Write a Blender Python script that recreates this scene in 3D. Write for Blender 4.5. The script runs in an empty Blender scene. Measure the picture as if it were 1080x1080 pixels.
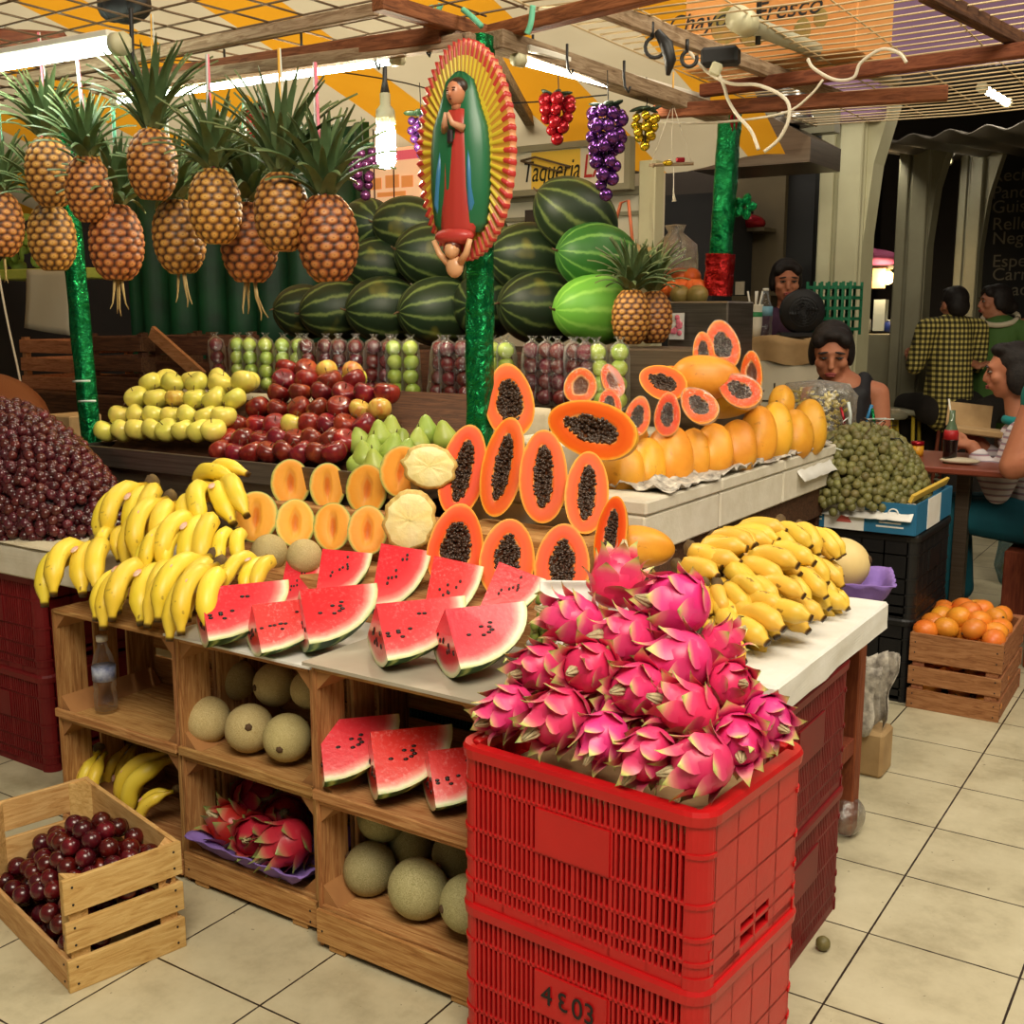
import bpy, bmesh, math, random
from mathutils import Vector, Matrix, Euler, noise as mnoise
random.seed(7)
PI = math.pi
SC = bpy.context.scene
COL = SC.collection
rnd = random.uniform
ORD = ['first', 'second', 'third', 'fourth', 'fifth', 'sixth', 'seventh', 'eighth', 'ninth', 'tenth', 'eleventh',
       'twelfth', 'thirteenth', 'fourteenth', 'fifteenth', 'sixteenth', 'seventeenth', 'eighteenth', 'nineteenth', 'twentieth']

# ------------------------------------------------------------------ camera geometry (metres, eye at 1.45 m)
EYE = Vector((0, 0, 1.45)); FPX = 1184.0
PITCH = math.atan(208 / 1184.0); YAW = math.radians(33.4)
FWD = Vector((-math.sin(YAW) * math.cos(PITCH), math.cos(YAW) * math.cos(PITCH), -math.sin(PITCH)))
RGT = Vector((math.cos(YAW), math.sin(YAW), 0))
DWN = -(RGT.cross(FWD))

def at(px, py, x=None, y=None, z=None, d=None):
    """the point of the place seen at a photograph pixel, on a plane x=, y=, z= or at depth d="""
    r = FWD * FPX + RGT * (px - 540) + DWN * (py - 540)
    if x is not None: t = x / r.x
    elif y is not None: t = y / r.y
    elif z is not None: t = (z - EYE.z) / r.z
    else: t = d / FPX
    return EYE + r * t

def V(*a): return Vector(a)

def basis(zdir, up=(0, 0, 1)):
    """rotation whose local Z is zdir and whose local Y leans towards up"""
    z = Vector(zdir).normalized(); u = Vector(up)
    x = u.cross(z)
    if x.length < 1e-5: x = Vector((1, 0, 0)).cross(z)
    x.normalize(); y = z.cross(x)
    return Matrix((x, y, z)).transposed().to_4x4()

def xf(loc, rot=None, s=1.0):
    m = Matrix.Translation(Vector(loc))
    if rot is not None:
        m = m @ (rot if isinstance(rot, Matrix) else Euler(rot).to_matrix().to_4x4())
    if s != 1.0:
        m = m @ (Matrix.Diagonal((*s, 1)) if isinstance(s, (tuple, list)) else Matrix.Scale(s, 4))
    return m

class MB:
    """collects faces of one part; build() links them as one mesh object"""
    def __init__(self): self.v = []; self.f = []; self.m = []; self.s = []; self.a = {}
    def add(self, vs, fs, m=0, smooth=True, M=None, attr=None):
        b = len(self.v)
        if M is not None: vs = [M @ Vector(p) for p in vs]
        self.v += [tuple(p) for p in vs]
        self.f += [tuple(b + i for i in q) for q in fs]
        self.m += [m] * len(fs); self.s += [smooth] * len(fs)
        if attr is not None:
            for i, a in enumerate(attr): self.a[b + i] = a
        return self
    def box(self, c, size, rot=None, m=0, ch=0.0):
        x, y, z = size[0] / 2, size[1] / 2, size[2] / 2
        M = xf(c, rot)
        if ch <= 0:
            vs = [(-x, -y, -z), (x, -y, -z), (x, y, -z), (-x, y, -z), (-x, -y, z), (x, -y, z), (x, y, z), (-x, y, z)]
            return self.add(vs, [(0, 3, 2, 1), (4, 5, 6, 7), (0, 1, 5, 4), (1, 2, 6, 5), (2, 3, 7, 6), (3, 0, 4, 7)], m, False, M)
        ch = min(ch, x * .9, y * .9, z * .9)
        vs = []; idx = {}
        for sx in (-1, 1):
            for sy in (-1, 1):
                for sz in (-1, 1):
                    for ax in range(3):
                        p = [sx * (x - ch), sy * (y - ch), sz * (z - ch)]
                        p[ax] = (sx * x, sy * y, sz * z)[ax]
                        idx[(sx, sy, sz, ax)] = len(vs); vs.append(p)
        fs = []
        for ax in range(3):
            o = [a for a in range(3) if a != ax]
            for s in (-1, 1):
                q = []
                for (u, w) in ((-1, -1), (1, -1), (1, 1), (-1, 1)):
                    k = [0, 0, 0]; k[ax] = s; k[o[0]] = u; k[o[1]] = w
                    q.append(idx[(*k, ax)])
                fs.append(q)
        for a in range(3):
            o = [k for k in range(3) if k != a]
            for u in (-1, 1):
                for w in (-1, 1):
                    q = []
                    for (s, ax) in ((-1, o[0]), (1, o[0]), (1, o[1]), (-1, o[1])):
                        k = [0, 0, 0]; k[a] = s; k[o[0]] = u; k[o[1]] = w
                        q.append(idx[(*k, ax)])
                    fs.append(q)
        for sx in (-1, 1):
            for sy in (-1, 1):
                for sz in (-1, 1): fs.append([idx[(sx, sy, sz, ax)] for ax in range(3)])
        out = []
        for q in fs:                                   # make every face point outwards
            P = [Vector(vs[i]) for i in q]; n = (P[1] - P[0]).cross(P[2] - P[0])
            c0 = sum(P, Vector()) / len(P)
            out.append(q if n.dot(c0) > 0 else q[::-1])
        return self.add(vs, out, m, False, M)
    def lathe(self, prof, seg=16, M=None, m=0, smooth=True, fn=None, attr=None):
        """prof: (r, z) from bottom to top; fn(r, z, theta) -> point"""
        vs = []; at_ = []
        for (r, z) in prof:
            for k in range(seg):
                t = 2 * PI * k / seg
                vs.append(fn(r, z, t) if fn else (r * math.cos(t), r * math.sin(t), z))
                if attr: at_.append(attr(r, z, t))
        n = len(prof); fs = []
        for i in range(n - 1):
            for k in range(seg):
                a, b = i * seg + k, i * seg + (k + 1) % seg
                fs.append((a, b, b + seg, a + seg))
        if prof[0][0] > 1e-4: fs.append(tuple(range(seg))[::-1])
        if prof[-1][0] > 1e-4: fs.append(tuple((n - 1) * seg + k for k in range(seg)))
        return self.add(vs, fs, m, smooth, M, at_ if attr else None)
    def ball(self, c, r, seg=16, rings=10, rot=None, m=0):
        r = (r, r, r) if not isinstance(r, (tuple, list)) else r
        prof = [(max(math.sin(PI * i / rings), 1e-5), -math.cos(PI * i / rings)) for i in range(rings + 1)]
        return self.lathe(prof, seg, xf(c, rot) @ Matrix.Diagonal((*r, 1)), m)
    def tube(self, pts, rad, seg=8, m=0, caps=True, flat=None, smooth=True):
        """sweep; rad a number or one per point; flat=(a,b) squashes the section"""
        P = [Vector(p) for p in pts]; n = len(P)
        R = rad if isinstance(rad, (list, tuple)) else [rad] * n
        tan = [(P[min(i + 1, n - 1)] - P[max(i - 1, 0)]).normalized() for i in range(n)]
        ref = Vector((0, 0, 1)) if abs(tan[0].z) < .9 else Vector((1, 0, 0))
        u = tan[0].cross(ref).normalized(); vs = []
        fa, fb = flat or (1, 1)
        for i in range(n):
            u = (u - tan[i] * u.dot(tan[i])).normalized(); w = tan[i].cross(u)
            for k in range(seg):
                t = 2 * PI * k / seg
                vs.append(P[i] + (u * math.cos(t) * fa + w * math.sin(t) * fb) * R[i])
        fs = []
        for i in range(n - 1):
            for k in range(seg):
                a, b = i * seg + k, i * seg + (k + 1) % seg
                fs.append((a, b, b + seg, a + seg))
        if caps: fs += [tuple(range(seg))[::-1], tuple((n - 1) * seg + k for k in range(seg))]
        return self.add(vs, fs, m, smooth)
    def bar(self, a, b, w, h, up=(0, 0, 1), m=0, ch=0.0):
        a = Vector(a); b = Vector(b)
        self.box((0, 0, 0), (w, h, (b - a).length), m=m, ch=ch)
        n = 24 if ch > 0 else 8
        M = xf((a + b) / 2, basis(b - a, up))
        for i in range(len(self.v) - n, len(self.v)): self.v[i] = tuple(M @ Vector(self.v[i]))
        return self
    def grid(self, fn, nu, nv, m=0, smooth=True, closed_u=False):
        vs = [fn(i / (nu if closed_u else nu - 1), j / (nv - 1)) for j in range(nv) for i in range(nu)]
        fs = []
        for j in range(nv - 1):
            for i in range(nu if closed_u else nu - 1):
                a, b = j * nu + i, j * nu + (i + 1) % nu
                fs.append((a, b, b + nu, a + nu))
        return self.add(vs, fs, m, smooth)
    def prism(self, outline, depth, M=None, m=0):
        """outline in XY, extruded along Z by depth"""
        n = len(outline)
        vs = [(x, y, 0) for x, y in outline] + [(x, y, depth) for x, y in outline]
        fs = [tuple(range(n))[::-1], tuple(range(n, 2 * n))] + [(i, (i + 1) % n, n + (i + 1) % n, n + i) for i in range(n)]
        return self.add(vs, fs, m, False, M)
    def mesh(self, name, mats):
        me = bpy.data.meshes.new(name)
        me.from_pydata(self.v, [], self.f)
        for mt in (mats if isinstance(mats, (list, tuple)) else [mats]): me.materials.append(mt)
        me.polygons.foreach_set('material_index', self.m)
        me.polygons.foreach_set('use_smooth', self.s)
        if self.a:
            at_ = me.attributes.new('t', 'FLOAT', 'POINT')
            at_.data.foreach_set('value', [self.a.get(i, 0.0) for i in range(len(self.v))])
        me.update()
        return me
    def build(self, name, mats, parent=None, M=None):
        o = bpy.data.objects.new(name, self.mesh(name, mats)); COL.objects.link(o)
        if parent is not None: o.parent = parent
        if M is not None: o.matrix_basis = M
        return o

def tag(o, label, cat, group=None, kind=None):
    o['label'] = label; o['category'] = cat
    if group: o['group'] = group
    if kind: o['kind'] = kind
    return o
def thing(name, label, cat, M=None, group=None):
    o = bpy.data.objects.new(name, None); COL.objects.link(o); o.empty_display_size = .05
    if M is not None: o.matrix_basis = M if isinstance(M, Matrix) else Matrix.Translation(Vector(M))
    return tag(o, label, cat, group)
def struct(o):
    o['kind'] = 'structure'; return o
def dup(root, M, label=None, group=None):
    """a copy of a thing with copies of its parts and sub-parts"""
    r = root.copy(); COL.objects.link(r); r.matrix_basis = M
    if label: r['label'] = label
    if group: r['group'] = group
    for ch in list(root.children):
        c = ch.copy(); COL.objects.link(c); c.parent = r; c.matrix_basis = ch.matrix_basis.copy()
        for g in list(ch.children):
            d = g.copy(); COL.objects.link(d); d.parent = c; d.matrix_basis = g.matrix_basis.copy()
    return r
class Kind:
    """first use places the original, later ones copy it"""
    def __init__(self, root): self.o = root; self.used = False
    def put(self, M, label, group=None):
        if not self.used:
            self.used = True; r = self.o; r.matrix_basis = M; r['label'] = label
            if group: r['group'] = group
            return r
        return dup(self.o, M, label, group)
def text(s, size, mat, parent, M, depth=.0005, name='lettering', shear=0.0, sx=1.0, align='CENTER'):
    c = bpy.data.curves.new(name, 'FONT'); c.body = s; c.size = size; c.extrude = depth; c.align_x = align; c.align_y = 'CENTER'; c.shear = shear
    q = bpy.data.objects.new('tmp_text', c); COL.objects.link(q); dg = bpy.context.evaluated_depsgraph_get()
    me = bpy.data.meshes.new_from_object(q.evaluated_get(dg)); bpy.data.objects.remove(q); bpy.data.curves.remove(c)
    me.materials.clear(); me.materials.append(mat)
    o = bpy.data.objects.new(name, me); COL.objects.link(o); o.parent = parent
    o.matrix_basis = M @ Matrix.Diagonal((sx, 1, 1, 1)); return o
def smooth(a, b, x):
    t = max(0, min(1, (x - a) / (b - a))); return t * t * (3 - 2 * t)
def rotm(a, ax): return Matrix.Rotation(a, 4, ax)
# ------------------------------------------------------------------ materials
def lin(c):
    return tuple((x / 255 / 12.92) if x / 255 <= .04045 else ((x / 255 + .055) / 1.055) ** 2.4 for x in c)
class NT:
    def __init__(self, name):
        self.m = bpy.data.materials.new(name); self.m.use_nodes = True
        self.n = self.m.node_tree.nodes; self.l = self.m.node_tree.links
        self.p = self.n['Principled BSDF']; self.out = self.n['Material Output']
    def node(self, t, **kw):
        n = self.n.new(t)
        for k, v in kw.items():
            if k in n.inputs: 
                i = n.inputs[k]
                if hasattr(v, 'is_output') : self.l.new(v, i)
                else: i.default_value = v
            else: setattr(n, k, v)
        return n
    def link(self, a, b): self.l.new(a, b)
    def set(self, k, v):
        i = self.p.inputs[k]
        if hasattr(v, 'is_output'): self.l.new(v, i)
        else: i.default_value = v
    def coord(self, kind='Object'): return self.node('ShaderNodeTexCoord').outputs[kind]
    def noise(self, scale, detail=3, rough=.55, vec=None, dist=0):
        n = self.node('ShaderNodeTexNoise'); n.inputs['Scale'].default_value = scale; n.inputs['Detail'].default_value = detail
        n.inputs['Roughness'].default_value = rough; n.inputs['Distortion'].default_value = dist
        self.l.new(vec if vec is not None else self.coord(), n.inputs['Vector']); return n.outputs['Fac']
    def ramp(self, fac, stops, interp='LINEAR'):
        r = self.node('ShaderNodeValToRGB'); e = r.color_ramp; e.interpolation = interp
        while len(e.elements) < len(stops): e.elements.new(.5)
        for el, (p, c) in zip(e.elements, stops): el.position = p; el.color = (*lin(c), 1)
        self.l.new(fac, r.inputs['Fac']); return r.outputs['Color']
    def mix(self, fac, a, b, mode='MIX'):
        n = self.node('ShaderNodeMix', data_type='RGBA', blend_type=mode)
        for k, v in ((0, fac), (6, a), (7, b)):
            i = n.inputs[k]
            if hasattr(v, 'is_output'): self.l.new(v, i)
            elif isinstance(v, (tuple, list)): i.default_value = (*lin(v), 1)
            else: i.default_value = v
        return n.outputs[2]
    def math(self, op, a, b=0.0, c=0.0, clamp=False):
        n = self.node('ShaderNodeMath', operation=op, use_clamp=clamp)
        for i, v in enumerate((a, b, c)):
            if hasattr(v, 'is_output'): self.l.new(v, n.inputs[i])
            else: n.inputs[i].default_value = v
        return n.outputs[0]
    def bump(self, h, strength=.3, dist=.01):
        b = self.node('ShaderNodeBump'); b.inputs['Strength'].default_value = strength; b.inputs['Distance'].default_value = dist
        self.l.new(h, b.inputs['Height']); self.l.new(b.outputs['Normal'], self.p.inputs['Normal'])
    def vary(self, col, hue=.0, val=.15):
        """each copy its own tint"""
        oi = self.node('ShaderNodeObjectInfo').outputs['Random']
        h = self.node('ShaderNodeHueSaturation'); self.l.new(col, h.inputs['Color'])
        self.l.new(self.math('MULTIPLY_ADD', oi, hue * 2, .5 - hue), h.inputs['Hue'])
        r2 = self.math('FRACT', self.math('MULTIPLY', oi, 7.31))
        self.l.new(self.math('MULTIPLY_ADD', r2, val * 2, 1 - val), h.inputs['Value'])
        return h.outputs['Color']
    def attr(self, name='t'): return self.node('ShaderNodeAttribute', attribute_name=name).outputs['Fac']
def mat(name, c, rough=.5, c2=None, ns=8, metal=0, bump=0, bs=40, spec=.5, coat=0, hue=0, val=0, sss=0, stretch=None):
    t = NT(name)
    vec = None
    if stretch:
        mp = t.node('ShaderNodeMapping'); mp.inputs['Scale'].default_value = stretch; t.link(t.coord(), mp.inputs['Vector']); vec = mp.outputs['Vector']
    if c2 is not None: col = t.ramp(t.noise(ns, 4, .6, vec), [(.3, c), (.7, c2)])
    else:
        r = t.node('ShaderNodeRGB'); r.outputs[0].default_value = (*lin(c), 1); col = r.outputs[0]
    if hue or val: col = t.vary(col, hue, val)
    t.set('Base Color', col); t.set('Roughness', rough); t.set('Metallic', metal); t.set('Specular IOR Level', spec)
    if coat: t.set('Coat Weight', coat); t.set('Coat Roughness', .12)
    if sss: t.set('Subsurface Weight', sss); t.set('Subsurface Radius', (.01, .006, .004)); 
    if bump: t.bump(t.noise(bs, 4, .6, vec), bump, .01)
    return t.m
def emit(name, c, s):
    t = NT(name); t.set('Base Color', (*lin(c), 1)); t.set('Emission Color', (*lin(c), 1)); t.set('Emission Strength', s); return t.m
def wood(name, c1, c2, c3, axis=(2, 14, 14), val=.12, rough=.75):
    axis = tuple(a * (1.0 if a < 5 else 2.2) for a in axis)
    t = NT(name)
    mp = t.node('ShaderNodeMapping'); mp.inputs['Scale'].default_value = axis; t.link(t.coord(), mp.inputs['Vector'])
    g = t.noise(3.2, 6, .65, mp.outputs['Vector'], 1.2)
    b = t.noise(2.2, 2, .5)
    col = t.ramp(g, [(.22, c3), (.42, c2), (.62, c1)])
    col = t.mix(t.math('MULTIPLY', t.math('POWER', b, 2.0), .5), col, c3)
    t.set('Base Color', t.vary(col, .008, val)); t.set('Roughness', rough); t.set('Specular IOR Level', .25)
    t.bump(g, .35, .004); return t.m
def clear_plastic(name, tint=(235, 235, 235), a=.22, rough=.08):
    """thin clear film: mostly see-through with gloss"""
    t = NT(name)
    tr = t.node('ShaderNodeBsdfTransparent'); gl = t.node('ShaderNodeBsdfGlossy'); gl.inputs['Roughness'].default_value = rough
    gl.inputs['Color'].default_value = (*lin(tint), 1)
    df = t.node('ShaderNodeBsdfTranslucent'); df.inputs['Color'].default_value = (*lin(tint), 1)
    n = t.noise(28, 4, .6); lw = t.node('ShaderNodeLayerWeight'); lw.inputs['Blend'].default_value = .35
    fac = t.math('ADD', t.math('MULTIPLY', lw.outputs['Fresnel'], .6), t.math('MULTIPLY', t.math('POWER', n, 2.2), a * 1.6), clamp=True)
    m0 = t.node('ShaderNodeMixShader'); m0.inputs[0].default_value = .45; t.link(gl.outputs[0], m0.inputs[1]); t.link(df.outputs[0], m0.inputs[2])
    m1 = t.node('ShaderNodeMixShader'); t.link(fac, m1.inputs[0]); t.link(tr.outputs[0], m1.inputs[1]); t.link(m0.outputs[0], m1.inputs[2])
    b = t.node('ShaderNodeBump'); b.inputs['Strength'].default_value = .8; b.inputs['Distance'].default_value = .02; t.link(n, b.inputs['Height'])
    t.link(b.outputs[0], gl.inputs['Normal'])
    t.link(m1.outputs[0], t.out.inputs['Surface']); return t.m
MT = {}
def m_floor():
    t = NT('floor_tiles')
    sp = t.node('ShaderNodeSeparateXYZ'); t.link(t.coord(), sp.inputs[0]); S = .3335
    def cell(o, off): return t.math('DIVIDE', t.math('SUBTRACT', o, off), S)
    ux, uy = cell(sp.outputs[0], -.645), cell(sp.outputs[1], 2.853)
    def edge(u):
        f = t.math('FRACT', u); return t.math('MINIMUM', f, t.math('SUBTRACT', 1.0, f))
    d = t.math('MINIMUM', edge(ux), edge(uy))
    wob = t.math('MULTIPLY', t.noise(30, 2), .006)
    g = t.math('LESS_THAN', t.math('ADD', d, wob), .0105)
    cx = t.node('ShaderNodeCombineXYZ'); t.link(t.math('FLOOR', ux), cx.inputs[0]); t.link(t.math('FLOOR', uy), cx.inputs[1])
    wn = t.node('ShaderNodeTexWhiteNoise'); t.link(cx.outputs[0], wn.inputs['Vector'])
    base = t.ramp(t.noise(5, 6, .65), [(.25, (158, 147, 117)), (.5, (197, 187, 155)), (.75, (212, 203, 172))])
    base = t.mix(t.math('MULTIPLY', wn.outputs['Value'], .22), base, (176, 166, 136))
    sp2 = t.math('GREATER_THAN', t.noise(46, 2, .5), .735)
    dirt = t.math('MULTIPLY', t.math('GREATER_THAN', t.noise(2.3, 5, .7), .56), .0)
    base = t.mix(t.math('MULTIPLY', sp2, .55), base, (92, 78, 56))
    stain = t.ramp(t.noise(9, 7, .75, None, .6), [(.56, (0, 0, 0)), (.72, (120, 120, 120))])
    base = t.mix(stain, base, (120, 106, 78))
    col = t.mix(g, base, (44, 32, 22))
    t.set('Base Color', col); t.set('Roughness', t.math('MULTIPLY_ADD', t.noise(7, 3), .25, .3))
    t.bump(t.math('SUBTRACT', 1.0, g), .4, .003); return t.m
MT['floor'] = m_floor()
MT['crate'] = wood('crate_pine', (206, 158, 100), (170, 116, 66), (96, 58, 30))
MT['crate_v'] = wood('crate_pine_upright', (200, 152, 96), (160, 108, 62), (92, 56, 28), (14, 14, 2))
MT['crate_plain'] = mat('crate_pine_block', (176, 124, 72), .8, (150, 100, 56), 6)
MT['crate_light'] = wood('crate_new_pine', (226, 186, 124), (204, 158, 96), (150, 104, 56), (3, 10, 10), .08)
MT['crate_light_y'] = wood('crate_new_pine_end', (226, 186, 124), (204, 158, 96), (150, 104, 56), (10, 3, 10), .08)
MT['crate_red_y'] = wood('crate_reddish_end', (180, 122, 84), (150, 94, 60), (96, 56, 34), (12, 3, 12), .1)
MT['crate_red'] = wood('crate_reddish', (180, 122, 84), (150, 94, 60), (96, 56, 34), (3, 12, 12), .1)
MT['dark_wood'] = wood('dark_wood', (96, 62, 40), (66, 40, 26), (38, 22, 14), (2, 12, 12))
MT['red_wood'] = wood('table_red_wood', (150, 80, 48), (124, 60, 36), (80, 36, 22), (10, 10, 2))
MT['roof_wood'] = wood('roof_beam', (176, 154, 124), (138, 114, 86), (84, 64, 46), (3, 12, 12), .2)
MT['roof_rust'] = wood('roof_beam_rust', (150, 92, 58), (112, 64, 38), (66, 40, 26), (3, 12, 12), .2)
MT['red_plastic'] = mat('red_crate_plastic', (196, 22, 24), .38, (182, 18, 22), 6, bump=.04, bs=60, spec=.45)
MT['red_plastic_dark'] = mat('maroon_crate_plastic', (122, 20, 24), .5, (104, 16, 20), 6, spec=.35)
MT['black_plastic'] = mat('black_crate_plastic', (20, 19, 20), .45, spec=.4)
MT['teal_plastic'] = mat('teal_crate_plastic', (18, 70, 78), .5)
MT['styro'] = mat('styrofoam', (222, 214, 196), .75, (206, 196, 174), 14, bump=.12, bs=90)
MT['slab'] = mat('white_slab', (236, 234, 228), .6, (224, 220, 210), 10, bump=.08, bs=80)
MT['paper'] = mat('paper', (214, 202, 176), .85, (188, 172, 142), 9, bump=.25, bs=26)
MT['kraft'] = mat('brown_paper', (186, 154, 108), .85, (158, 126, 84), 7, bump=.2, bs=20)
MT['newspaper'] = mat('newspaper', (226, 218, 202), .85, (120, 112, 104), 34, bump=.3, bs=24)
MT['grey_board'] = mat('grey_board', (176, 168, 150), .5, (160, 150, 132), 5)
MT['steel'] = mat('brushed_steel', (150, 140, 128), .34, (112, 102, 92), 3, metal=.85, stretch=(1, 1, 30))
MT['steel_dark'] = mat('worn_steel', (120, 104, 88), .42, (94, 80, 66), 3, metal=.7, stretch=(1, 1, 30))
MT['chrome'] = mat('chrome', (190, 188, 182), .2, metal=1)
MT['white'] = mat('white_paint', (226, 222, 208), .5)
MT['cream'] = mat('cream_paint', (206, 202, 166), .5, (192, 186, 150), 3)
MT['cream_dark'] = mat('greyed_cream_metal', (150, 146, 120), .5, (134, 128, 104), 3)  # darker, greyer cream for fixtures, mouldings, far columns and the bar
MT['panel'] = mat('cream_panel', (226, 218, 194), .5, (214, 204, 178), 2)
MT['black'] = mat('matt_black', (16, 15, 15), .6)
MT['dark'] = mat('dark_interior', (40, 32, 26), .9, (30, 24, 20), 2)
MT['dark2'] = mat('dark_panel', (62, 52, 42), .8, (50, 40, 32), 2)
MT['olive_wall'] = mat('olive_wall', (104, 90, 62), .8, (84, 72, 50), 2)
MT['board'] = mat('blackboard', (26, 24, 22), .85, (18, 16, 15), 4)
MT['chalk'] = mat('chalk', (116, 108, 92), .9)
MT['purple_wall'] = mat('purple_wall', (150, 116, 148), .8, (128, 98, 130), 2)
MT['yellow_band'] = None
MT['tie_green'] = mat('mint_twine', (112, 196, 160), .5)
MT['pink'] = mat('pink_strap', (232, 120, 140), .45)
MT['whitetie'] = mat('white_strap', (214, 222, 214), .45)
MT['yellowtie'] = mat('yellow_strap', (226, 172, 70), .45)
MT['wire'] = mat('rusty_wire', (104, 84, 62), .6, metal=.3)
MT['wire_light'] = mat('zinc_wire', (196, 172, 130), .45, metal=.3)
MT['cable_white'] = mat('white_cable', (214, 204, 182), .5)
MT['cable_black'] = mat('black_cable', (24, 22, 20), .5)
MT['violet'] = mat('violet_pulp_tray', (142, 112, 186), .8, (124, 96, 170), 12, bump=.15, bs=60)
MT['tube'] = emit('lit_tube', (232, 248, 232), 30)
MT['tube2'] = emit('lit_white_tube', (255, 246, 224), 48)
MT['bulb'] = emit('lit_bulb', (255, 240, 205), 320)
MT['bulb_warm'] = emit('warm_bulb', (255, 206, 120), 20)
MT['film'] = clear_plastic('clear_film', a=.2)
MT['bag'] = clear_plastic('plastic_bag', a=.32, rough=.14)
MT['bag_milky'] = clear_plastic('milky_bag', (240, 240, 236), .8, .25)
MT['pet'] = clear_plastic('clear_bottle', a=.14, rough=.04)
def m_foil(name, c, c2):
    t = NT(name); n = t.noise(22, 4, .6, None, 1.0)
    t.set('Base Color', t.ramp(n, [(.3, c), (.75, c2)])); t.set('Metallic', .75); t.set('Roughness', .22); t.bump(n, 1.0, .02); return t.m
MT['foil'] = m_foil('green_foil', (0, 104, 54), (20, 152, 84)); MT['foil_red'] = m_foil('red_foil', (150, 16, 20), (196, 34, 30))
def m_tarp():
    t = NT('striped_tarp'); sp = t.node('ShaderNodeSeparateXYZ'); t.link(t.coord(), sp.inputs[0])
    f = t.math('FRACT', t.math('DIVIDE', sp.outputs[0], .92)); k = t.math('GREATER_THAN', f, .5)
    w = t.mix(t.noise(3), (214, 200, 168), (196, 180, 146)); y = t.mix(t.noise(3), (230, 164, 40), (214, 144, 28))
    c = t.mix(k, w, y); t.set('Base Color', c); t.set('Roughness', .7)
    d = t.node('ShaderNodeBsdfTranslucent'); t.link(c, d.inputs['Color']); m = t.node('ShaderNodeMixShader'); m.inputs[0].default_value = .5
    t.link(t.p.outputs[0], m.inputs[1]); t.link(d.outputs[0], m.inputs[2]); t.link(m.outputs[0], t.out.inputs['Surface']); return t.m
MT['tarp'] = m_tarp()
# fruit
def m_apple(name, stops, hue, val, streak=None):
    t = NT(name); sp = t.node('ShaderNodeMapping'); sp.inputs['Scale'].default_value = (9, 9, 1.6); t.link(t.coord(), sp.inputs['Vector'])
    oi = t.node('ShaderNodeObjectInfo').outputs['Random']
    ad = t.node('ShaderNodeVectorMath', operation='ADD'); t.link(sp.outputs[0], ad.inputs[0])
    cx = t.node('ShaderNodeCombineXYZ'); t.link(t.math('MULTIPLY', oi, 40), cx.inputs[0]); t.link(cx.outputs[0], ad.inputs[1])
    n = t.noise(2.6, 4, .6, ad.outputs[0]); col = t.ramp(n, stops)
    t.set('Base Color', t.vary(col, hue, val)); t.set('Roughness', .27); t.set('Coat Weight', .25); return t.m
MT['apple_y'] = m_apple('yellow_apple_skin', [(.25, (212, 204, 84)), (.5, (230, 216, 98)), (.78, (240, 214, 110))], .012, .1)
MT['apple_g'] = m_apple('green_apple_skin', [(.25, (150, 178, 62)), (.5, (176, 200, 80)), (.78, (198, 210, 110))], .012, .1)
MT['apple_r'] = m_apple('red_apple_skin', [(.3, (84, 14, 18)), (.52, (134, 28, 28)), (.68, (164, 60, 40)), (.86, (196, 122, 66))], .012, .3)
MT['apple_rd'] = m_apple('dark_red_apple_skin', [(.3, (66, 10, 18)), (.6, (112, 18, 28)), (.85, (142, 40, 36))], .012, .25)
MT['apple_o'] = m_apple('blushed_apple_skin', [(.3, (196, 110, 56)), (.52, (214, 176, 84)), (.72, (198, 92, 56))], .02, .15)
MT['stem'] = mat('dry_stem', (84, 60, 36), .8)
MT['guava'] = mat('green_pear_skin', (146, 168, 66), .4, (176, 190, 92), 14, hue=.015, val=.14)
MT['plum'] = m_apple('plum_skin', [(.3, (48, 8, 12)), (.55, (84, 12, 18)), (.8, (136, 24, 22))], .01, .3)
MT['grape'] = m_apple('red_grape_skin', [(.3, (58, 18, 22)), (.6, (92, 30, 34)), (.85, (128, 54, 52))], .015, .3)
MT['grape_core'] = mat('grape_shadow_layer', (44, 14, 18), .5)  # near-black colour standing for the shade between the grapes
MT['ggrape'] = mat('green_grape_skin', (150, 164, 74), .3, (120, 138, 60), 30, val=.2)
MT['lime'] = mat('green_lime_fruit', (96, 94, 48), .5, (124, 116, 66), 60, hue=.02, val=.28)
MT['mango'] = mat('orange_mango_skin', (232, 150, 44), .4, (222, 124, 40), 14, hue=.015, val=.12)
def m_net(name, a, b, net, sc=150, st=.5):
    t = NT(name); v = t.node('ShaderNodeTexVoronoi', feature='DISTANCE_TO_EDGE'); v.inputs['Scale'].default_value = sc
    nz = t.node('ShaderNodeTexNoise'); nz.inputs['Scale'].default_value = 30; t.link(t.coord(), nz.inputs['Vector'])
    mx = t.node('ShaderNodeMix', data_type='VECTOR'); mx.inputs[0].default_value = .12; t.link(t.coord(), mx.inputs[4]); t.link(nz.outputs['Color'], mx.inputs[5])
    t.link(mx.outputs[1], v.inputs['Vector']); e = t.math('LESS_THAN', v.outputs['Distance'], .12)
    base = t.ramp(t.noise(9, 3), [(.3, a), (.7, b)])
    t.set('Base Color', t.vary(t.mix(t.math('MULTIPLY', e, st), base, net), .008, .1)); t.set('Roughness', .7); t.set('Specular IOR Level', .3)
    t.bump(e, .25, .003); return t.m
MT['melon'] = m_net('netted_melon_rind', (188, 168, 112), (166, 146, 94), (214, 198, 148))
MT['melon_green'] = m_net('greenish_melon_rind', (160, 152, 104), (136, 130, 84), (196, 186, 140))
MT['honeydew'] = mat('pale_melon_rind', (226, 200, 136), .55, (214, 184, 118), 5)
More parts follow.
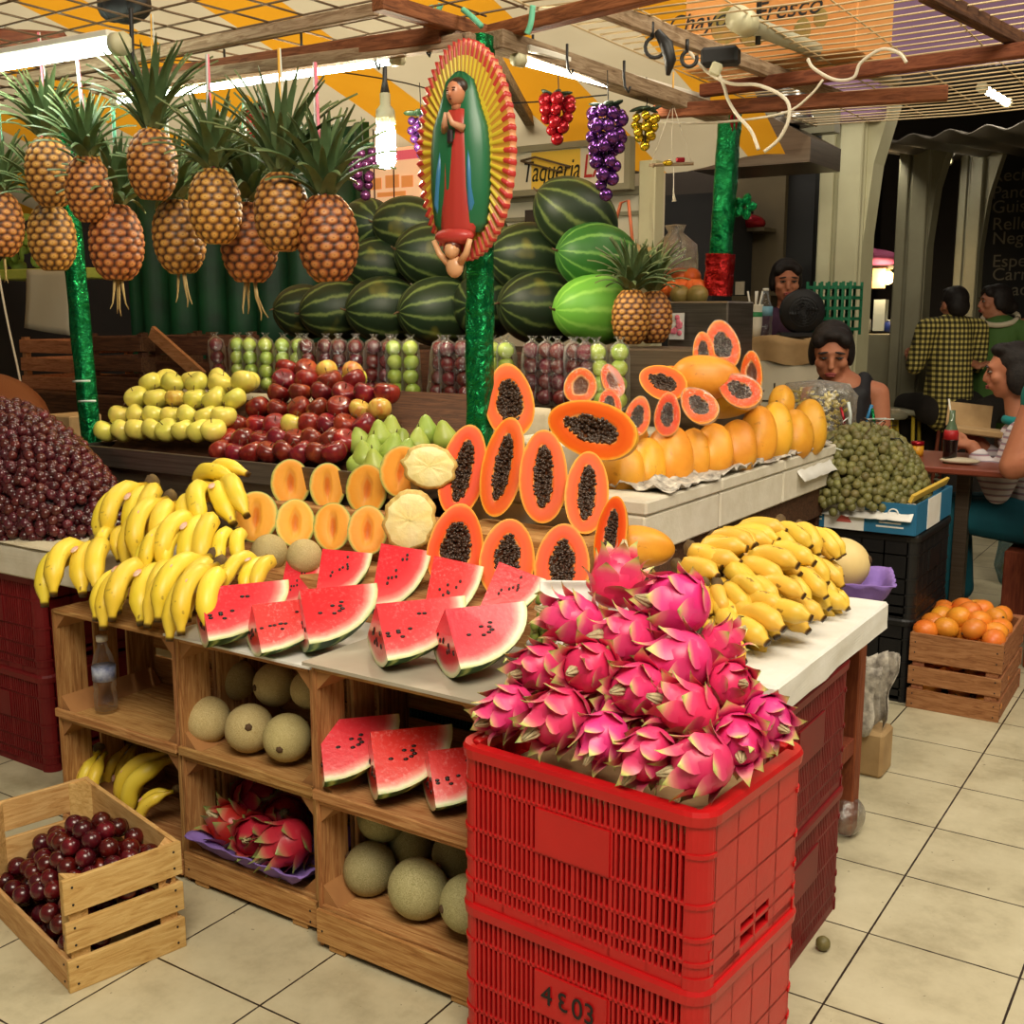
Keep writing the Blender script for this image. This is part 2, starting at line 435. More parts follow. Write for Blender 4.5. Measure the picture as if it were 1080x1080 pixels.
def m_wmelon(name, dark, mid, light, amount):
    t = NT(name); sp = t.node('ShaderNodeSeparateXYZ'); t.link(t.coord(), sp.inputs[0])
    ang = t.math('ARCTAN2', sp.outputs[0], sp.outputs[1])
    nz = t.math('MULTIPLY', t.math('SUBTRACT', t.noise(9, 5, .65), .5), 3.4)
    nz2 = t.math('MULTIPLY', t.math('SUBTRACT', t.noise(34, 3, .6), .5), .9)
    w = t.math('SINE', t.math('MULTIPLY_ADD', ang, 11, t.math('ADD', nz, nz2)))
    f = t.math('MULTIPLY_ADD', w, .5, .5)
    c = t.ramp(f, [(0, dark), (.6, dark), (.84, mid), (1, light)])
    oi = t.node('ShaderNodeObjectInfo').outputs['Random']
    gp = t.ramp(t.noise(5, 2), [(.62, (0, 0, 0)), (.72, (255, 255, 255))])
    c = t.mix(t.math('MULTIPLY', gp, amount), c, (176, 160, 60))
    t.set('Base Color', t.vary(c, .01, .18)); t.set('Roughness', .5); t.set('Specular IOR Level', .35); return t.m
MT['wm'] = m_wmelon('striped_watermelon_rind', (24, 38, 20), (42, 58, 28), (90, 102, 54), .35)
MT['wm_light'] = m_wmelon('light_watermelon_rind', (96, 150, 50), (108, 160, 56), (130, 176, 74), .0)
MT['wm_mid'] = m_wmelon('mid_green_watermelon_rind', (38, 90, 32), (46, 98, 36), (96, 140, 64), .0)
def m_wflesh():
    t = NT('watermelon_flesh'); 
    r = t.attr('t')
    n = t.math('MULTIPLY', t.math('SUBTRACT', t.noise(26, 3), .5), .07)
    c = t.ramp(t.math('ADD', r, n), [(.2, (222, 36, 46)), (.6, (226, 40, 50)), (.8, (232, 70, 74)), (.87, (240, 150, 138)), (.93, (238, 232, 198)), (.975, (206, 216, 152)), (1.0, (70, 110, 44))])
    su = t.ramp(t.noise(120, 3, .7), [(.52, (0, 0, 0)), (.7, (255, 255, 255))])
    pat = t.ramp(t.noise(7, 2), [(.42, (0, 0, 0)), (.66, (255, 255, 255))])
    oi = t.node('ShaderNodeObjectInfo').outputs['Random']
    pale = t.math('MULTIPLY', t.math('MULTIPLY', su, pat), t.math('MULTIPLY_ADD', oi, .5, .12))
    t.set('Base Color', t.vary(t.mix(pale, c, (250, 190, 186)), .004, .06)); t.set('Roughness', .28); t.set('Coat Weight', .3)
    t.set('Subsurface Weight', .15); t.set('Subsurface Radius', (.012, .003, .002)); t.bump(t.noise(90, 3), .2, .003); return t.m
MT['wflesh'] = m_wflesh()
MT['wrind'] = m_wmelon('wedge_rind', (34, 74, 30), (90, 128, 58), (170, 190, 112), 0)
MT['seed'] = mat('black_seed', (24, 14, 10), .35)
def m_pflesh():
    t = NT('papaya_flesh'); r = t.attr('t'); n = t.math('MULTIPLY', t.math('SUBTRACT', t.noise(30, 3), .5), .1)
    c = t.ramp(t.math('ADD', r, n), [(.0, (84, 46, 26)), (.40, (110, 58, 30)), (.47, (244, 170, 96)), (.52, (234, 92, 26)), (.68, (230, 80, 16)), (.9, (236, 96, 20)), (.96, (244, 146, 42)), (1, (240, 176, 60))])
    t.set('Base Color', t.vary(c, .006, .06)); t.set('Roughness', .5); t.set('Specular IOR Level', .3); return t.m
MT['pflesh'] = m_pflesh()
def m_pskin():
    t = NT('papaya_skin'); c = t.ramp(t.noise(7, 4, .6), [(.25, (214, 138, 36)), (.5, (230, 160, 44)), (.75, (232, 180, 62))])
    sp = t.ramp(t.noise(40, 3, .6), [(.62, (0, 0, 0)), (.72, (255, 255, 255))])
    c = t.mix(t.math('MULTIPLY', sp, .4), c, (150, 84, 30)); gp = t.ramp(t.noise(4, 2), [(.58, (0, 0, 0)), (.75, (255, 255, 255))])
    c = t.mix(t.math('MULTIPLY', gp, .35), c, (176, 150, 50))
    t.set('Base Color', t.vary(c, .012, .1)); t.set('Roughness', .45); t.bump(t.noise(60, 3), .08, .003); return t.m
MT['pskin'] = m_pskin()
MT['pseed'] = mat('papaya_seed', (44, 30, 22), .35, (86, 62, 46), 90, spec=.6)
def m_mflesh():
    t = NT('melon_flesh'); r = t.attr('t'); n = t.math('MULTIPLY', t.math('SUBTRACT', t.noise(40, 4), .5), .12)
    c = t.ramp(t.math('ADD', r, n), [(.0, (196, 104, 34)), (.24, (222, 128, 40)), (.34, (236, 166, 78)), (.5, (246, 172, 66)), (.84, (246, 166, 54)), (.92, (238, 190, 90)), (.97, (176, 182, 92)), (1, (140, 146, 80))])
    t.set('Base Color', t.vary(c, .006, .06)); t.set('Roughness', .5); t.set('Specular IOR Level', .3); t.bump(t.noise(60, 4), .25, .004); return t.m
MT['mflesh'] = m_mflesh()
MT['pineflesh'] = mat('peeled_pineapple', (244, 226, 140), .4, (248, 238, 178), 18, bump=.35, bs=34)
MT['pineedge'] = mat('pineapple_edge', (232, 204, 120), .6, (190, 150, 76), 60)
def m_pine():
    t = NT('pineapple_rind'); a = t.attr('t'); n = t.math('MULTIPLY', t.math('SUBTRACT', t.noise(60, 3), .5), .25)
    c = t.ramp(t.math('ADD', a, n), [(.12, (52, 28, 14)), (.3, (120, 68, 28)), (.5, (176, 112, 48)), (.78, (204, 150, 80)), (1, (140, 88, 48))])
    t.set('Base Color', t.vary(c, .015, .16)); t.set('Roughness', .5); return t.m
MT['pine'] = m_pine()
def m_leaf():
    t = NT('pineapple_leaf'); a = t.attr('t')
    c = t.ramp(a, [(0, (130, 140, 96)), (.2, (74, 94, 54)), (.7, (62, 84, 46)), (1, (112, 110, 66))])
    t.set('Base Color', t.vary(t.mix(t.noise(30), c, (104, 128, 84)), .01, .12)); t.set('Roughness', .45); return t.m
MT['pleaf'] = m_leaf()
MT['root'] = mat('pineapple_stalk', (176, 150, 96), .8)
def m_ban(name, c, c2, hue=.008):
    t = NT(name); a = t.attr('t'); n = t.noise(26, 4, .6)
    b = t.ramp(t.noise(9, 3), [(.3, c), (.7, c2)])
    sp = t.ramp(t.noise(55, 2, .5), [(.68, (0, 0, 0)), (.74, (255, 255, 255))]); b = t.mix(t.math('MULTIPLY', sp, .75), b, (104, 70, 30))
    e = t.ramp(a, [(0, (150, 150, 60)), (.1, (214, 196, 60)), (.16, (255, 255, 255)), (.955, (255, 255, 255)), (.975, (110, 90, 44)), (1, (50, 36, 22))])
    t.set('Base Color', t.vary(t.mix(1.0, b, e, 'MULTIPLY'), hue, .07)); t.set('Roughness', .42); t.bump(n, .05, .003); return t.m
MT['banana'] = m_ban('banana_skin', (238, 206, 52), (244, 216, 82)); MT['banana_small'] = m_ban('small_banana_skin', (236, 196, 74), (222, 176, 62))
MT['banana_stem'] = mat('banana_crown', (74, 54, 30), .8, (120, 96, 50), 30)
MT['sticker'] = mat('fruit_sticker', (228, 120, 110), .4, (236, 214, 190), 60)
def m_dragon(name, c0, c1, c2, tip):
    t = NT(name); a = t.attr('t'); n = t.math('MULTIPLY', t.math('SUBTRACT', t.noise(40, 3), .5), .22)
    c = t.ramp(t.math('ADD', a, n), [(0, c0), (.4, c1), (.6, c2), (.76, tip), (1, (136, 158, 76))])
    t.set('Base Color', t.vary(c, .014, .1)); t.set('Roughness', .38); t.set('Subsurface Weight', .1); t.set('Subsurface Radius', (.01, .003, .004)); return t.m
MT['dragon'] = m_dragon('dragon_fruit_skin', (224, 40, 112), (234, 74, 134), (240, 148, 146), (216, 208, 124))
MT['dragon_red'] = m_dragon('ripe_dragon_fruit_skin', (168, 26, 52), (186, 44, 64), (190, 96, 84), (150, 150, 90))
MT['flower'] = mat('dried_flower', (226, 212, 168), .8, (120, 96, 60), 40)
MT['ball_p'] = mat('purple_bauble', (104, 58, 128), .16, metal=.8, val=.12); MT['ball_r'] = mat('red_bauble', (150, 16, 30), .2, metal=.5, val=.12)
MT['ball_g'] = mat('gold_bauble', (206, 174, 44), .18, metal=.8, val=.1); MT['ball_d'] = mat('dark_bauble', (72, 30, 66), .18, metal=.6, val=.2)
MT['leaf_dark'] = mat('dark_plastic_leaf', (22, 46, 24), .5)
# ------------------------------------------------------------------ camera, world light, added area lights, exposure
cam = bpy.data.cameras.new('camera'); co = bpy.data.objects.new('camera', cam); COL.objects.link(co)
cam.sensor_width = 36; cam.sensor_fit = 'HORIZONTAL'; cam.lens = 36 * FPX / 1080; cam.clip_start = .05
co.location = EYE; co.rotation_euler = (PI / 2 - PITCH, 0, YAW); SC.camera = co
SC.view_settings.view_transform = 'Standard'; SC.view_settings.look = 'None'; SC.view_settings.gamma = 1
SC.view_settings.use_curve_mapping = False; SC.view_settings.exposure = 0.0
w = bpy.data.worlds.new('market_air'); SC.world = w; w.use_nodes = True
bg = w.node_tree.nodes['Background']; bg.inputs[0].default_value = (1.0, .86, .66, 1); bg.inputs[1].default_value = .13
SC.cycles.use_denoising = True; SC.cycles.max_bounces = 6; SC.cycles.diffuse_bounces = 2; SC.cycles.glossy_bounces = 2
SC.cycles.transparent_max_bounces = 12; SC.cycles.caustics_reflective = False; SC.cycles.caustics_refractive = False; SC.cycles.sample_clamp_indirect = 4
def area(name, loc, tgt, sx, sy, watts, c=(1, .9, .74)):
    l = bpy.data.lights.new(name, 'AREA'); l.shape = 'RECTANGLE'; l.size = sx; l.size_y = sy; l.energy = watts; l.color = c
    o = bpy.data.objects.new(name, l); COL.objects.link(o); o.location = loc
    o.rotation_euler = (Vector(tgt) - Vector(loc)).to_track_quat('-Z', 'Y').to_euler(); return o
def point(name, loc, watts, c, r=.04):
    l = bpy.data.lights.new(name, 'POINT'); l.energy = watts; l.color = c; l.shadow_soft_size = r
    o = bpy.data.objects.new(name, l); COL.objects.link(o); o.location = loc; return o
area('assumed_light_over_aisle', (.2, -.1, 3.9), (-1.5, 2.4, .7), 2.2, 1.6, 185, (1, .9, .72))  # assumed overhead source: unseen area light added to brighten the stall front
area('assumed_light_over_walkway', (.9, 3.4, 4.0), (-.5, 3.0, 0), 1.6, 2.4, 100, (1, .9, .72))  # another unseen area light, added high up to light the walkway tiles
area('tarp_fill_light', (-4.2, 4.6, 4.6), (-4.0, 4.2, 2.5), 4.5, 3.5, 170, (1, .93, .8))  # added area light above the tarp, brightens its translucent stripes
# ------------------------------------------------------------------ the hall
struct(MB().box((-1, 6.5, -.05), (18, 19, .1)).build('floor', MT['floor']))
def wall(name, c, s, m): return struct(MB().box(c, s).build(name, MT[m]))
wall('wall_back', (-1, 13.0, 2.1), (18, .2, 4.4), 'dark')
wall('wall_left', (-9, 6.5, 2.1), (.2, 13, 4.4), 'dark')
wall('ceiling', (-1.5, 10.2, 3.35), (16, 5.4, .1), 'dark')
# ------------------------------------------------------------------ crates
def nails(mb, pts, m=1, axis='y'):
    for p in pts: mb.ball(p, (.003, .0016, .003) if axis == 'y' else (.0016, .003, .003), 6, 4, None, m)
def side_crate(label, x0, x1, y0, y1, z0, z1, foot=0.0, seed=1):
    """a slatted fruit crate laid on its side, mouth to the front"""
    random.seed(seed); w, d, h = x1 - x0, y1 - y0, z1 - z0; t = .012
    root = thing('wooden_crate', label, 'crate', (x0, y0, z0), 'wooden crates stacked on their sides')
    for s, nm in ((0, 'side_panel'), (1, 'side_panel')):
        mb = MB(); xx = t / 2 if s == 0 else w - t / 2
        for (a, b) in ((0, .1), (.128, .205), (.235, d)):
            mb.box((xx + rnd(-.001, .001), (a + b) / 2, h / 2), (t, b - a - rnd(0, .006), h - .004), ch=.002)
        mb.build(nm, MT['crate_v'], root)
    for zz, nm in ((t / 2 + foot, 'lower_panel'), (h - t / 2, 'upper_panel')):
        mb = MB(); n = 3; bw = (d + .004) / n
        for k in range(n): mb.box((w / 2, bw * (k + .5), zz + rnd(-.001, .001)), (w - 2 * t, bw - .003, t), (0, 0, rnd(-.004, .004)), ch=.002)
        mb.build(nm, MT['crate'], root)
    mb = MB(); hh = h / 3.3
    for k in range(3): mb.box((w / 2, d - t / 2, hh * .55 + k * hh * 1.12), (w - 2 * t, t, hh * .84), ch=.002)
    mb.build('back_panel', MT['crate'], root)
    q = .045
    for (cx, cz, sx, sz) in ((t, t + foot, 1, 1), (w - t, t + foot, -1, 1), (t, h - t, 1, -1), (w - t, h - t, -1, -1)):
        o = [(cx, cz), (cx + sx * q, cz), (cx, cz + sz * q)]
        if sx * sz < 0: o = o[::-1]
        MB().prism(o, d - .03, Matrix(((1, 0, 0, 0), (0, 0, 1, .008), (0, 1, 0, 0), (0, 0, 0, 1)))).build('corner_post', MT['crate_plain'], root)
    mb = MB()
    mb.box((w / 2, -.004, foot + .012 if not foot else foot / 2 + .01), (w - .004, .010, .024 if not foot else foot * .86), m=0, ch=.002)
    if foot:
        mb.box((w - .06, .02, .016), (.05, .05, .03), ch=.002); mb.box((.06, .02, .016), (.05, .05, .03), ch=.002)
        nails(mb, [(w - .02, -.0095, foot * .35), (w - .02, -.0095, foot * .7), (.02, -.0095, foot * .5)])
    mb.build('front_board', [MT['crate'], MT['black']], root)
    return root
YF = 1.80
side_crate('wooden crate on its side holding yellow bananas, behind the plum crate', -2.71, -2.205, YF, YF + .34, 0.0, .345, .05, 1)
side_crate('wooden crate on its side with a water bottle inside, under the banana bunches', -2.71, -2.205, YF, YF + .34, .347, .655, 0, 2)
side_crate('wooden crate on its side holding red dragon fruits on a violet tray', -2.20, -1.735, YF, YF + .34, 0.0, .345, .08, 3)
side_crate('wooden crate on its side filled with netted melons, above the violet tray', -2.20, -1.735, YF, YF + .34, .347, .655, 0, 4)
side_crate('wooden crate on its side filled with greenish melons, beside the red plastic crates', -1.70, -1.23, YF - .04, YF + .30, 0.0, .365, .095, 5)
side_crate('wooden crate on its side holding three watermelon wedges, beside the red plastic crates', -1.70, -1.23, YF - .04, YF + .30, .367, .68, 0, 6)
o = MB().box((-1.98, 1.97, .6595), (.5, .36, .006)).build('display_board', MT['slab']); tag(o, 'thin grey board under the watermelon wedges above the melon crate', 'board')
o = MB().box((-1.465, 1.93, .685), (.5, .36, .008)).build('display_board', MT['grey_board']); tag(o, 'thin board under the watermelon wedges beside the dragon fruit heap', 'board')
# the crates behind, seen through the slats
def plastic_crate(name, label, mname, M, w=.52, d=.38, h=.32, group=None, plate=True, slots=True):
    root = thing(name, label, 'crate', M, group)
    mb = MB(); t = .01; e = .0
    def wallx(L, y, sg, front):
        # horizontal ribs
        for z, hh, th in ((h - .012, .024, .026), (h - .075, .008, .02), (h - .165, .008, .02), (.095, .008, .02), (.05, .01, .022), (.012, .024, .022)):
            put(0, L, y, sg, z, L - .05, th, hh)
        cols = [-.5, -.345, -.175, .0, .175, .345, .5] if front else [-.5, -.25, 0, .25, .5]
        for c in cols:
            put(c * (L - .06), L, y, sg, h / 2, .008, .02, h - .01)
        if front and slots:
            for i in range(len(cols) - 1):
                a, b = cols[i] * (L - .06), cols[i + 1] * (L - .06); n = max(4, int((b - a) / .0105))
                mid = i in (2, 3) and plate
                for k in range(1, n):
                    xx = a + (b - a) * k / n
                    if mid:
                        put(xx, L, y, sg, h - .05, .0052, .008, .055); put(xx, L, y, sg, .09, .0052, .008, .15)
                    else: put(xx, L, y, sg, h / 2, .0052, .008, h - .04)
                if mid: put((a + b) / 2, L, y + .004, sg, h - .12, b - a, .012, .085)
        else:
            put(0, L, y, sg, h / 2 + .03, L - .05, .006, h - .08); put(-.3 * L, L, y, sg, .04, L * .3, .006, .06); put(.3 * L, L, y, sg, .04, L * .3, .006, .06)
    state = {}
    def put(c, L, y, sg, z, sx, sy, sz):
        if state['ax'] == 'x': mb.box((c, sg * (y - sy / 2 + .006), z), (sx, sy, sz), ch=.0015 if sy > .015 else 0)
        else: mb.box((sg * (y - sy / 2 + .006), c, z), (sy, sx, sz), ch=.0015 if sy > .015 else 0)
    state['ax'] = 'x'; wallx(w, d / 2, -1, True); wallx(w, d / 2, 1, True)
    state['ax'] = 'y'; wallx(d, w / 2, -1, False); wallx(d, w / 2, 1, False)
    for sx in (-1, 1):                                    # rounded corners and rim
        for sy in (-1, 1):
            c = V(sx * (w / 2 - .03), sy * (d / 2 - .03), 0); pts = []
            for k in range(7):
                a = math.atan2(sy, sx) - PI / 4 + PI / 2 * k / 6
                pts.append((c.x + .036 * math.cos(a), c.y + .036 * math.sin(a)))
            inner = [(c.x + .028 * (p[0] - c.x) / .036, c.y + .028 * (p[1] - c.y) / .036) for p in pts]
            mb.prism(pts + inner[::-1], h, Matrix.Identity(4))
            for z in (h - .024, h - .08, h - .17, .09, .045, 0):
                q = [(c.x + .039 * (p[0] - c.x) / .036, c.y + .039 * (p[1] - c.y) / .036) for p in pts]
                mb.prism(q + inner[::-1], .024 if z in (h - .024, 0) else .008, Matrix.Translation((0, 0, z)))
    mb.build('walls', MT[mname], root)
    fl = MB()
    for k in range(12): fl.box((-w / 2 + (k + .5) * w / 12, 0, .012), (w / 12 - .012, d - .03, .008))
    for k in range(6): fl.box((0, -d / 2 + (k + .5) * d / 6, .012), (w - .03, .012, .006))
    fl.build('base', MT[mname], root)
    lip = MB(); pts = []
    for (cx, cy, a0) in ((1, 1, 0), (-1, 1, PI / 2), (-1, -1, PI), (1, -1, 1.5 * PI)):
        for k in range(6):
            a = a0 + PI / 2 * k / 5; pts.append((cx * (w / 2 - .034) + .046 * math.cos(a), cy * (d / 2 - .034) + .046 * math.sin(a)))
    n = len(pts); vs = []; fs = []
    for (q, z) in ((.955, h - .022), (1, h - .022), (1.008, h - .004), (.995, h + .004), (.95, h + .004), (.945, h - .022)):
        for p in pts: vs.append((p[0] * q, p[1] * q, z))
    for j in range(5):
        for k in range(n): fs.append((j * n + k, j * n + (k + 1) % n, (j + 1) * n + (k + 1) % n, (j + 1) * n + k))
    lip.add(vs, fs, 0, False).build('rim', MT[mname], root)
    return root
RC = xf((-.928, 1.822, 0), (0, 0, math.radians(-4.5)))
red = plastic_crate('plastic_crate', 'red slotted plastic crate with a hand written number, standing on the floor', 'red_plastic', RC, group='red plastic crates under the dragon fruits')
text('4', .055, MT['black'], red, xf((-.05, -.203, .2), (PI / 2, 0, 0)))
text('3', .052, MT['black'], red, xf((-.012, -.203, .2), (PI / 2, 0, 0)), shear=.1, sx=-1)
text('03', .058, MT['black'], red, xf((.032, -.203, .2), (PI / 2, 0, 0)), sx=.9)
k2 = xf((-.928, 1.822, .322), (0, 0, math.radians(-4.5)))
red2 = plastic_crate('plastic_crate', 'red slotted plastic crate heaped with pink dragon fruits, topmost of its stack', 'red_plastic', k2, group='red plastic crates under the dragon fruits')
MB().box((.263, -.12, .1), (.002, .035, .05)).build('sticker_remnant', MT['paper'], red2)
o = MB().box((0, 0, 0), (.46, .33, .01)).build('cardboard_liner', MT['kraft']); o.matrix_basis = xf((-.928, 1.822, .575), (0, 0, math.radians(-4.5))); tag(o, 'cardboard sheet under the dragon fruits inside the red crate', 'cardboard')
# darker red crates under the white slab
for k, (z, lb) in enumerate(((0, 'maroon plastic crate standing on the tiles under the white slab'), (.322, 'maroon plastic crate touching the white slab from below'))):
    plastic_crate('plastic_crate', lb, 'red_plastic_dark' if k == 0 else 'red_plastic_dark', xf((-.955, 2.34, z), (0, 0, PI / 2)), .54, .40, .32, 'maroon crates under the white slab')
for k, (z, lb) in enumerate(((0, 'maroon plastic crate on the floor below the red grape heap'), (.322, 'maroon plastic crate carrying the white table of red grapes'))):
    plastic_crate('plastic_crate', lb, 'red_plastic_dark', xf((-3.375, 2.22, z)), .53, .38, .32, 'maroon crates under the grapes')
    if k == 0: plastic_crate('plastic_crate', 'teal plastic crate behind the melons in the corner wooden crate', 'teal_plastic', xf((-1.5, 2.30, 0)), .50, .34, .32, 'teal crates behind the wooden crates')
    else: plastic_crate('plastic_crate', 'teal plastic crate behind the shelf of three watermelon wedges', 'teal_plastic', xf((-1.5, 2.30, .322)), .50, .34, .32, 'teal crates behind the wooden crates')
for k, (z, lb) in enumerate(((0, 'black plastic crate on the floor beside the orange mango crate'), (.322, 'black plastic crate directly under the blue carton of green fruits'))):
    r = plastic_crate('plastic_crate', lb, 'black_plastic', xf((-1.19, 4.48, z), (0, 0, PI / 2)), .52, .40, .32, 'black crates under the blue carton')
# slab of white foam on the maroon crates
def soft_slab(name, label, cat, x0, x1, y0, y1, z0, z1, m, drop=.0, seed=1):
    random.seed(seed); mb = MB(); mb.box(((x0 + x1) / 2, (y0 + y1) / 2, (z0 + z1) / 2), (x1 - x0, y1 - y0, z1 - z0), ch=.006)
    o = mb.build(name, MT[m]); tag(o, label, cat)
    sub = o.modifiers.new('s', 'SUBSURF'); sub.subdivision_type = 'SIMPLE'; sub.levels = sub.render_levels = 3
    tx = bpy.data.textures.new(name, 'CLOUDS'); tx.noise_scale = .12; dm = o.modifiers.new('d', 'DISPLACE'); dm.texture = tx; dm.strength = .014; dm.texture_coords = 'GLOBAL'
    return o
soft_slab('foam_slab', 'white foam slab carrying the small bananas', 'slab', -1.33, -.735, 2.07, 2.88, .648, .722, 'slab')
o = thing('wooden_table', 'reddish wooden table frame with a lower shelf, behind the maroon crates', 'table', (-1.05, 3.06, 0))
for (x, y) in ((-.86, 3.02), (-1.23, 3.02), (-.86, 2.72), (-1.23, 2.72)):
    MB().box((x + 1.05, y - 3.06, .32), (.06, .06, .64), ch=.004).build('leg', MT['red_wood'], o)
MB().box((.005, -.19, .63), (.43, .42, .034), ch=.003).build('top', MT['red_wood'], o)
MB().box((.19, -.19, .27), (.05, .3, .05), ch=.003).box((-.02, -.19, .292), (.40, .34, .012)).build('shelf', MT['red_wood'], o)
# plum crate: upright, one long side broken open
def upright_crate(label, M, L, W, H, broken=False, m='crate_light', group=None, seed=1):
    random.seed(seed); root = thing('wooden_crate', label, 'crate', M, group); t = .011
    zs = [(0.0, .074), (.094, .162), (.182, H)]
    for s in (-1, 1):
        mb = MB()
        for i, (a, b) in enumerate(zs):
            if broken and s == -1 and i > 0: continue
            mb.box((0, s * (W / 2 - t / 2), (a + b) / 2), (L, t, b - a), (0, 0, 0), ch=.0015)
            nails(mb, [(sx * (L / 2 - .018), s * (W / 2 + .0005), (a + b) / 2 + dz) for sx in (-1, 1) for dz in (-.02, .02)])
        mb.build('long_side', [MT[m], MT['black']], root)
        mb = MB()
        for i, (a, b) in enumerate(zs):
            mb.box((s * (L / 2 + t / 2), 0, (a + b) / 2), (t, W + .004, b - a), (0, 0, 0), ch=.0015)
            nails(mb, [(s * (L / 2 + t + .0005), sy * (W / 2 - .018), (a + b) / 2 + dz) for sy in (-1, 1) for dz in (-.02, .02)], axis='x')
        mb.build('end_side', [MT[m + '_y'], MT['black']], root)
    for sx in (-1, 1):
        for sy in (-1, 1):
            c = V(sx * L / 2, sy * (W / 2 - t), .006); q = .042
            o = [(c.x, c.y), (c.x - sx * q, c.y), (c.x, c.y - sy * q)]
            if sx * sy < 0: o = o[::-1]
            MB().prism(o[::-1] if False else o, H - .01, Matrix.Translation((0, 0, .006))).build('corner_post', MT[m], root)
    MB().box((0, 0, .007), (L, W - .024, .012)).build('base', MT[m], root)
    return root
PC = xf((-2.018, 1.324, 0), (0, 0, math.radians(-13))) @ xf((-.255, .135, 0))
upright_crate('pale new wooden crate of dark plums with one long side broken open', PC, .49, .27, .262, True, seed=4)
OC = xf((-.825, 4.42, 0), (0, 0, math.radians(1)))
upright_crate('reddish wooden crate of orange mangoes standing on the tiles', OC @ rotm(PI / 2, 'Z'), .46, .32, .29, False, 'crate_red', seed=6)
# ------------------------------------------------------------------ tables and risers of the stall
t = thing('steel_table', 'long steel display table with a raised rim under the apple pyramids', 'table', (-2.75, 2.86, 0))
mb = MB(); mb.box((0, 0, .935), (1.56, .72, .012))
for (c, s) in (((0, -.355, .955), (1.56, .012, .07)), ((0, .355, .955), (1.56, .012, .07)), ((-.775, 0, .955), (.012, .72, .07)), ((.775, 0, .955), (.012, .72, .07))): mb.box(c, s, ch=.002)
mb.build('tray', MT['steel'], t)
MB().box((0, -.33, .80), (1.54, .012, .23)).box((0, -.338, .912), (1.54, .006, .008)).build('front_panel', MT['steel_dark'], t)
for sx in (-1, 1):
    for sy in (-1, 1): MB().box((sx * .74, sy * .32, .345), (.04, .04, .69)).build('leg', MT['steel_dark'], t)
def block(name, label, cat, x0, x1, y0, y1, z0, z1, m, ch=.006):
    o = MB().box(((x0 + x1) / 2, (y0 + y1) / 2, (z0 + z1) / 2), (x1 - x0, y1 - y0, z1 - z0), ch=ch).build(name, MT[m]); return tag(o, label, cat)
block('riser', 'low wooden riser under the lower row of cut melons and papayas', 'riser', -2.58, -1.77, 2.16, 2.41, .0, .755, 'crate')
block('riser_board', 'board on the teal crates under the lower row of cut papayas', 'riser', -1.765, -1.27, 2.12, 2.36, .648, .755, 'crate')
block('riser', 'higher wooden riser under the upper row of cut melons and papayas', 'riser', -2.58, -1.77, 2.42, 2.485, .0, .89, 'crate')
block('riser_board', 'board on the teal crates under the upper row of cut papayas', 'riser', -1.765, -1.34, 2.365, 2.54, .648, .89, 'crate')
t = thing('wooden_table', 'dark wooden table carrying the foam boxes of papayas', 'table', (-1.66, 3.42, 0))
MB().box((-.01, 0, .79), (.68, 1.62, .05), ch=.004).box((.31, 0, .735), (.04, 1.58, .07), ch=.003).build('top', MT['dark_wood'], t)
for sx in (-1, 1):
    for sy in (-1, 1): MB().box((sx * .29 - .01, sy * .76 , .385), (.07, .07, .77), ch=.004).build('leg', MT['dark_wood'], t)
for k, (y0, y1) in enumerate(((2.62, 3.12), (3.125, 3.66), (3.665, 4.22))):
    t = thing('foam_box', ['white foam box under the whole papayas, nearest to the dragon fruits', 'white foam box under the whole papayas, middle of three', 'white foam box under the whole papayas, beside the green fruit carton'][k], 'box', (-1.63, (y0 + y1) / 2, .815), 'foam boxes under the papayas')
    MB().box((0, 0, .055), (.64, y1 - y0 - .006, .11), ch=.006).build('body', MT['styro'], t)
    MB().box((0, 0, .132), (.65, y1 - y0 - .002, .04), ch=.006).build('lid', MT['styro'], t)
def crumple(name, label, cat, x0, x1, y0, y1, z, amp, m, nx=26, ny=30, seed=1, edge=None):
    def fn(u, v):
        x, y = x0 + (x1 - x0) * u, y0 + (y1 - y0) * v
        n = mnoise.noise(Vector((x * 14 + seed, y * 14, 0))) + .6 * mnoise.noise(Vector((x * 34, y * 34 + seed, 3)))
        zz = z + amp * abs(n)
        if edge: zz = edge(u, v, zz)
        return (x + amp * .6 * mnoise.noise(Vector((x * 20, y * 20, 9))), y + amp * .6 * mnoise.noise(Vector((x * 20, y * 20, 19))), zz)
    o = MB().grid(fn, nx, ny).build(name, MT[m]); 
    so = o.modifiers.new('t', 'SOLIDIFY'); so.thickness = .0015
    return tag(o, label, cat)
crumple('newspaper', 'crumpled white newspaper lining under the whole papayas', 'newspaper', -1.60, -1.30, 2.75, 4.15, .972, .035, 'newspaper', 20, 70, 2)
crumple('paper_sheet', 'white paper hanging over the foam box end beside the green fruits', 'paper', -1.56, -1.28, 3.80, 4.26, .975, .01, 'slab', 14, 20, 5, lambda u, v, z: z - .10 * smooth(.72, 1, u) - .08 * smooth(.8, 1, v))
block('display_ledge', 'paper covered ledge under the bagged apples', 'ledge', -3.95, -1.97, 3.24, 3.56, .0, 1.125, 'dark_wood')
o = MB().grid(lambda u, v: (-3.9 + 1.93 * u, 3.225 + .012 * math.sin(u * 60) - .02 * (1 - v) , .985 + .155 * v - .015 * math.sin(u * 17) * (1 - v)), 60, 6).build('paper_cover', MT['paper'])
o.modifiers.new('t', 'SOLIDIFY').thickness = .002; tag(o, 'creased paper cover hanging along the front of the bagged apple ledge', 'paper')
block('display_shelf', 'dark shelf under the pile of watermelons', 'shelf', -4.1, -1.98, 3.62, 4.3, .0, 1.31, 'dark_wood')
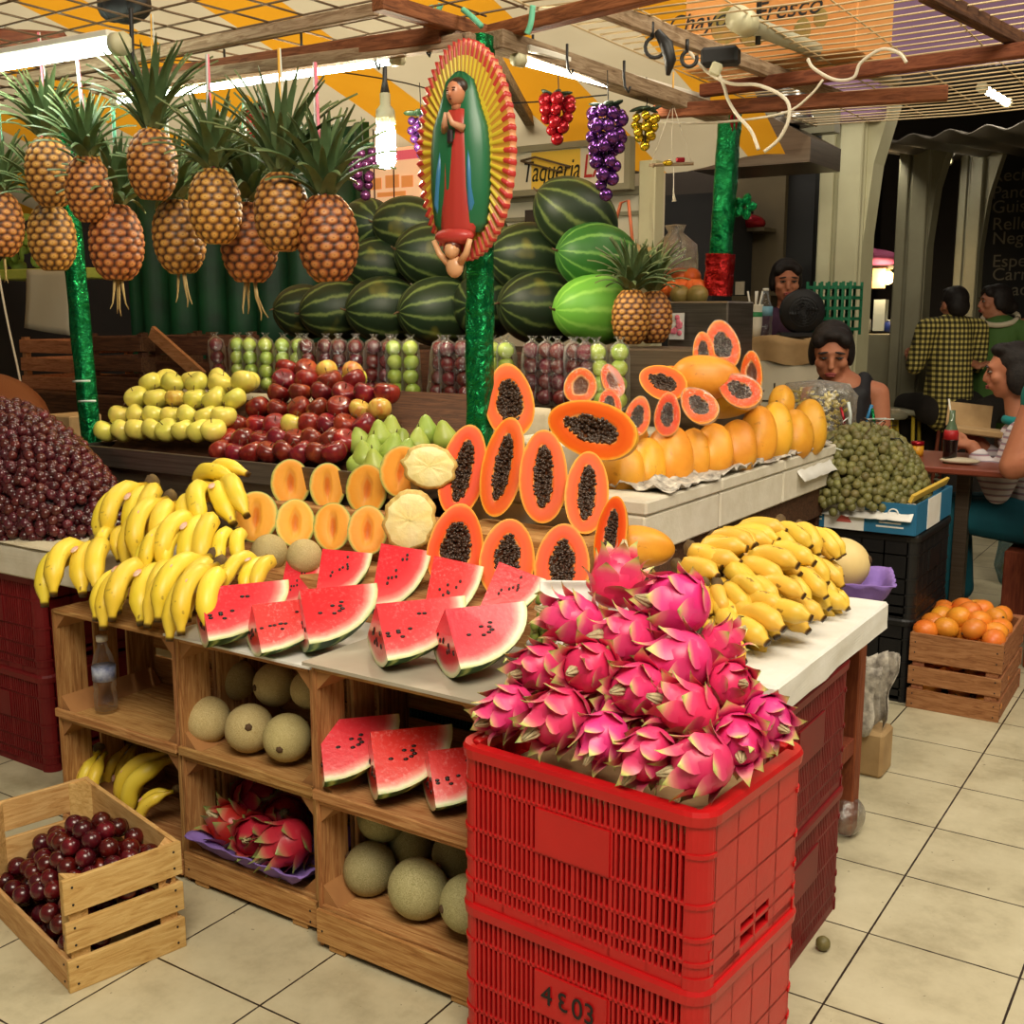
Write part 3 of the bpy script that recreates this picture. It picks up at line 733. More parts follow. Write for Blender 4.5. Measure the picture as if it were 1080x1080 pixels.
# steel counters right of the watermelons
b0 = at(655, 368, y=3.5); 
block('steel_counter', 'low steel counter carrying two standing pineapples', 'counter', -1.965, at(742, 368, y=3.55).x, 3.55, 3.9, .98, b0.z, 'steel_dark')
p0 = at(705, 318, y=4.32); p1 = at(768, 318, y=4.32)
block('steel_counter', 'tall steel cabinet under the bag of oranges', 'counter', p0.x, p1.x, 4.32, 4.6, .0, p0.z, 'steel')
# left white table of grapes
soft_slab('foam_slab', 'long white foam slab under the red grapes and the scale', 'slab', -4.6, -2.80, 1.99, 2.46, .648, .745, 'styro')
crumple('white_cloth', 'creamy paper sheet spread over the foam slab below the red grapes', 'paper', -4.55, -2.9, 1.985, 2.45, .75, .012, 'paper', 40, 20, 8)
block('carton', 'small brown carton with packing straw behind the red grapes', 'box', *sorted((at(48, 460, y=2.75).x, at(75, 460, y=2.75).x)), 2.75, 2.9, .75, at(60, 438, y=2.75).z, 'kraft')
block('wooden_stand', 'narrow dark stand under the small brown carton behind the grapes', 'stand', *sorted((at(46, 460, y=2.75).x, at(77, 460, y=2.75).x)), 2.72, 2.93, 0, .748, 'dark_wood')
# scale
sp = at(118, 545, y=2.36)
t = thing('kitchen_scale', 'small white digital weighing scale with dark display, behind the bananas', 'scale', xf((sp.x, 2.30, .765), (0, 0, -.1)))
mb = MB(); mb.box((0, 0, .02), (.24, .16, .04), ch=.006); mb.build('base', MT['white'], t)
mb = MB(); mb.box((0, 0, 0), (.22, .1, .012), ch=.004); mb.build('display_panel', MT['white'], t, xf((0, .03, .075), (math.radians(38), 0, 0)))
p = MB().box((0, .008, .008), (.17, .05, .004)).build('screen', MT['steel_dark'], t, xf((0, .03, .075), (math.radians(38), 0, 0)))
MB().box((0, .1, .11), (.26, .16, .008), ch=.003).build('platform', MT['chrome'], t)

def slope_board(label, x0, x1, y0, z0, y1, z1):
    o = MB().prism([(y0, .942), (y1, .942), (y1, z1), (y0, z0)], x1 - x0, Matrix(((0, 0, 1, x0), (1, 0, 0, 0), (0, 1, 0, 0), (0, 0, 0, 1)))).build('sloping_board', MT['dark_wood']); return tag(o, label, 'board')
slope_board('dark sloping board under the yellow apple pyramid', -3.5, -2.78, 2.60, .952, 2.86, at(180, 404, y=2.83).z - .05)
slope_board('dark sloping board under the red apple pyramid', -2.77, -2.05, 2.60, .952, 2.99, at(320, 392, y=2.96).z - .055)
block('foam_box', 'low white foam box hidden behind the front row of whole papayas', 'box', -1.94, -1.64, 2.86, 3.5, .972, 1.07, 'styro')
# ------------------------------------------------------------------ fruit kinds
def round_fruit(name, m, r, squash=.92, dimple=.16, stem=True, seg=16, cat='apple'):
    prof = []
    for i in range(13):
        a = PI * i / 12; rr = math.sin(a) * r * (1 + .06 * math.cos(a) * -1); z = -math.cos(a) * r * squash
        if i > 8: z -= r * dimple * smooth(8, 12, i) * 1.6
        if i < 3: z += r * dimple * smooth(3, 0, i) * .9 if i < 3 else 0
        prof.append((max(rr, 1e-5), z))
    mb = MB().lathe(prof, seg)
    root = mb.build(name, m); tag(root, '', cat)
    if stem:
        MB().tube([(0, 0, r * .62), (.002, .001, r * .85), (.005, .002, r * 1.06)], [.0016, .0014, .002], 5).build('stem', MT['stem'], root)
    return Kind(root)
def plain_ball(name, m, r, cat, squash=1.0, seg=10, rings=7, nub=False):
    mb = MB().ball((0, 0, 0), (r, r, r * squash), seg, rings)
    root = mb.build(name, m); tag(root, '', cat)
    if nub: MB().ball((0, 0, r * squash), (r * .16, r * .16, r * .07), 6, 4).build('stem_scar', MT['stem'], root)
    return Kind(root)
def pear_shape(name, m, r, h, cat):
    prof = []
    for i in range(14):
        u = i / 13; z = u * h
        w = r * math.sin(PI * min(u * 1.0, 1) ** .9) ** .5 * (1 - .36 * smooth(.3, .85, u))
        prof.append((max(w, 1e-5) if 0 < i < 13 else 1e-5, z))
    root = MB().lathe(prof, 14).build(name, m); tag(root, '', cat)
    MB().tube([(0, 0, h * .97), (.002, 0, h * 1.1)], [.002, .0016], 5).build('stem', MT['stem'], root)
    return Kind(root)

def banana_mesh(L, R, lx0, lx1, bulge, twist, m, nseg=15):
    mb = MB(); pts = []; rad = []
    for i in range(nseg):
        s = i / (nseg - 1)
        x = lx0 + (lx1 - lx0) * smooth(0, .42, s) + twist * s * s
        y = bulge * math.sin(PI * min(1, s * .94) * .98) ** 1.0 - .004 * s
        pts.append((x, y, L * s * (1 - .06 * s)))
        r = R * (.34 + .66 * smooth(.1, .3, s)) * (1 - .1 * s) * (1 - .62 * smooth(.78, .97, s))
        if i == 0: r = R * .36
        rad.append(r)
    b0 = len(mb.v); mb.tube(pts, rad, 10, m)
    for i in range(nseg):                                    # a blunt five-sided section
        c = Vector(pts[i])
        for k in range(10):
            p = Vector(mb.v[b0 + i * 10 + k]); mb.v[b0 + i * 10 + k] = tuple(c + (p - c) * (1.06 if k % 2 == 0 else .965))
            mb.a[b0 + i * 10 + k] = i / (nseg - 1)
    return mb
def banana_hand(n, L=.2, R=.019, mname='banana', spread=.031, bulge=.045, sticker=True, name='banana_bunch'):
    root = thing(name, '', 'bananas')
    for i in range(n):
        k = i - (n - 1) / 2
        l = L * rnd(.92, 1.04)
        b = banana_mesh(l, R * rnd(.95, 1.05), k * .011, k * spread + rnd(-.003, .003), bulge * rnd(.85, 1.15), k * .012 + rnd(-.01, .01), 0).build('banana', MT[mname], root)
        b.location.y = -.35 * abs(k) * R + (.012 if i % 2 else 0)
        if sticker and i == n // 2:
            MB().ball((k * spread, bulge + R * .92, l * .5), (.009, .002, .012), 8, 4).build('sticker', MT['sticker'], b)
    MB().tube([(-.008 * n * .5, .002, .012), (0, .004, -.014), (0.004, .003, -.026)], [.008, .012 + .0012 * n, .011], 8, flat=(1.3, .8)).build('crown', MT['banana_stem'], root)
    return Kind(root)

def pineapple_body(h=.2, r=.064, cols=12, rows=10):
    def hexd(u, v):
        best = 9
        j0 = math.floor(v)
        for j in (j0 - 1, j0, j0 + 1, j0 + 2):
            off = .5 * (j % 2)
            i0 = math.floor(u - off)
            for i in (i0, i0 + 1):
                du = (u - i - off); dv = (v - j) * .87
                best = min(best, du * du + dv * dv)
        return max(0, 1 - math.sqrt(best) / .6)
    def R(z):
        u = z / h
        return r * (1 - abs(2 * u - .98) ** 3.0 * .30) * (math.sin(PI * min(max(u * .97 + .015, 0), 1)) ** .2)
    mb = MB(); SEG = cols * 6; RN = rows * 5
    prof = [(R(h * i / RN), h * i / RN) for i in range(RN + 1)]
    def fn(rr, z, t):
        d = hexd(t / (2 * PI) * cols, z / h * rows)
        k = rr + .0075 * min(1, d * 2.1) - .0022 * smooth(.72, .95, d)
        return (k * math.cos(t), k * math.sin(t), z)
    mb.lathe(prof, SEG, None, 0, True, fn, lambda rr, z, t: hexd(t / (2 * PI) * cols, z / h * rows))
    return mb
def pineapple_crown(n=46, L=.17, spread=1.0):
    mb = MB()
    for i in range(n):
        f = i / n; a = i * 2.39996; out = (1 - f) * 1.15 * spread + .12; l = L * (.55 + .6 * math.sin(PI * (.2 + .65 * f))) * rnd(.85, 1.15); w = .0165 * rnd(.75, 1.15)
        base = V(math.cos(a) * .02 * (1 - f * .6), math.sin(a) * .02 * (1 - f * .6), .01 + .05 * f)
        rows = 7; vs = []; at_ = []
        side = V(-math.sin(a), math.cos(a), 0); o = V(math.cos(a), math.sin(a), 0)
        p = base.copy(); ang = out * .45
        for k in range(rows):
            s = k / (rows - 1); ww = w * (1 - s) ** .7 * (1 if s > 0 else .9) + .0004
            n_ = V(o.x * math.cos(ang), o.y * math.cos(ang), -math.sin(ang))
            vs += [p - side * ww - n_ * -.003, p + n_ * .002 * -1, p + side * ww - n_ * -.003]; at_ += [s] * 3
            ang += out * .16 + .02
            p = p + (o * math.sin(ang) + V(0, 0, math.cos(ang))) * (l / (rows - 1))
        fs = []
        for k in range(rows - 1):
            for c in range(2):
                q = k * 3 + c; fs.append((q, q + 1, q + 4, q + 3))
        mb.add(vs, fs, 0, True, None, at_)
    return mb
def pineapple(crownL=.17, spread=1.0, roots=0, seed=1, h=.2, r=.066):
    random.seed(seed)
    root = pineapple_body(h, r).build('pineapple', MT['pine']); tag(root, '', 'pineapple')
    c = pineapple_crown(46, crownL, spread).build('crown', MT['pleaf'], root); c.location.z = h - .008
    if roots:
        mb = MB()
        for k in range(roots):
            a = rnd(0, 6.28); x, y = math.cos(a) * .012, math.sin(a) * .012; l = rnd(.05, .1)
            mb.tube([(x, y, .01), (x * 1.5, y * 1.5, -l * .4), (x * 2.2 + rnd(-.012, .012), y * 2, -l * .8), (x * 2.4 + rnd(-.02, .02), y * 3, -l)], [.0045, .0035, .0022, .0012], 5)
        mb.build('stalk', MT['root'], root)
    return Kind(root)

def dragon_fruit(mname='dragon', seed=3, r=.043, h=.105, n=26, flare=1.0):
    random.seed(seed); mb = MB()
    prof = [(max(r * math.sin(PI * i / 12) ** .8, 1e-5), h * (.5 - .5 * math.cos(PI * i / 12))) for i in range(13)]
    mb.lathe(prof, 16, attr=lambda *a: .12)
    for i in range(n):
        f = (i + .5) / n; a = i * 2.39996; u = .06 + .88 * f
        rr = r * math.sin(PI * math.acos(max(-1, min(1, 1 - 2 * u))) / PI) ** .8
        z0 = h * u; o = V(math.cos(a), math.sin(a), 0); side = V(-o.y, o.x, 0)
        l = (.040 + .014 * f) * rnd(.85, 1.15); w = .0265 * (1 - .38 * f) * rnd(.85, 1.1)
        th = math.pi / 2 * (1 - 2 * u)                       # normal elevation: up at the top
        ang = .25 + 1.0 * (1 - u) * .3 - .55 * smooth(.6, 1, f)     # start leaning along the surface
        p = o * (rr * .96) + V(0, 0, z0); lean = (.17 if f < .7 else .34) * flare * rnd(.6, 1.3)
        vs = []; at_ = []; R_ = 6
        # growth direction along the meridian towards the tip
        du = .04; u2 = min(u + du, .995); r2 = r * math.sin(math.acos(1 - 2 * u2)) ** .8
        d = (o * (r2 - rr) + V(0, 0, h * (u2 - u))).normalized(); nn = side.cross(d).normalized()
        if nn.dot(o) < 0 and f < .9: nn = -nn
        if nn.dot(o * .6 + V(0, 0, .2)) < 0: nn = -nn
        for k in range(R_):
            s = k / (R_ - 1); ww = w * (1 - s ** 2.2) * (.8 + .35 * math.sin(PI * min(1, s * 1.2))) + .0008
            vs += [p - side * ww - nn * .004 * (1 - s), p + nn * .002, p + side * ww - nn * .004 * (1 - s)]; at_ += [.15 + .8 * s ** 1.15 * rnd(.95, 1.05)] * 3
            d2 = (d * math.cos(lean * (k + .4)) + nn * math.sin(lean * (k + .4))) if lean * (k + .4) < 2.2 else d
            p = p + d2 * (l / (R_ - 1))
        fs = []
        for k in range(R_ - 1):
            for c in range(2):
                q = k * 3 + c; fs.append((q, q + 1, q + 4, q + 3))
        mb.add(vs, fs, 0, True, None, at_)
    root = mb.build('dragon_fruit', MT[mname]); tag(root, '', 'dragon fruit')
    s = MB()
    for k in range(6):
        a = k * 1.05; s.tube([(math.cos(a) * .006, math.sin(a) * .006, h * .97), (math.cos(a) * .008, math.sin(a) * .008, h * 1.06), (math.cos(a) * .002 + .004, math.sin(a) * .003, h * 1.06 + .022)], [.005, .0045, .0012], 5)
    s.build('flower_stub', MT['flower'], root)
    return Kind(root)

def wedge(L=.19, b=.128, half=.74, seed=1, nseeds=16, name='watermelon_wedge'):
    """apex line along +X at z=b, cut end at x=0, rind underneath reaching z=0"""
    random.seed(seed); mb = MB(); NR = 12; NP = 12; NA = 12
    def P(x, r, a): return (x, r * math.sin(a), b - r * math.cos(a))
    def polar(fn, n2, flip):
        vs = []; at_ = []; fs = []
        for j in range(n2 + 1):
            for i in range(NR + 1):
                q = i / NR; vs.append(fn(q, j / n2)); at_.append(q * .985)
        for j in range(n2):
            for i in range(NR):
                a = j * (NR + 1) + i; q = (a, a + 1, a + NR + 2, a + NR + 1); fs.append(q[::-1] if flip else q)
        mb.add(vs, fs, 0, True, None, at_)
    polar(lambda q, s: P(0, b * q, -half + 2 * half * s), NA, True)
    for sg in (-1, 1):
        polar(lambda q, s: P(L * q * math.sin(s * PI / 2), b * q * math.cos(s * PI / 2), sg * half), NP, sg > 0)
    vs = []; fs = []
    for j in range(NP + 1):
        for i in range(NA + 1):
            s = j / NP; vs.append(P(L * math.sin(s * PI / 2), b * math.cos(s * PI / 2) * 1.0, -half + 2 * half * i / NA))
    for j in range(NP):
        for i in range(NA):
            a = j * (NA + 1) + i; fs.append((a, a + NA + 1, a + NA + 2, a + 1))
    mb.add(vs, fs, 1, True)
    for k in range(nseeds // 2):
        a = rnd(-half * .8, half * .8); q = rnd(.48, .72)
        mb.ball(P(-.0005, b * q, a), (.0025, .0036, .006), 6, 4, (a, 0, 0), 2)
    for sg in (-1, 1):
        for k in range(nseeds // 2):
            s = rnd(.05, .75) * PI / 2; q = rnd(.5, .66)
            c = V(*P(L * q * math.sin(s), b * q * math.cos(s), sg * half))
            mb.ball(c, (.0055, .0022, .0034), 6, 4, (sg * half, 0, 0), 2)
    root = mb.build(name, [MT['wflesh'], MT['wrind'], MT['seed']]); tag(root, '', 'watermelon wedge')
    return Kind(root)

def cut_half(name, a, b, skin, flesh, cav, depth, asym=.14, seeds=0, cat='papaya half', seed=1, wrap=False, seedr=.005):
    """Z is the long axis, the cut face looks along +Y"""
    random.seed(seed); mb = MB(); NA = 40
    def w(u): return b * math.sqrt(max(0, 1 - u * u)) * (1 - asym * u)
    def O(ps): u = math.sin(ps); return V(w(u) * (1 if math.cos(ps) >= 0 else -1) if abs(math.cos(ps)) > 1e-6 else 0, 0, a * u)
    def Cv(ps): return V(cav[0] * b * math.cos(ps) * (1 - asym * math.sin(ps)), 0, cav[1] * a * math.sin(ps))
    rhos = [0, .12, .24, .36, .44, .5, .56, .64, .74, .84, .92, .97, 1.0]
    vs = []; at_ = []; fs = []
    for rho in rhos:
        for k in range(NA):
            ps = 2 * PI * k / NA; o = O(ps); c = Cv(ps) * (1 + .05 * math.sin(5 * ps + seed))
            if rho >= .5: p = c + (o - c) * ((rho - .5) / .5); p.y = .002 * (1 - (rho - .75) ** 2 * 16) if .5 < rho < 1 else 0
            else: p = c * (rho / .5); p.y = -depth * (1 - (rho / .5) ** 2)
            vs.append(p); at_.append(rho)
    for j in range(len(rhos) - 1):
        for k in range(NA):
            q, e = j * NA + k, j * NA + (k + 1) % NA
            fs.append((q, q + NA, e + NA, e))
    mb.add(vs, fs, 0, True, None, at_)
    NZ = 18; NT_ = 12
    vs = []; fs = []
    for j in range(NZ + 1):
        u = -math.cos(PI * j / NZ)
        for k in range(NT_ + 1):
            t = PI * k / NT_; vs.append((w(u) * math.cos(t), -w(u) * math.sin(t) * .96, a * u))
    for j in range(NZ):
        for k in range(NT_):
            q = j * (NT_ + 1) + k; fs.append((q, q + NT_ + 1, q + NT_ + 2, q + 1))
    mb.add(vs, fs, 1, True)
    root = mb.build(name, [MT[flesh], MT[skin]]); tag(root, '', cat)
    if seeds:
        sb = MB()
        for k in range(seeds):
            q = math.sqrt(rnd(0, 1)) * .97; ps = rnd(0, 2 * PI); c = Cv(ps) * q
            c.y = -depth * (1 - q * q) * rnd(.45, .9) + rnd(-.001, .004)
            sb.ball(c, (seedr, seedr * .9, seedr * 1.25), 6, 4, (rnd(0, 3), rnd(0, 3), 0))
        sb.build('seeds', MT['pseed'], root)
    if wrap:
        fb = MB(); vs = []; fs = []
        for j in range(NZ + 1):
            u = -math.cos(PI * j / NZ)
            for k in range(24):
                t = 2 * PI * k / 24; y = math.sin(t); vs.append((w(u) * 1.03 * math.cos(t) + rnd(-.001, .001), (w(u) * y * -.99 if y > 0 else .006 * -y) + rnd(-.001, .001), a * u * 1.03))
        for j in range(NZ):
            for k in range(24):
                q, e = j * 24 + k, j * 24 + (k + 1) % 24; fs.append((q, e, e + 24, q + 24))
        fb.add(vs, fs); fb.build('plastic_wrap', MT['film'], root)
    return Kind(root)
def whole_papaya(a=.13, b=.072, seed=1):
    mb = MB(); prof = []
    for i in range(19):
        u = -math.cos(PI * i / 18); prof.append((max(b * math.sqrt(max(0, 1 - abs(u) ** 2.3)) * (1 - .12 * u), 1e-5), a * (u + 1)))
    mb.lathe(prof, 25, None, 0, True, lambda r, z, t: (r * (1 + .035 * math.cos(5 * t + seed)) * math.cos(t), r * (1 + .035 * math.cos(5 * t + seed)) * math.sin(t), z))
    root = mb.build('papaya', MT['pskin']); tag(root, '', 'papaya')
    MB().tube([(0, 0, 2 * a - .003), (.001, 0, 2 * a + .006)], [.006, .004], 6).build('stem', MT['stem'], root)
    return Kind(root)
def pine_slab(a, b, seed):
    random.seed(seed); mb = MB(); N = 48
    out = [(b * math.cos(t) * (1 + .06 * math.sin(9 * t + seed) + rnd(-.03, .03)), a * math.sin(t) * (1 + rnd(-.02, .02))) for t in [2 * PI * k / N for k in range(N)]]
    rings = [(0, .004), (.5, .004), (.88, .003), (1.0, -.004), (1.02, -.02), (.8, -.045), (.4, -.06), (0, -.064)]
    vs = []; 
    for (q, y) in rings:
        for (x, z) in out: vs.append((x * q, y + rnd(-.0012, .0012), z * q))
    fs = []; mm = []
    for j in range(len(rings) - 1):
        f = [(j * N + k, (j + 1) * N + k, (j + 1) * N + (k + 1) % N, j * N + (k + 1) % N) for k in range(N)]
        b0 = len(mb.f); fs += f; mm += [0 if j < 2 else 1] * N
    mb.add(vs, fs, 0, True); mb.m = mm
    root = mb.build('pineapple_half', [MT['pineflesh'], MT['pineedge']]); tag(root, '', 'cut pineapple'); return Kind(root)
def watermelon(mname, r=.15, l=.19):
    mb = MB(); prof = [(max(r * math.sin(PI * i / 20), 1e-5), -l * math.cos(PI * i / 20)) for i in range(21)]
    root = mb.lathe(prof, 32).build('watermelon', MT[mname]); tag(root, '', 'watermelon')
    MB().tube([(0, 0, l - .004), (.003, .002, l + .012), (.01, .004, l + .022)], [.006, .004, .003], 6).build('stem', MT['stem'], root)
    return Kind(root)
def bauble_bunch(name, label, mname, P, n, r, L, wid, leaf=True, cat='hanging ornament'):
    root = thing(name, label, cat, Matrix.Translation(Vector(P)), 'shiny plastic grape bunches under the roof')
    me = MB().ball((0, 0, 0), r, 14, 9).mesh('grape', [MT[mname]])
    pts = []; tries = 0
    while len(pts) < n and tries < 6000:
        tries += 1; f = rnd(0, 1); z = -f * L; R = wid * (1 - f) ** .75 * (.75 + .25 * min(1, f * 6)); a = rnd(0, 2 * PI)
        p = V(R * math.cos(a), R * math.sin(a), z)
        if all((p - q).length > r * 1.45 for q in pts): pts.append(p)
    for p in pts:
        o = bpy.data.objects.new('grape', me); COL.objects.link(o); o.parent = root; o.location = p; s = rnd(.85, 1.1); o.scale = (s, s, s)
    st = MB().tube([(0, 0, -L * .8), (0, 0, .01), (.004, 0, .04), (0, 0, .12)], [.004, .003, .0018, .0015], 6)
    st.build('string', MT['cable_black'], root)
    if leaf:
        lb = MB()
        for k in range(5):
            a = k * 1.3; lb.ball((math.cos(a) * .03, math.sin(a) * .03, .02), (.028, .016, .006), 8, 5, (rnd(-.5, .5), rnd(-.5, .5), a))
        lb.build('leaf', MT['leaf_dark'], root)
    return root
# ------------------------------------------------------------------ fruit laid out on the stall
CAMP = EYE
def facing(p, lift=0.0):
    d = (CAMP - p); d.z = 0; d.normalize(); return (d + V(0, 0, lift)).normalized()
def zy(zdir, ydir):
    return basis(zdir, ydir)
# ---- yellow, red and mixed apples in the steel tray
K_y = round_fruit('apple', MT['apple_y'], .045); K_r = round_fruit('apple', MT['apple_r'], .044)
K_o = round_fruit('apple', MT['apple_o'], .039); K_g = round_fruit('apple', MT['apple_g'], .038)
def tumble(): return Euler((rnd(-.7, .7), rnd(-.7, .7), rnd(0, 6.28))).to_matrix().to_4x4()
def rows_of(kind_fn, rows, what, group, y0, dy, k=1.0):
    for j, (py, xa, xb, n) in enumerate(rows):
        for i in range(n):
            px = xa + (xb - xa) * (i / max(1, n - 1)); P = at(px + rnd(-1, 1), py + rnd(-1, 1), y=y0 + dy * j)
            kd, word = kind_fn(j, i, n)
            kd.put(xf(P, tumble(), k * rnd(.95, 1.05)), f'{word}, {ORD[i]} from the left in the {ORD[j]} row up, {what}', group)
mixr = random.Random(5)
rows_of(lambda j, i, n: (K_o, 'blushed orange apple') if (j, i) == (2, 2) else (K_y, 'pale yellow apple'),
        [(454, 112, 226, 8), (438, 127, 236, 7), (420, 143, 248, 6), (404, 158, 258, 5), (401, 176, 262, 4)],
        'yellow pyramid', 'yellow apples in the steel tray', 2.60, .056, 1.0)
def redk(j, i, n):
    u = i / max(1, n - 1)
    if u > .72 and mixr.random() < .55: return (K_o, 'blushed yellow apple')
    if (j, i) in ((2, 3), ): return (K_y, 'yellow apple')
    return (K_r, 'dark red apple')
rows_of(redk, [(477, 232, 352, 8), (464, 240, 365, 8), (448, 252, 384, 8), (431, 272, 400, 7), (415, 294, 408, 6), (401, 300, 372, 4), (390, 302, 345, 3)],
        'red pyramid', 'red apples in the steel tray', 2.58, .062, .98)
K_g.put(xf(at(357, 408, y=2.93), tumble()), 'green apple lying near the top of the red apple pyramid')
K_o.put(xf(at(372, 392, y=3.0), tumble()), 'orange yellow apple behind the red apple pyramid top')
K_y.put(xf(at(374, 399, y=3.05), tumble()), 'lone yellow apple at the back of the red apple pyramid')
# ---- green pears and guavas
K_p = pear_shape('pear', MT['guava'], .042, .1, 'pear')
gp = [(391, 478, 2.60), (375, 490, 2.56), (398, 492, 2.56), (411, 476, 2.60), (411, 457, 2.72), (402, 462, 2.66), (424, 470, 2.66), (451, 457, 2.74), (472, 462, 2.76), (425, 482, 2.58), (380, 468, 2.66), (386, 484, 2.58), (440, 470, 2.68)]
gl = ['dark green pear with a white sticker below the red apples', 'green pear at the front tray edge, beside the cut melons', 'small green pear between the cut melons and the pear heap', 'green pear in the middle of the pear heap',
      'tall green pear on top of the pear heap', 'green pear touching the last red apples', 'green pear behind the orange melon half', 'big green pear standing above the peeled pineapple', 'green pear behind the tall cut papaya', 'green pear tucked under the orange melon half', 'pear wedged against the red apples', 'low pear at the tray rim', 'pear between the peeled pineapple and the heap']
for (px, py, y), l in zip(gp, gl):
    P = at(px, py, y=y); K_p.put(xf(P - V(0, 0, .04), Euler((rnd(-.3, .3), rnd(-.3, .3), rnd(0, 6)))), l)
# ---- apples in clear bags
K_bg = plain_ball('apple', MT['apple_g'], .031, 'apple', .95, 12, 8); K_br = plain_ball('apple', MT['apple_rd'], .031, 'apple', .95, 12, 8)
def bag_kind(n=4):
    mb = MB(); r = .037; H = n * .0545
    prof = [(r * .5, -.004), (r * .98, .008), (r * 1.05, .04), (r * .98, H * .5), (r * 1.04, H * .8), (r * .85, H - .004), (r * .35, H + .010), (r * .22, H + .016), (r * .5, H + .028)]
    mb.lathe(prof, 18, None, 0, True, lambda rr, z, t: (rr * math.cos(t) * (1 + .09 * math.sin(5 * t + z * 40)), rr * math.sin(t) * (1 + .09 * math.sin(4 * t + z * 30)), z))
    mb.lathe([(.009, H + .010), (.0105, H + .014), (.009, H + .019)], 8)
    root = mb.build('plastic_bag', MT['bag']); tag(root, '', 'bag'); return Kind(root)
K_bag = bag_kind()
segs = [(234, 1, 'r'), (251, 5, 'g'), (329, 6, 'r'), (419, 2, 'g'), (460, 4, 'r'), (523, 2, 'g'), (560, 5, 'r'), (637, 2, 'g')]
nb = 0
for x0, n, c in segs:
    for i in range(n):
        px = x0 + i * 15.5; B = at(px, 411 - .012 * (px - 230), y=3.42); B.z = 1.13
        lean = xf(B, Euler((rnd(-.05, .02), rnd(-.12, .12), rnd(0, 6)))); nb += 1
        col = 'green' if c == 'g' else 'dark red'
        where = f'{ORD[nb - 1]} from the left end' if nb <= 14 else f'{ORD[27 - nb]} from the steel counter end'
        K_bag.put(lean, f'clear knotted bag of {col} apples, {where} of the ledge', 'bagged apples on the ledge')
        for k in range(4):
            P = lean @ V(rnd(-.004, .004), rnd(-.004, .004), .031 + k * .0545)
            (K_bg if c == 'g' else K_br).put(xf(P, tumble()), f'{col} apple, {["lowest", "second up", "third up", "topmost"][k]} in the bag {where}', f'{col} apples in clear bags')
# ---- watermelons on the shelf
KW = watermelon('wm'); KW2 = watermelon('wm', .15, .178); KL = watermelon('wm_light', .135, .175); KM = watermelon('wm_mid', .14, .18)
wm = [(KW2, 322, 329, 3.86, (-.55, -1, .1), .84, 'dark watermelon at the bottom left end of the watermelon pile'),
      (KW, 356, 327, 3.82, (-.65, -.8, -.1), .90, 'striped watermelon with yellow patches in the bottom row, under the rightmost hanging pineapple'),
      (KW2, 406, 327, 3.80, (-.55, -.8, 0), .97, 'watermelon with a yellow ground spot in the bottom row'),
      (KW, 464, 329, 3.80, (-.5, -.9, 0), .97, 'dark striped watermelon in the bottom row touching the green foil pole'),
      (KW2, 514, 322, 3.84, (.2, -1, 0), .92, 'watermelon in the bottom row right behind the green foil pole'),
      (KW, 572, 325, 3.78, (-.55, -.9, .1), .98, 'large striped watermelon in the bottom row, left of the pale one'),
      (KL, 629, 327, 3.72, (-.6, -.9, 0), .98, 'pale light green watermelon in the bottom row beside the pineapples'),
      (KW2, 402, 281, 3.90, (-.75, -.8, .1), .86, 'watermelon with a yellow blotch in the middle row'),
      (KW, 459, 271, 3.90, (-.5, -.85, .15), .95, 'dark striped watermelon in the middle row, left of the hanging saint plaque foot'),
      (KW2, 514, 276, 3.94, (.1, -1, 0), .88, 'watermelon in the middle row right behind the green foil pole'),
      (KW, 560, 273, 3.86, (-.6, -.8, .1), .95, 'yellow streaked watermelon in the middle row, left of the brighter green one'),
      (KM, 630, 272, 3.80, (-.6, -.9, .15), .93, 'bright green smooth watermelon in the middle row'),
      (KW2, 388, 238, 3.98, (.9, -.5, 0), .82, 'dark watermelon in the top row behind the light bulb'),
      (KW, 432, 238, 3.96, (-.85, -.6, .1), .85, 'watermelon in the top row beside the lit menu board'),
      (KW2, 506, 250, 3.98, (.3, -1, .1), .84, 'watermelon in the top row mostly hidden by the hanging saint plaque'),
      (KW, 607, 228, 3.84, (-.62, -.6, .52), .92, 'round striped watermelon alone on top of the pile, below the taqueria sign')]
for kd, px, py, y, ax, s, l in wm:
    kd.put(xf(at(px, py, y=y), basis(V(*ax)) @ rotm(rnd(0, 6), 'Z'), s), l, 'watermelons piled on the shelf')
# ---- papayas
PH = [cut_half('papaya_half', .143, .074, 'pskin', 'pflesh', (.46, .62), .026, .1, 260, seed=1), cut_half('papaya_half', .15, .066, 'pskin', 'pflesh', (.4, .68), .024, .06, 260, seed=2),
      cut_half('papaya_half', .13, .083, 'pskin', 'pflesh', (.55, .58), .03, .16, 300, seed=3)]
PW = [cut_half('papaya_half', .11, .068, 'pskin', 'pflesh', (.5, .58), .028, .16, 190, seed=4, wrap=True), cut_half('papaya_half', .115, .08, 'pskin', 'pflesh', (.55, .55), .03, .12, 200, seed=5, wrap=True),
      cut_half('papaya_half', .11, .07, 'pskin', 'pflesh', (.55, .6), .034, .12, 0, seed=6, wrap=True)]
def put_half(kd, pt, pb, yt, yb, label, ll, yaw=0.0, group='cut papaya halves', wpx=None):
    """long axis from pixel pb (bottom) to pt (top); cut face to the viewer; ll = natural full length"""
    T, B = at(*pt, y=yt), at(*pb, y=yb); ax = (T - B); c = (T + B) / 2
    f = facing(c, .18); f.rotate(Euler((0, 0, yaw)))
    s = ax.length / ll
    kd.put(xf(c, basis(ax, f), s if wpx is None else (s * wpx, s, s)), label, group)
put_half(PH[2], (534, 383), (541, 462), 2.74, 2.70, 'big cut papaya half standing highest, right against the green foil pole', .26, .1, wpx=1.0)
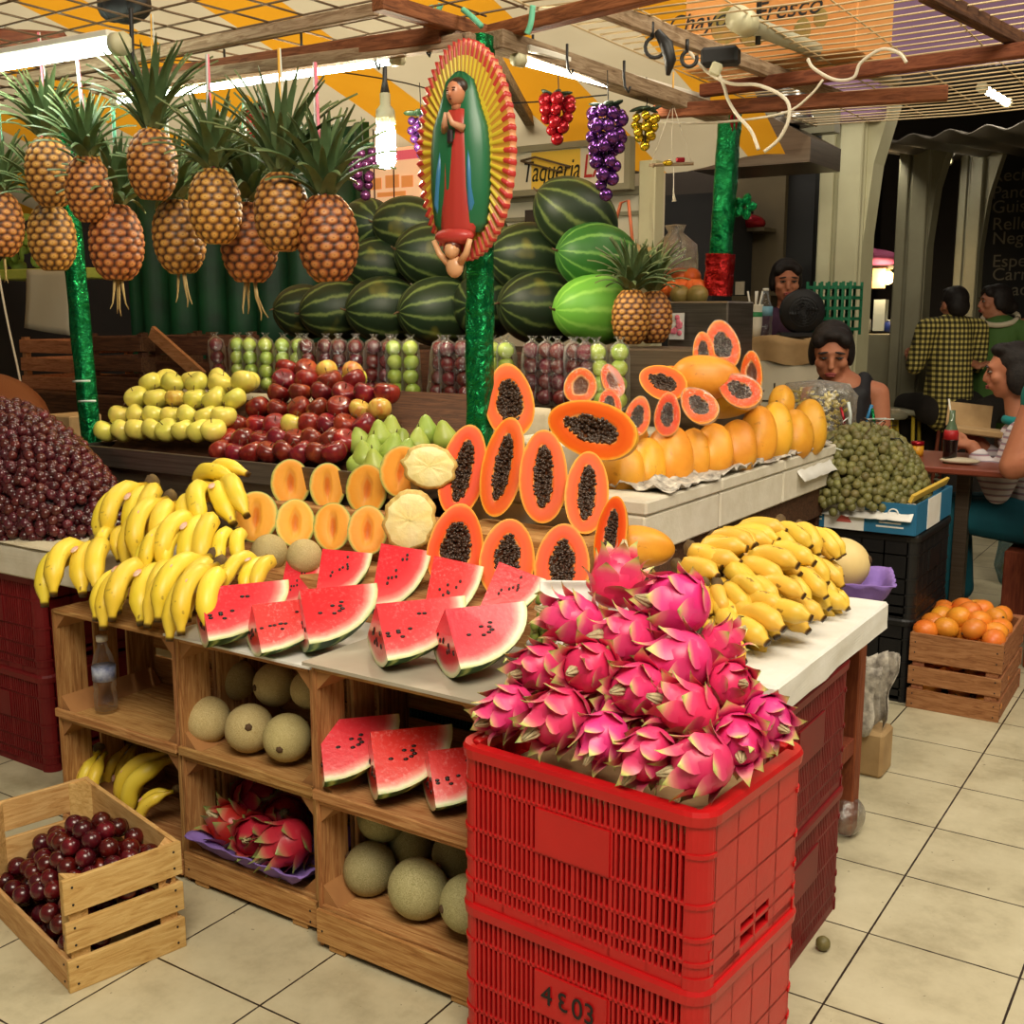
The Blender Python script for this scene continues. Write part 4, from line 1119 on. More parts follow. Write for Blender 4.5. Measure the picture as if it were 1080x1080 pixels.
put_half(PH[1], (498, 448), (478, 545), 2.56, 2.46, 'cut papaya half behind the peeled pineapple, with grey seeds', .30, .0, wpx=1.1)
put_half(PH[1], (540, 440), (520, 545), 2.56, 2.46, 'tall narrow cut papaya half leaning to one side below the highest half', .30, -.25, wpx=.95)
put_half(PH[1], (574, 453), (572, 552), 2.54, 2.46, 'upright cut papaya half directly below the big lying half', .30, .0, wpx=1.15)
put_half(PH[1], (622, 476), (616, 563), 2.56, 2.46, 'upright cut papaya half beside the whole papayas', .30, .1, wpx=1.15)
put_half(PH[0], (579, 437), (670, 468), 2.66, 2.62, 'large cut papaya half lying sideways over the others', .286, .1, wpx=1.0)
put_half(PH[1], (650, 523), (638, 606), 2.40, 2.32, 'narrow cut papaya half with a thin seed slit, above the topmost dragon fruit', .30, -.5, wpx=1.0)
put_half(PH[2], (488, 531), (474, 622), 2.32, 2.24, 'wide cut papaya half in the lower row beside the peeled pineapple', .26, .1, wpx=1.0)
put_half(PH[0], (540, 547), (530, 632), 2.32, 2.24, 'cut papaya half in the middle of the lower row', .286, .05, wpx=1.3)
put_half(PH[0], (596, 552), (590, 640), 2.30, 2.22, 'cut papaya half in the lower row beside the white tray', .286, .0, wpx=1.25)
put_half(PW[1], (757, 338), (767, 390), 3.50, 3.47, 'plastic wrapped papaya half at the very top of the papaya pile', .23, .2, wpx=.95)
put_half(PW[0], (740, 350), (744, 392), 3.44, 3.42, 'plastic wrapped papaya half with grey seeds next to the topmost one', .22, .0, wpx=.85)
put_half(PW[0], (677, 418), (668, 460), 2.92, 2.88, 'plastic wrapped papaya half with a deep dark hollow behind the large lying half', .22, .0, wpx=1.0)
put_half(PW[0], (706, 414), (702, 460), 3.02, 3.0, 'plastic wrapped papaya half with a white glare on its seeds', .22, .0, wpx=.95)
put_half(PH[0], (676, 392), (722, 414), 3.26, 3.22, 'papaya half with red flesh lying slanted behind the wrapped ones', .286, .2, wpx=1.15)
put_half(PW[0], (722, 411), (752, 443), 3.16, 3.12, 'plastic wrapped papaya half tilted above the whole papayas', .22, .1, wpx=1.05)
put_half(PW[0], (760, 398), (800, 424), 3.36, 3.32, 'plastic wrapped papaya half with pinkish rim lying below the topmost pair', .22, .2, wpx=1.0)
put_half(PW[2], (792, 370), (792, 420), 3.53, 3.51, 'papaya slab without seeds standing behind the wrapped halves', .22, -.3, wpx=.75)
put_half(PW[2], (612, 388), (612, 425), 2.96, 2.92, 'emptied papaya half with a pale hollow behind the large lying half', .22, -.2, wpx=1.4)
put_half(PW[2], (640, 384), (652, 418), 3.05, 3.02, 'curved orange papaya piece behind the large lying half', .22, .5, wpx=1.0)
put_half(PW[0], (642, 410), (644, 442), 2.84, 2.80, 'small plastic wrapped papaya half just above the large lying half', .22, .1, wpx=1.1)
put_half(PH[0], (700, 388), (740, 402), 3.40, 3.38, 'thin papaya half seen edge on at the back of the pile', .286, .3, wpx=.6)
KP = [whole_papaya(.118, .076, 1), whole_papaya(.128, .07, 2.2)]
wp = [(655, 468, 530, 2.80, 0, .0), (680, 462, 524, 2.92, 1, 0), (703, 448, 518, 3.02, 0, .0), (728, 452, 512, 3.14, 1, 0), (750, 447, 505, 3.22, 0, 0), (775, 443, 502, 3.34, 0, 0), (797, 428, 492, 3.52, 1, .1), (815, 424, 486, 3.66, 1, .1), (835, 432, 486, 3.82, 0, .15), (851, 421, 482, 3.96, 1, .1), (664, 440, 500, 2.98, 1, .1), (822, 407, 440, 3.90, 0, .3)]
nm = ['whole papaya nearest to the cut halves, half hidden by the large lying one'] + [f'whole yellow orange papaya standing in the front row, {ORD[i]} from the cut halves' for i in range(1, 10)] + ['whole papaya peeping out under the large lying half', 'whole papaya lying behind the far end of the front row']
for (px, t, b, y, k, lean), l in zip(wp, nm):
    B, T = at(px, b, y=y), at(px + 4, t, y=y + .07); s = (T - B).length / (.236 if k == 0 else .256)
    KP[k].put(xf(B, basis(T - B, (0, -1, .2)) @ rotm(rnd(0, 6), 'Z'), (min(s * 1.12, 1.15), min(s * 1.12, 1.15), s)), l, 'whole papayas on the foam boxes')
for px, py, y, l, ax, s in ((678, 577, 2.46, 'whole papaya lying behind the narrow cut half, above the small bananas', (.8, .5, -.1), .68), (744, 398, 3.38, 'whole yellow papaya lying under the topmost wrapped halves', (1, .3, 0), .95),
                      (770, 418, 3.5, 'whole papaya lying behind the wrapped halves', (1, .4, .2), .9)):
    P = at(px, py, y=y); KP[0].put(xf(P, basis(V(*ax)), s) @ Matrix.Translation((0, 0, -.118)), l, 'whole papayas on the foam boxes')
# ---- cut melons, whole melons, peeled pineapple
KH = [cut_half('melon_half', .076, .063, 'melon', 'mflesh', (.3, .62), .012, .02, 0, 'cut melon', 1), cut_half('melon_half', .076, .063, 'melon', 'mflesh', (.26, .66), .012, -.03, 0, 'cut melon', 3)]
mh = [((306, 484), (307, 534), 2.48, 2.46, 'cut orange melon half at the start of the upper melon row, nearest the red apples', 1.0), ((345, 488), (346, 538), 2.48, 2.46, 'cut orange melon half in the middle of the upper melon row', .92), ((388, 489), (385, 543), 2.48, 2.46, 'cut orange melon half closing the upper melon row, under the pears', 1.0),
      ((271, 518), (268, 572), 2.33, 2.29, 'cut orange melon half beside the banana bunches', 1.05), ((312, 526), (311, 577), 2.33, 2.29, 'cut orange melon half in the lower row, second from the bananas', .97), ((351, 530), (350, 581), 2.33, 2.29, 'cut orange melon half in the lower row, third from the bananas', .97), ((389, 533), (386, 586), 2.33, 2.29, 'cut orange melon half in the lower row beside the peeled pineapple', .95),
      ((428, 470), (418, 524), 2.50, 2.47, 'orange melon half behind the upper peeled pineapple', 1.0)]
for i, (t, b, yt, yb, l, wv) in enumerate(mh): put_half(KH[i % 2], t, b, yt, yb, l, .152, [.0, .1, -.25][i % 3] if i != 3 else -.15, 'cut melon halves', wv)
KM_ = plain_ball('melon', MT['melon'], .07, 'melon', .97, 24, 16, True); KMg = plain_ball('melon', MT['melon_green'], .066, 'melon', .95, 24, 16, True)
def melon(kd, px, py, y, rpx, l, r0=.07, group='whole netted melons'):
    P = at(px, py, y=y); d = (P - EYE).dot(FWD); kd.put(xf(P, Euler((rnd(-1.8, -.6), rnd(-.5, .5), rnd(0, 6))), rpx / FPX * d / r0), l, group)
melon(KM_, 284, 583, 2.2, 20, 'whole netted melon in front of the cut melons, beside the bananas'); melon(KM_, 321, 587, 2.2, 19, 'whole netted melon in front of the cut melons, behind the watermelon wedges')
for px, py, y, rp, l in ((249, 717, 2.0, 22, 'netted melon in the upper row of the middle crate, left of its pair'), (290, 722, 1.98, 23.5, 'netted melon in the middle of the upper crate row'), (327, 727, 1.97, 21, 'netted melon in the upper crate row half hidden by the crate side'),
                         (219, 759, 1.88, 25, 'netted melon in the bottom row of the middle crate, nearest the water bottle crate'), (263, 768, 1.88, 26, 'netted melon in the bottom row of the middle crate, centre'), (303, 778, 1.88, 26, 'netted melon in the bottom row of the middle crate, beside the watermelon shelf')):
    melon(KM_, px, py, y, rp, l, group='melons in the middle wooden crate')
for px, py, y, rp, l in ((403, 860, 1.93, 28, 'greenish melon touching the shelf above, in the corner crate'), (434, 886, 1.98, 26, 'greenish melon tucked behind the others in the corner crate'), (390, 916, 1.87, 29, 'greenish melon at the crate post side in the corner crate'), (441, 937, 1.84, 33, 'yellowish melon at the front of the corner crate'), (482, 900, 1.96, 27, 'greenish melon above the front ones beside the red crate'), (493, 953, 1.82, 31, 'greenish melon at the front partly hidden by the red crate')):
    melon(KMg, px, py, y, rp, l, .066, 'melons in the corner wooden crate')
kh = plain_ball('melon', MT['honeydew'], .1, 'melon', 1.12, 24, 16, True)
kh.put(xf(at(884, 596, y=3.0), (.2, 1.3, .4), .76), 'big smooth pale melon on a violet pulp tray behind the small bananas')
KS = [pine_slab(.062, .075, 2), pine_slab(.075, .062, 5)]
P = at(453, 492, y=2.44); KS[0].put(xf(P, basis((.1, .25, 1), facing(P, .1)), 1.0), 'peeled pineapple half with yellow flesh lying crosswise over the melon half')
P = at(432, 549, y=2.3); KS[1].put(xf(P, basis((.15, .25, 1), facing(P, .2)), (1.12, 1, 1.1)), 'pale peeled pineapple half standing behind the watermelon wedges')
# ---- watermelon wedges
WK = [wedge(.19, .128, .74, 1), wedge(.2, .128, .66, 2), wedge(.17, .135, .8, 3)]
def lay(kd, px, py, z, yaw, s, l, roll=0.0, group='watermelon wedges lying on the boards'):
    P = at(px, py, z=z); kd.put(xf(P, rotm(yaw, 'Z') @ rotm(roll, 'X'), s), l, group)
ZB, ZC = .664, .690
lay(WK[0], 214, 681, ZB, 1.0, 1.12, 'watermelon wedge with pale sugary flesh, nearest the bananas', 0)
lay(WK[1], 268, 691, ZB, 1.05, .95, 'small watermelon wedge squeezed between two larger wedges')
lay(WK[2], 318, 686, ZB, .95, 1.1, 'watermelon wedge in the centre of the front row, above the melon crate')
lay(WK[0], 398, 701, ZC, .95, 1.08, 'watermelon wedge with many seeds above the crate of three wedges')
lay(WK[2], 470, 712, ZC, .95, 1.08, 'large watermelon wedge at the end of the front row, touching the dragon fruits')
def stand(kd, pt, pb, yt, yb, yaw, s, l):
    """cut end up, rind to the right, flat side to the viewer"""
    T, B = at(*pt, y=yt), at(*pb, y=yb); up = (T - B).normalized(); c = T
    f = facing(c, .3); f.rotate(Euler((0, 0, yaw))); ex = -up
    ny = (f - up * f.dot(up)).normalized()         # side normal towards the viewer
    right = ny.cross(up) * -1
    if right.dot(RGT) < 0: right = -right
    # local: x = ex, rind direction -z tilted by half; side face (sg=-1) normal
    h = .74; nz = right * -math.cos(h) + ny * math.sin(h); nz.normalize(); 
    yv = nz.cross(ex); M = Matrix((ex, yv, nz)).transposed().to_4x4()
    kd.put(xf(c, M, s) @ Matrix.Translation((0, 0, -.128)), l, 'watermelon wedges standing on end')
stand(WK[0], (302, 592), (292, 645), 2.16, 2.06, .0, .78, 'narrow watermelon wedge standing on end beside the bananas')
stand(WK[2], (342, 580), (333, 640), 2.16, 2.04, .0, .98, 'pale pink watermelon wedge standing on end behind the front row centre')
stand(WK[0], (402, 573), (390, 640), 2.16, 2.04, .0, 1.02, 'deep red watermelon wedge standing on end in front of the pale pineapple')
stand(WK[1], (458, 586), (444, 660), 2.14, 2.0, .0, .98, 'watermelon wedge standing on end with seeds down its face')
stand(WK[2], (528, 594), (500, 660), 2.10, 1.98, .0, .86, 'watermelon wedge standing on end beside the white tray')
lay(WK[2], 338, 825, .385, .85, 1.1, 'watermelon wedge in the crate shelf, nearest the melon crate', group='watermelon wedges in the crate'); lay(WK[2], 392, 838, .385, .85, 1.1, 'middle watermelon wedge in the crate shelf', group='watermelon wedges in the crate'); lay(WK[0], 452, 850, .385, .85, 1.0, 'watermelon wedge in the crate shelf partly hidden by the red crate', group='watermelon wedges in the crate')
# ---- dragon fruits
DK = [dragon_fruit('dragon', 3, .049, .104, 19), dragon_fruit('dragon', 11, .05, .1, 18, .9), dragon_fruit('dragon', 17, .048, .11, 20, 1.15)]
df = [(650, 612, 2.04, 28, (.1, .3, 1)), (713, 637, 2.0, 33, (-.6, -.8, .2)), (607, 655, 1.93, 27, (-.7, -.5, .3)), (663, 672, 1.92, 29, (-.7, -.6, .1)), (716, 697, 1.90, 32, (-.75, -.55, -.1)), (572, 703, 1.85, 25, (-.4, -.8, -.1)), (622, 704, 1.82, 28, (-.1, -.95, .1)),
      (672, 727, 1.80, 29, (-.2, -.9, .2)), (537, 747, 1.735, 25, (-.4, -.8, -.3)), (590, 757, 1.72, 31, (-.3, -.7, -.2)), (636, 778, 1.70, 26, (-.1, -.7, -.4)), (727, 748, 1.79, 29, (-.7, -.5, .3)), (684, 796, 1.68, 28, (-.2, -.7, -.4)), (738, 806, 1.67, 32, (-.6, -.5, -.2)), (779, 779, 1.77, 27, (.4, -.8, -.2)),
      (810, 757, 1.88, 24, (.75, -.5, -.1)), (771, 722, 1.94, 24, (.7, -.5, .3)), (757, 682, 2.04, 22, (.6, .2, .5)), (688, 640, 2.08, 24, (.1, .6, .5)), (700, 765, 1.82, 24, (.1, -.6, .6)), (655, 752, 1.83, 24, (.2, -.7, .4)), (600, 722, 1.86, 22, (0, -.6, .6)), (640, 690, 1.97, 24, (.2, -.4, .8))]
dl = ['dragon fruit at the very top of the heap below the narrow papaya half', 'large dragon fruit high in the heap beside the small bananas', 'dragon fruit beside the green grapes', 'dragon fruit under the topmost one with an open cream tip', 'large dragon fruit in the heap centre right below the high large one', 'dragon fruit touching the last watermelon wedge', 'star shaped dragon fruit facing the viewer in the heap middle',
      'dragon fruit with an open rosette in the very middle of the heap', 'dragon fruit at the front corner near the wooden crate', 'big dragon fruit on the front rim, second from the wooden crate', 'greenish dragon fruit on the front rim, third from the wooden crate', 'spiky dragon fruit above the front rim, below the large centre one', 'dragon fruit on the front rim, fourth from the wooden crate', 'big dragon fruit at the near corner of the crate rim', 'dragon fruit at the crate side rim with a pale star tip',
      'outermost dragon fruit on the side rim near the white slab', 'side turned dragon fruit against the white slab', 'dragon fruit half hidden under the small bananas', 'dragon fruit hidden behind the high large one', 'dragon fruit sunk between the front rim ones and the heap', 'dragon fruit in the shade under the open rosette', 'dragon fruit sunk behind the big front rim one', 'dragon fruit deep in the heap under the cream tip one']
for i, ((px, py, y, rp, ax), l) in enumerate(zip(df, dl)):
    P = at(px, py, y=y); d = (P - EYE).dot(FWD); s = rp / FPX * d / .05
    DK[i % 3].put(xf(P, basis(V(*ax)) @ rotm(rnd(0, 6), 'Z'), s) @ Matrix.Translation((0, 0, -.054)), l, 'pink dragon fruits on the red crate')
DR = dragon_fruit('dragon_red', 21, .048, .1, 20, .6)
for i, (px, py, y, rp, ax, l) in enumerate(((245, 871, 1.88, 23, (-.3, -.6, .6), 'red dragon fruit at the near end of the violet tray'), (271, 842, 1.98, 25, (.8, -.3, .3), 'red dragon fruit resting on top of the others in the violet tray'), (270, 882, 1.85, 23, (.3, -.8, .3), 'red dragon fruit in the middle of the violet tray'), (303, 889, 1.84, 25, (-.4, -.6, -.3), 'red dragon fruit with green scales at the far end of the violet tray'), (300, 862, 1.97, 23, (.5, -.5, .5), 'red dragon fruit at the back of the violet tray'))):
    P = at(px, py, y=y); d = (P - EYE).dot(FWD); DR.put(xf(P, basis(V(*ax)), rp / FPX * d / .05) @ Matrix.Translation((0, 0, -.052)), l, 'red dragon fruits on the violet tray')
def pulp(name, label, P, w, d, seed, rot=0.0, h=.05):
    def fn(u, v):
        a, b = (u - .5) * 2, (v - .5) * 2; e = max(abs(a), abs(b)); 
        return (a * w / 2 * (1 + .03 * math.sin(v * 25)), b * d / 2 * (1 + .03 * math.sin(u * 31)), h * smooth(.66, 1, e) + .004 * math.sin(u * 25 + seed) * math.sin(v * 22))
    o = MB().grid(fn, 28, 22).build(name, MT['violet']); o.modifiers.new('t', 'SOLIDIFY').thickness = .003; o.matrix_basis = xf(P, (0, 0, rot)); return tag(o, label, 'tray')
pulp('pulp_tray', 'wavy violet pulp tray holding red dragon fruits in the lower crate', (-1.965, 1.91, .095), .40, .28, 1)
pulp('pulp_tray', 'violet pulp tray under the pale melon behind the small bananas', at(893, 620, y=3.02) - V(0, 0, .02), .24, .24, 2, .3, .06)
# ---- big bananas
random.seed(31)
BK = {n: banana_hand(n, .2, .0225, 'banana', .036, .05) for n in (2, 3, 4, 5)}
def hand(kd, ps, pt, ys, yt, l, L=.2, up=(0, -.55, .83), group='yellow banana bunches on the crate top'):
    S, T = at(*ps, y=ys), at(*pt, y=yt); ax = T - S; s = ax.length / (L * .96)
    kd.put(xf(S, basis(ax, up), max(.75, min(1.3, s))), l, group)
hand(BK[4], (101, 578), (72, 640), 1.97, 1.77, 'banana bunch at the outermost corner above the water bottle')
hand(BK[2], (148, 606), (112, 660), 1.95, 1.76, 'pair of bananas between the outermost bunch and its neighbour')
hand(BK[4], (172, 598), (133, 668), 1.97, 1.76, 'banana bunch hanging over the crate edge with a rough dark crown')
hand(BK[3], (224, 592), (170, 672), 1.98, 1.75, 'greenish banana bunch beside the first watermelon wedge')
hand(BK[4], (160, 514), (122, 590), 2.2, 1.98, 'big banana bunch at the top in front of the weighing scale')
hand(BK[3], (179, 530), (150, 606), 2.14, 1.95, 'banana bunch in the middle with stickers, below the top bunch')
hand(BK[4], (218, 546), (186, 612), 2.12, 1.93, 'banana bunch with a sticker right below the dark crowned top bunch')
hand(BK[4], (226, 519), (236, 574), 2.24, 2.06, 'banana bunch in the back near the cut melons')
hand(BK[3], (214, 523), (256, 512), 2.3, 2.26, 'bananas lying crosswise at the very back of the pile')
hand(BK[4], (282, 596), (246, 632), 2.03, 1.86, 'short banana bunch behind the first watermelon wedge')
hand(BK[3], (252, 566), (238, 606), 2.14, 2.0, 'bananas peeping out below the back bunch, near the whole melons')
hand(BK[3], (232, 600), (200, 676), 1.9, 1.73, 'bananas hanging lowest over the crate edge, beside the watermelon wedge')
hand(BK[3], (190, 560), (160, 612), 2.05, 1.9, 'bananas buried in the middle of the pile')
hand(BK[3], (130, 560), (112, 600), 2.08, 1.95, 'bananas buried under the top bunch')
block('riser_board', 'low wooden step under the banana bunches', 'riser', -2.70, -2.22, 1.98, 2.14, .658, .70, 'crate')
g2 = 'bananas in the lower wooden crate'
hand(BK[5], (105, 792), (92, 850), 1.92, 1.86, 'banana bunch standing in the lower wooden crate', up=(-.2, -1, .2), group=g2)
hand(BK[4], (140, 785), (128, 845), 2.02, 1.98, 'banana bunch at the back of the lower wooden crate', up=(0, -1, .3), group=g2)
hand(BK[3], (185, 795), (140, 858), 1.95, 1.88, 'bananas leaning along the side of the lower wooden crate', up=(-.6, -.6, .5), group=g2)
hand(BK[2], (185, 835), (150, 868), 1.9, 1.85, 'two bananas at the bottom of the lower wooden crate', up=(-.4, -.6, .7), group=g2)
# ---- small bananas on the white slab
random.seed(12)
SK = {n: banana_hand(n, .12, .0205, 'banana_small', .036, .018, False, 'small_banana_bunch') for n in (3, 4, 5)}
g3 = 'small banana hands on the white slab'
sm = [(5, (735, 583), (802, 592), 2.52, 2.46, (0, -.3, 1)), (4, (722, 600), (772, 603), 2.44, 2.4, (0, -.5, 1)), (4, (772, 600), (815, 622), 2.48, 2.40, (-.1, -.5, 1)), (4, (800, 560), (826, 588), 2.7, 2.62, (.2, -.4, 1)), (5, (825, 556), (845, 592), 2.76, 2.68, (.3, -.4, 1)), (4, (845, 560), (868, 590), 2.8, 2.74, (.5, -.3, 1)),
      (4, (760, 620), (778, 650), 2.36, 2.28, (-.2, -.6, .8)), (3, (745, 620), (752, 655), 2.33, 2.26, (-.3, -.7, .6)), (5, (775, 625), (805, 652), 2.38, 2.30, (0, -.6, .8)), (5, (770, 662), (812, 684), 2.28, 2.20, (0, -.6, .8)), (4, (765, 648), (800, 668), 2.32, 2.24, (0, -.6, .8)), (4, (800, 645), (838, 672), 2.42, 2.34, (.2, -.5, .9)),
      (5, (828, 590), (858, 622), 2.66, 2.60, (.6, -.4, .7)), (5, (840, 610), (868, 640), 2.66, 2.60, (.7, -.3, .6)), (4, (850, 592), (874, 612), 2.78, 2.74, (.7, -.3, .6)), (5, (826, 630), (862, 652), 2.6, 2.54, (.6, -.5, .6)), (4, (845, 640), (874, 658), 2.68, 2.64, (.7, -.3, .6)), (4, (815, 605), (840, 640), 2.56, 2.48, (.4, -.5, .8)), (4, (760, 572), (812, 575), 2.62, 2.58, (0, -.2, 1)), (4, (790, 590), (830, 612), 2.58, 2.5, (.1, -.4, 1))]
sl = ['on top of the heap with its dark crown towards the papayas', 'at the side of the heap behind the high dragon fruit', 'curving down the heap front below the top hand', 'at the top, first of three hands near the table end', 'at the top, middle of three hands near the table end', 'at the top, closest to the pale melon', 'in the heap front above the greenish shadowed one', 'upright beside the dragon fruits', 'in the middle of the heap front', 'lowest in front on the bare slab', 'just above the lowest front hand', 'lowest at the slab side edge',
      'high on the walkway side of the heap', 'halfway down the walkway side of the heap', 'on the walkway side nearest the pale melon', 'low on the walkway side of the heap', 'lowest on the walkway side near the slab corner', 'at the turn between heap front and walkway side', 'at the back of the heap below the foam box', 'under the top hand in the heap centre']
for (n, ps, pt, ys, yt, up), l in zip(sm, sl):
    hand(SK[n], ps, pt, ys, yt, 'hand of small bananas ' + l, .12, up, g3)
o = MB().ball((-1.06, 2.50, .725), (.16, .2, .075), 20, 10).build('newspaper', MT['newspaper']); tag(o, 'crumpled newspaper mound under the small bananas', 'newspaper')
# ---- spheres in heaps
def scatter_heap(n, fn, sep, seed, tries=20000):
    r = random.Random(seed); pts = []; t = 0
    while len(pts) < n and t < tries:
        t += 1; p = fn(r)
        if p is None: continue
        if all((p - q).length_squared > sep * sep for q in pts): pts.append(p)
    return pts
K_pl = plain_ball('plum', MT['plum'], .0235, 'plum', .95, 14, 9, False)
def plumf(r):
    x, y = r.uniform(-.225, .225), r.uniform(-.11, .11); top = .20 + .07 * math.exp(-((x - .02) / .12) ** 2 - ((y - .02) / .08) ** 2) - .09 * smooth(.0, -.11, y) - .05 * smooth(.05, -.22, x)
    return V(x, y, top - r.choice((0, 0, 0, .03, .06, .09)))
for i, p in enumerate(sorted(scatter_heap(135, plumf, .041, 4), key=lambda q: -q.z)):
    K_pl.put(PC @ xf(p, tumble()), 'dark red plum in the broken pale wooden crate on the floor', 'plums in the broken wooden crate')
K_mg = plain_ball('mango', MT['mango'], .04, 'mango', 1.18, 14, 9, True)
def mf(r): 
    x, y = r.uniform(-.19, .19), r.uniform(-.12, .12); return V(x, y, .29 + .05 * (1 - (x / .2) ** 2) * (1 - (y / .13) ** 2) - r.choice((0, 0, .06, .12, .18, .24)))
for p in scatter_heap(80, mf, .066, 8): K_mg.put(OC @ rotm(PI / 2, 'Z') @ xf(p, Euler((rnd(1, 2), rnd(-1, 1), rnd(0, 6)))), 'orange mango in the reddish wooden crate by the walkway', 'mangoes in the reddish crate')
def in_view(p):
    q = p - EYE; d = q.dot(FWD); return -16 < 540 + FPX * q.dot(RGT) / d < 1096
def merged_balls(name, label, cat, m, pts, r):
    mb = MB()
    for p in pts: mb.ball(p, r, 7, 5)
    return tag(mb.build(name, MT[m]), label, cat, kind='stuff')
K_gr = plain_ball('grape', MT['grape'], .0175, 'grape', 1.05, 10, 7)
GC = V(-3.62, 2.24, .76)
def gh(x, y): return .40 * max(0, 1 - ((x - GC.x) / .60) ** 2 - ((y - GC.y) / .30) ** 2) ** .8
def grf(r, off=0):
    x, y = GC.x + r.uniform(-.3, .6), GC.y + r.uniform(-.3, .2); h = gh(x, y)
    if h <= 0.012: return None
    p = V(x, y, GC.z + h + r.uniform(-.006, .008) - off)
    return p if in_view(p) else None
for p in scatter_heap(300, grf, .0265, 2, 90000): K_gr.put(xf(p, tumble()), 'dark red globe grape in the big heap on the white foam slab', 'red grapes heaped on the foam slab')
merged_balls('grapes', 'mass of dark grapes lying beneath the top layer of the heap', 'grapes', 'grape', scatter_heap(900, lambda r: grf(r, r.choice((.006, .02, .034))), .015, 12, 60000), .0175)
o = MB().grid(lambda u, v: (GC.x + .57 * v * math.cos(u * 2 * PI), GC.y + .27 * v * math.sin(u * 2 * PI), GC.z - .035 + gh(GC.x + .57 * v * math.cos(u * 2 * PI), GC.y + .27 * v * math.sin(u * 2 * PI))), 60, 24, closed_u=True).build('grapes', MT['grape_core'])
tag(o, 'dark dome for the shade inside the red grape heap', 'grapes', kind='stuff')
K_lm = plain_ball('green_lime_fruit', MT['lime'], .0175, 'fruit', 1, 10, 7)
LC = V(-1.27, 4.44, .745)
def lh(x, y): return .27 * max(0, 1 - abs((x - LC.x) / .25) ** 2.2 - abs((y - LC.y) / .33) ** 2.2) ** .75
def lmf(r, off=0):
    x, y = LC.x + r.uniform(-.26, .26), LC.y + r.uniform(-.34, .25); h = lh(x, y)
    return None if h < .008 else V(x, y, LC.z + h + r.uniform(-.006, .008) - off)
for p in scatter_heap(295, lmf, .0285, 6, 60000): K_lm.put(xf(p, tumble()), 'small round dark green fruit in the heap on the blue carton', 'small green fruits heaped in the blue carton')
merged_balls('green_fruits', 'lower layers of the small green fruit heap in the blue carton', 'fruit', 'lime', scatter_heap(700, lambda r: lmf(r, r.choice((.006, .02, .034))), .016, 16, 60000), .0175)
o = MB().grid(lambda u, v: (LC.x + .23 * v * math.cos(u * 2 * PI), LC.y + .31 * v * math.sin(u * 2 * PI), LC.z - .05 + lh(LC.x + .23 * v * math.cos(u * 2 * PI), LC.y + .31 * v * math.sin(u * 2 * PI))), 60, 24, closed_u=True).build('green_fruits', MT['lime'])
tag(o, 'dark inside of the small green fruit heap', 'fruit', kind='stuff')
for px, py, l in ((868, 995, 'single small green fruit lying on the floor tiles by the red crates'),):
    P = at(px, py, z=.0175); K_lm.put(xf(P), l)
# stray bits of twine and leaf in the green heap
mb = MB()
for k in range(16):
    x, y = LC.x + rnd(-.16, .16), LC.y + rnd(-.25, .15); z = LC.z + lh(x, y) + .02; mb.tube([(x, y, z), (x + rnd(-.03, .03), y + rnd(-.03, .03), z + .02), (x + rnd(-.06, .06), y + rnd(-.05, .05), z + rnd(0, .02))], .0022, 5, k % 3)
o = mb.build('twine', [MT['whitetie'], MT['cable_black'], MT['stem']]); tag(o, 'scraps of twine and twigs tangled in the small green fruits', 'twine', kind='stuff')
# white tray of green grapes
P = at(600, 632, y=2.12)
t = thing('foam_tray', 'white foam tray with green grapes between the wedges and the dragon fruits', 'tray', xf(P, basis(facing(P, .7), (0, 0, 1))))
MB().grid(lambda u, v: ((u - .5) * .13, (v - .5) * .075, .018 * smooth(.6, 1, max(abs(u - .5), abs(v - .5)) * 2)), 24, 20).build('tray', MT['slab'], t).modifiers.new('t', 'SOLIDIFY').thickness = .003
K_gg = plain_ball('green_grape', MT['ggrape'], .0105, 'grape', 1.15, 10, 7)
r9 = random.Random(3)
for k in range(26):
    P = at(573 + r9.uniform(-10, 10), 655 + r9.uniform(-24, 24), y=2.03 + r9.uniform(-.03, .02)); K_gg.put(xf(P, tumble()), 'small green grape between the last watermelon wedge and the dragon fruits', 'green grapes beside the dragon fruits')
# little mangoes beside the scale
K_ym = plain_ball('small_mango', MT['banana_small'], .03, 'mango', 1.3, 12, 8, True)
for px, py, y, l in ((95, 529, 2.36, 'small yellow mango beside the weighing scale, nearest the grapes'), (109, 522, 2.42, 'small yellow mango in the middle behind the weighing scale'), (120, 514, 2.47, 'small yellow mango farthest back behind the weighing scale')):
    P = at(px, py, y=y); d = (P - EYE).dot(FWD); K_ym.put(xf(P, (1.4, rnd(-.4, .4), 1.1), .9), l, 'small mangoes by the scale')
# standing pineapples on the steel counter
KT = pineapple(.15, 1.15, 0, 77)
B = at(665, 363, y=3.62); s = .95
KT.put(xf(B, (0, 0, .5), s), 'pineapple standing upright on the low steel counter'); 
B2 = at(690, 362, y=3.76); KT.put(xf(B2, (.0, .08, 2.5), .93), 'pineapple standing behind the other one on the low steel counter')
# water bottle in the upper crate
B = at(112, 745, y=1.87); B.z = .367
t = thing('water_bottle', 'clear plastic water bottle with a blue label in the wooden crate', 'bottle', B)
r = .031; mb = MB(); mb.lathe([(.02, 0), (r, .004), (r, .05), (r * .9, .06), (r, .07), (r * .98, .08), (r * 1.0, .13), (r * .8, .158), (.014, .182), (.013, .2)], 20).build('bottle_body', MT['pet'], t)
MB().lathe([(r * 1.02, .088), (r * 1.03, .128)], 20).build('paper_label', mat('blue_label', (30, 56, 130), .4, (200, 206, 220), 30), t)
MB().lathe([(.0155, .198), (.0155, .213), (1e-5, .213)], 14).build('cap', MT['white'], t)
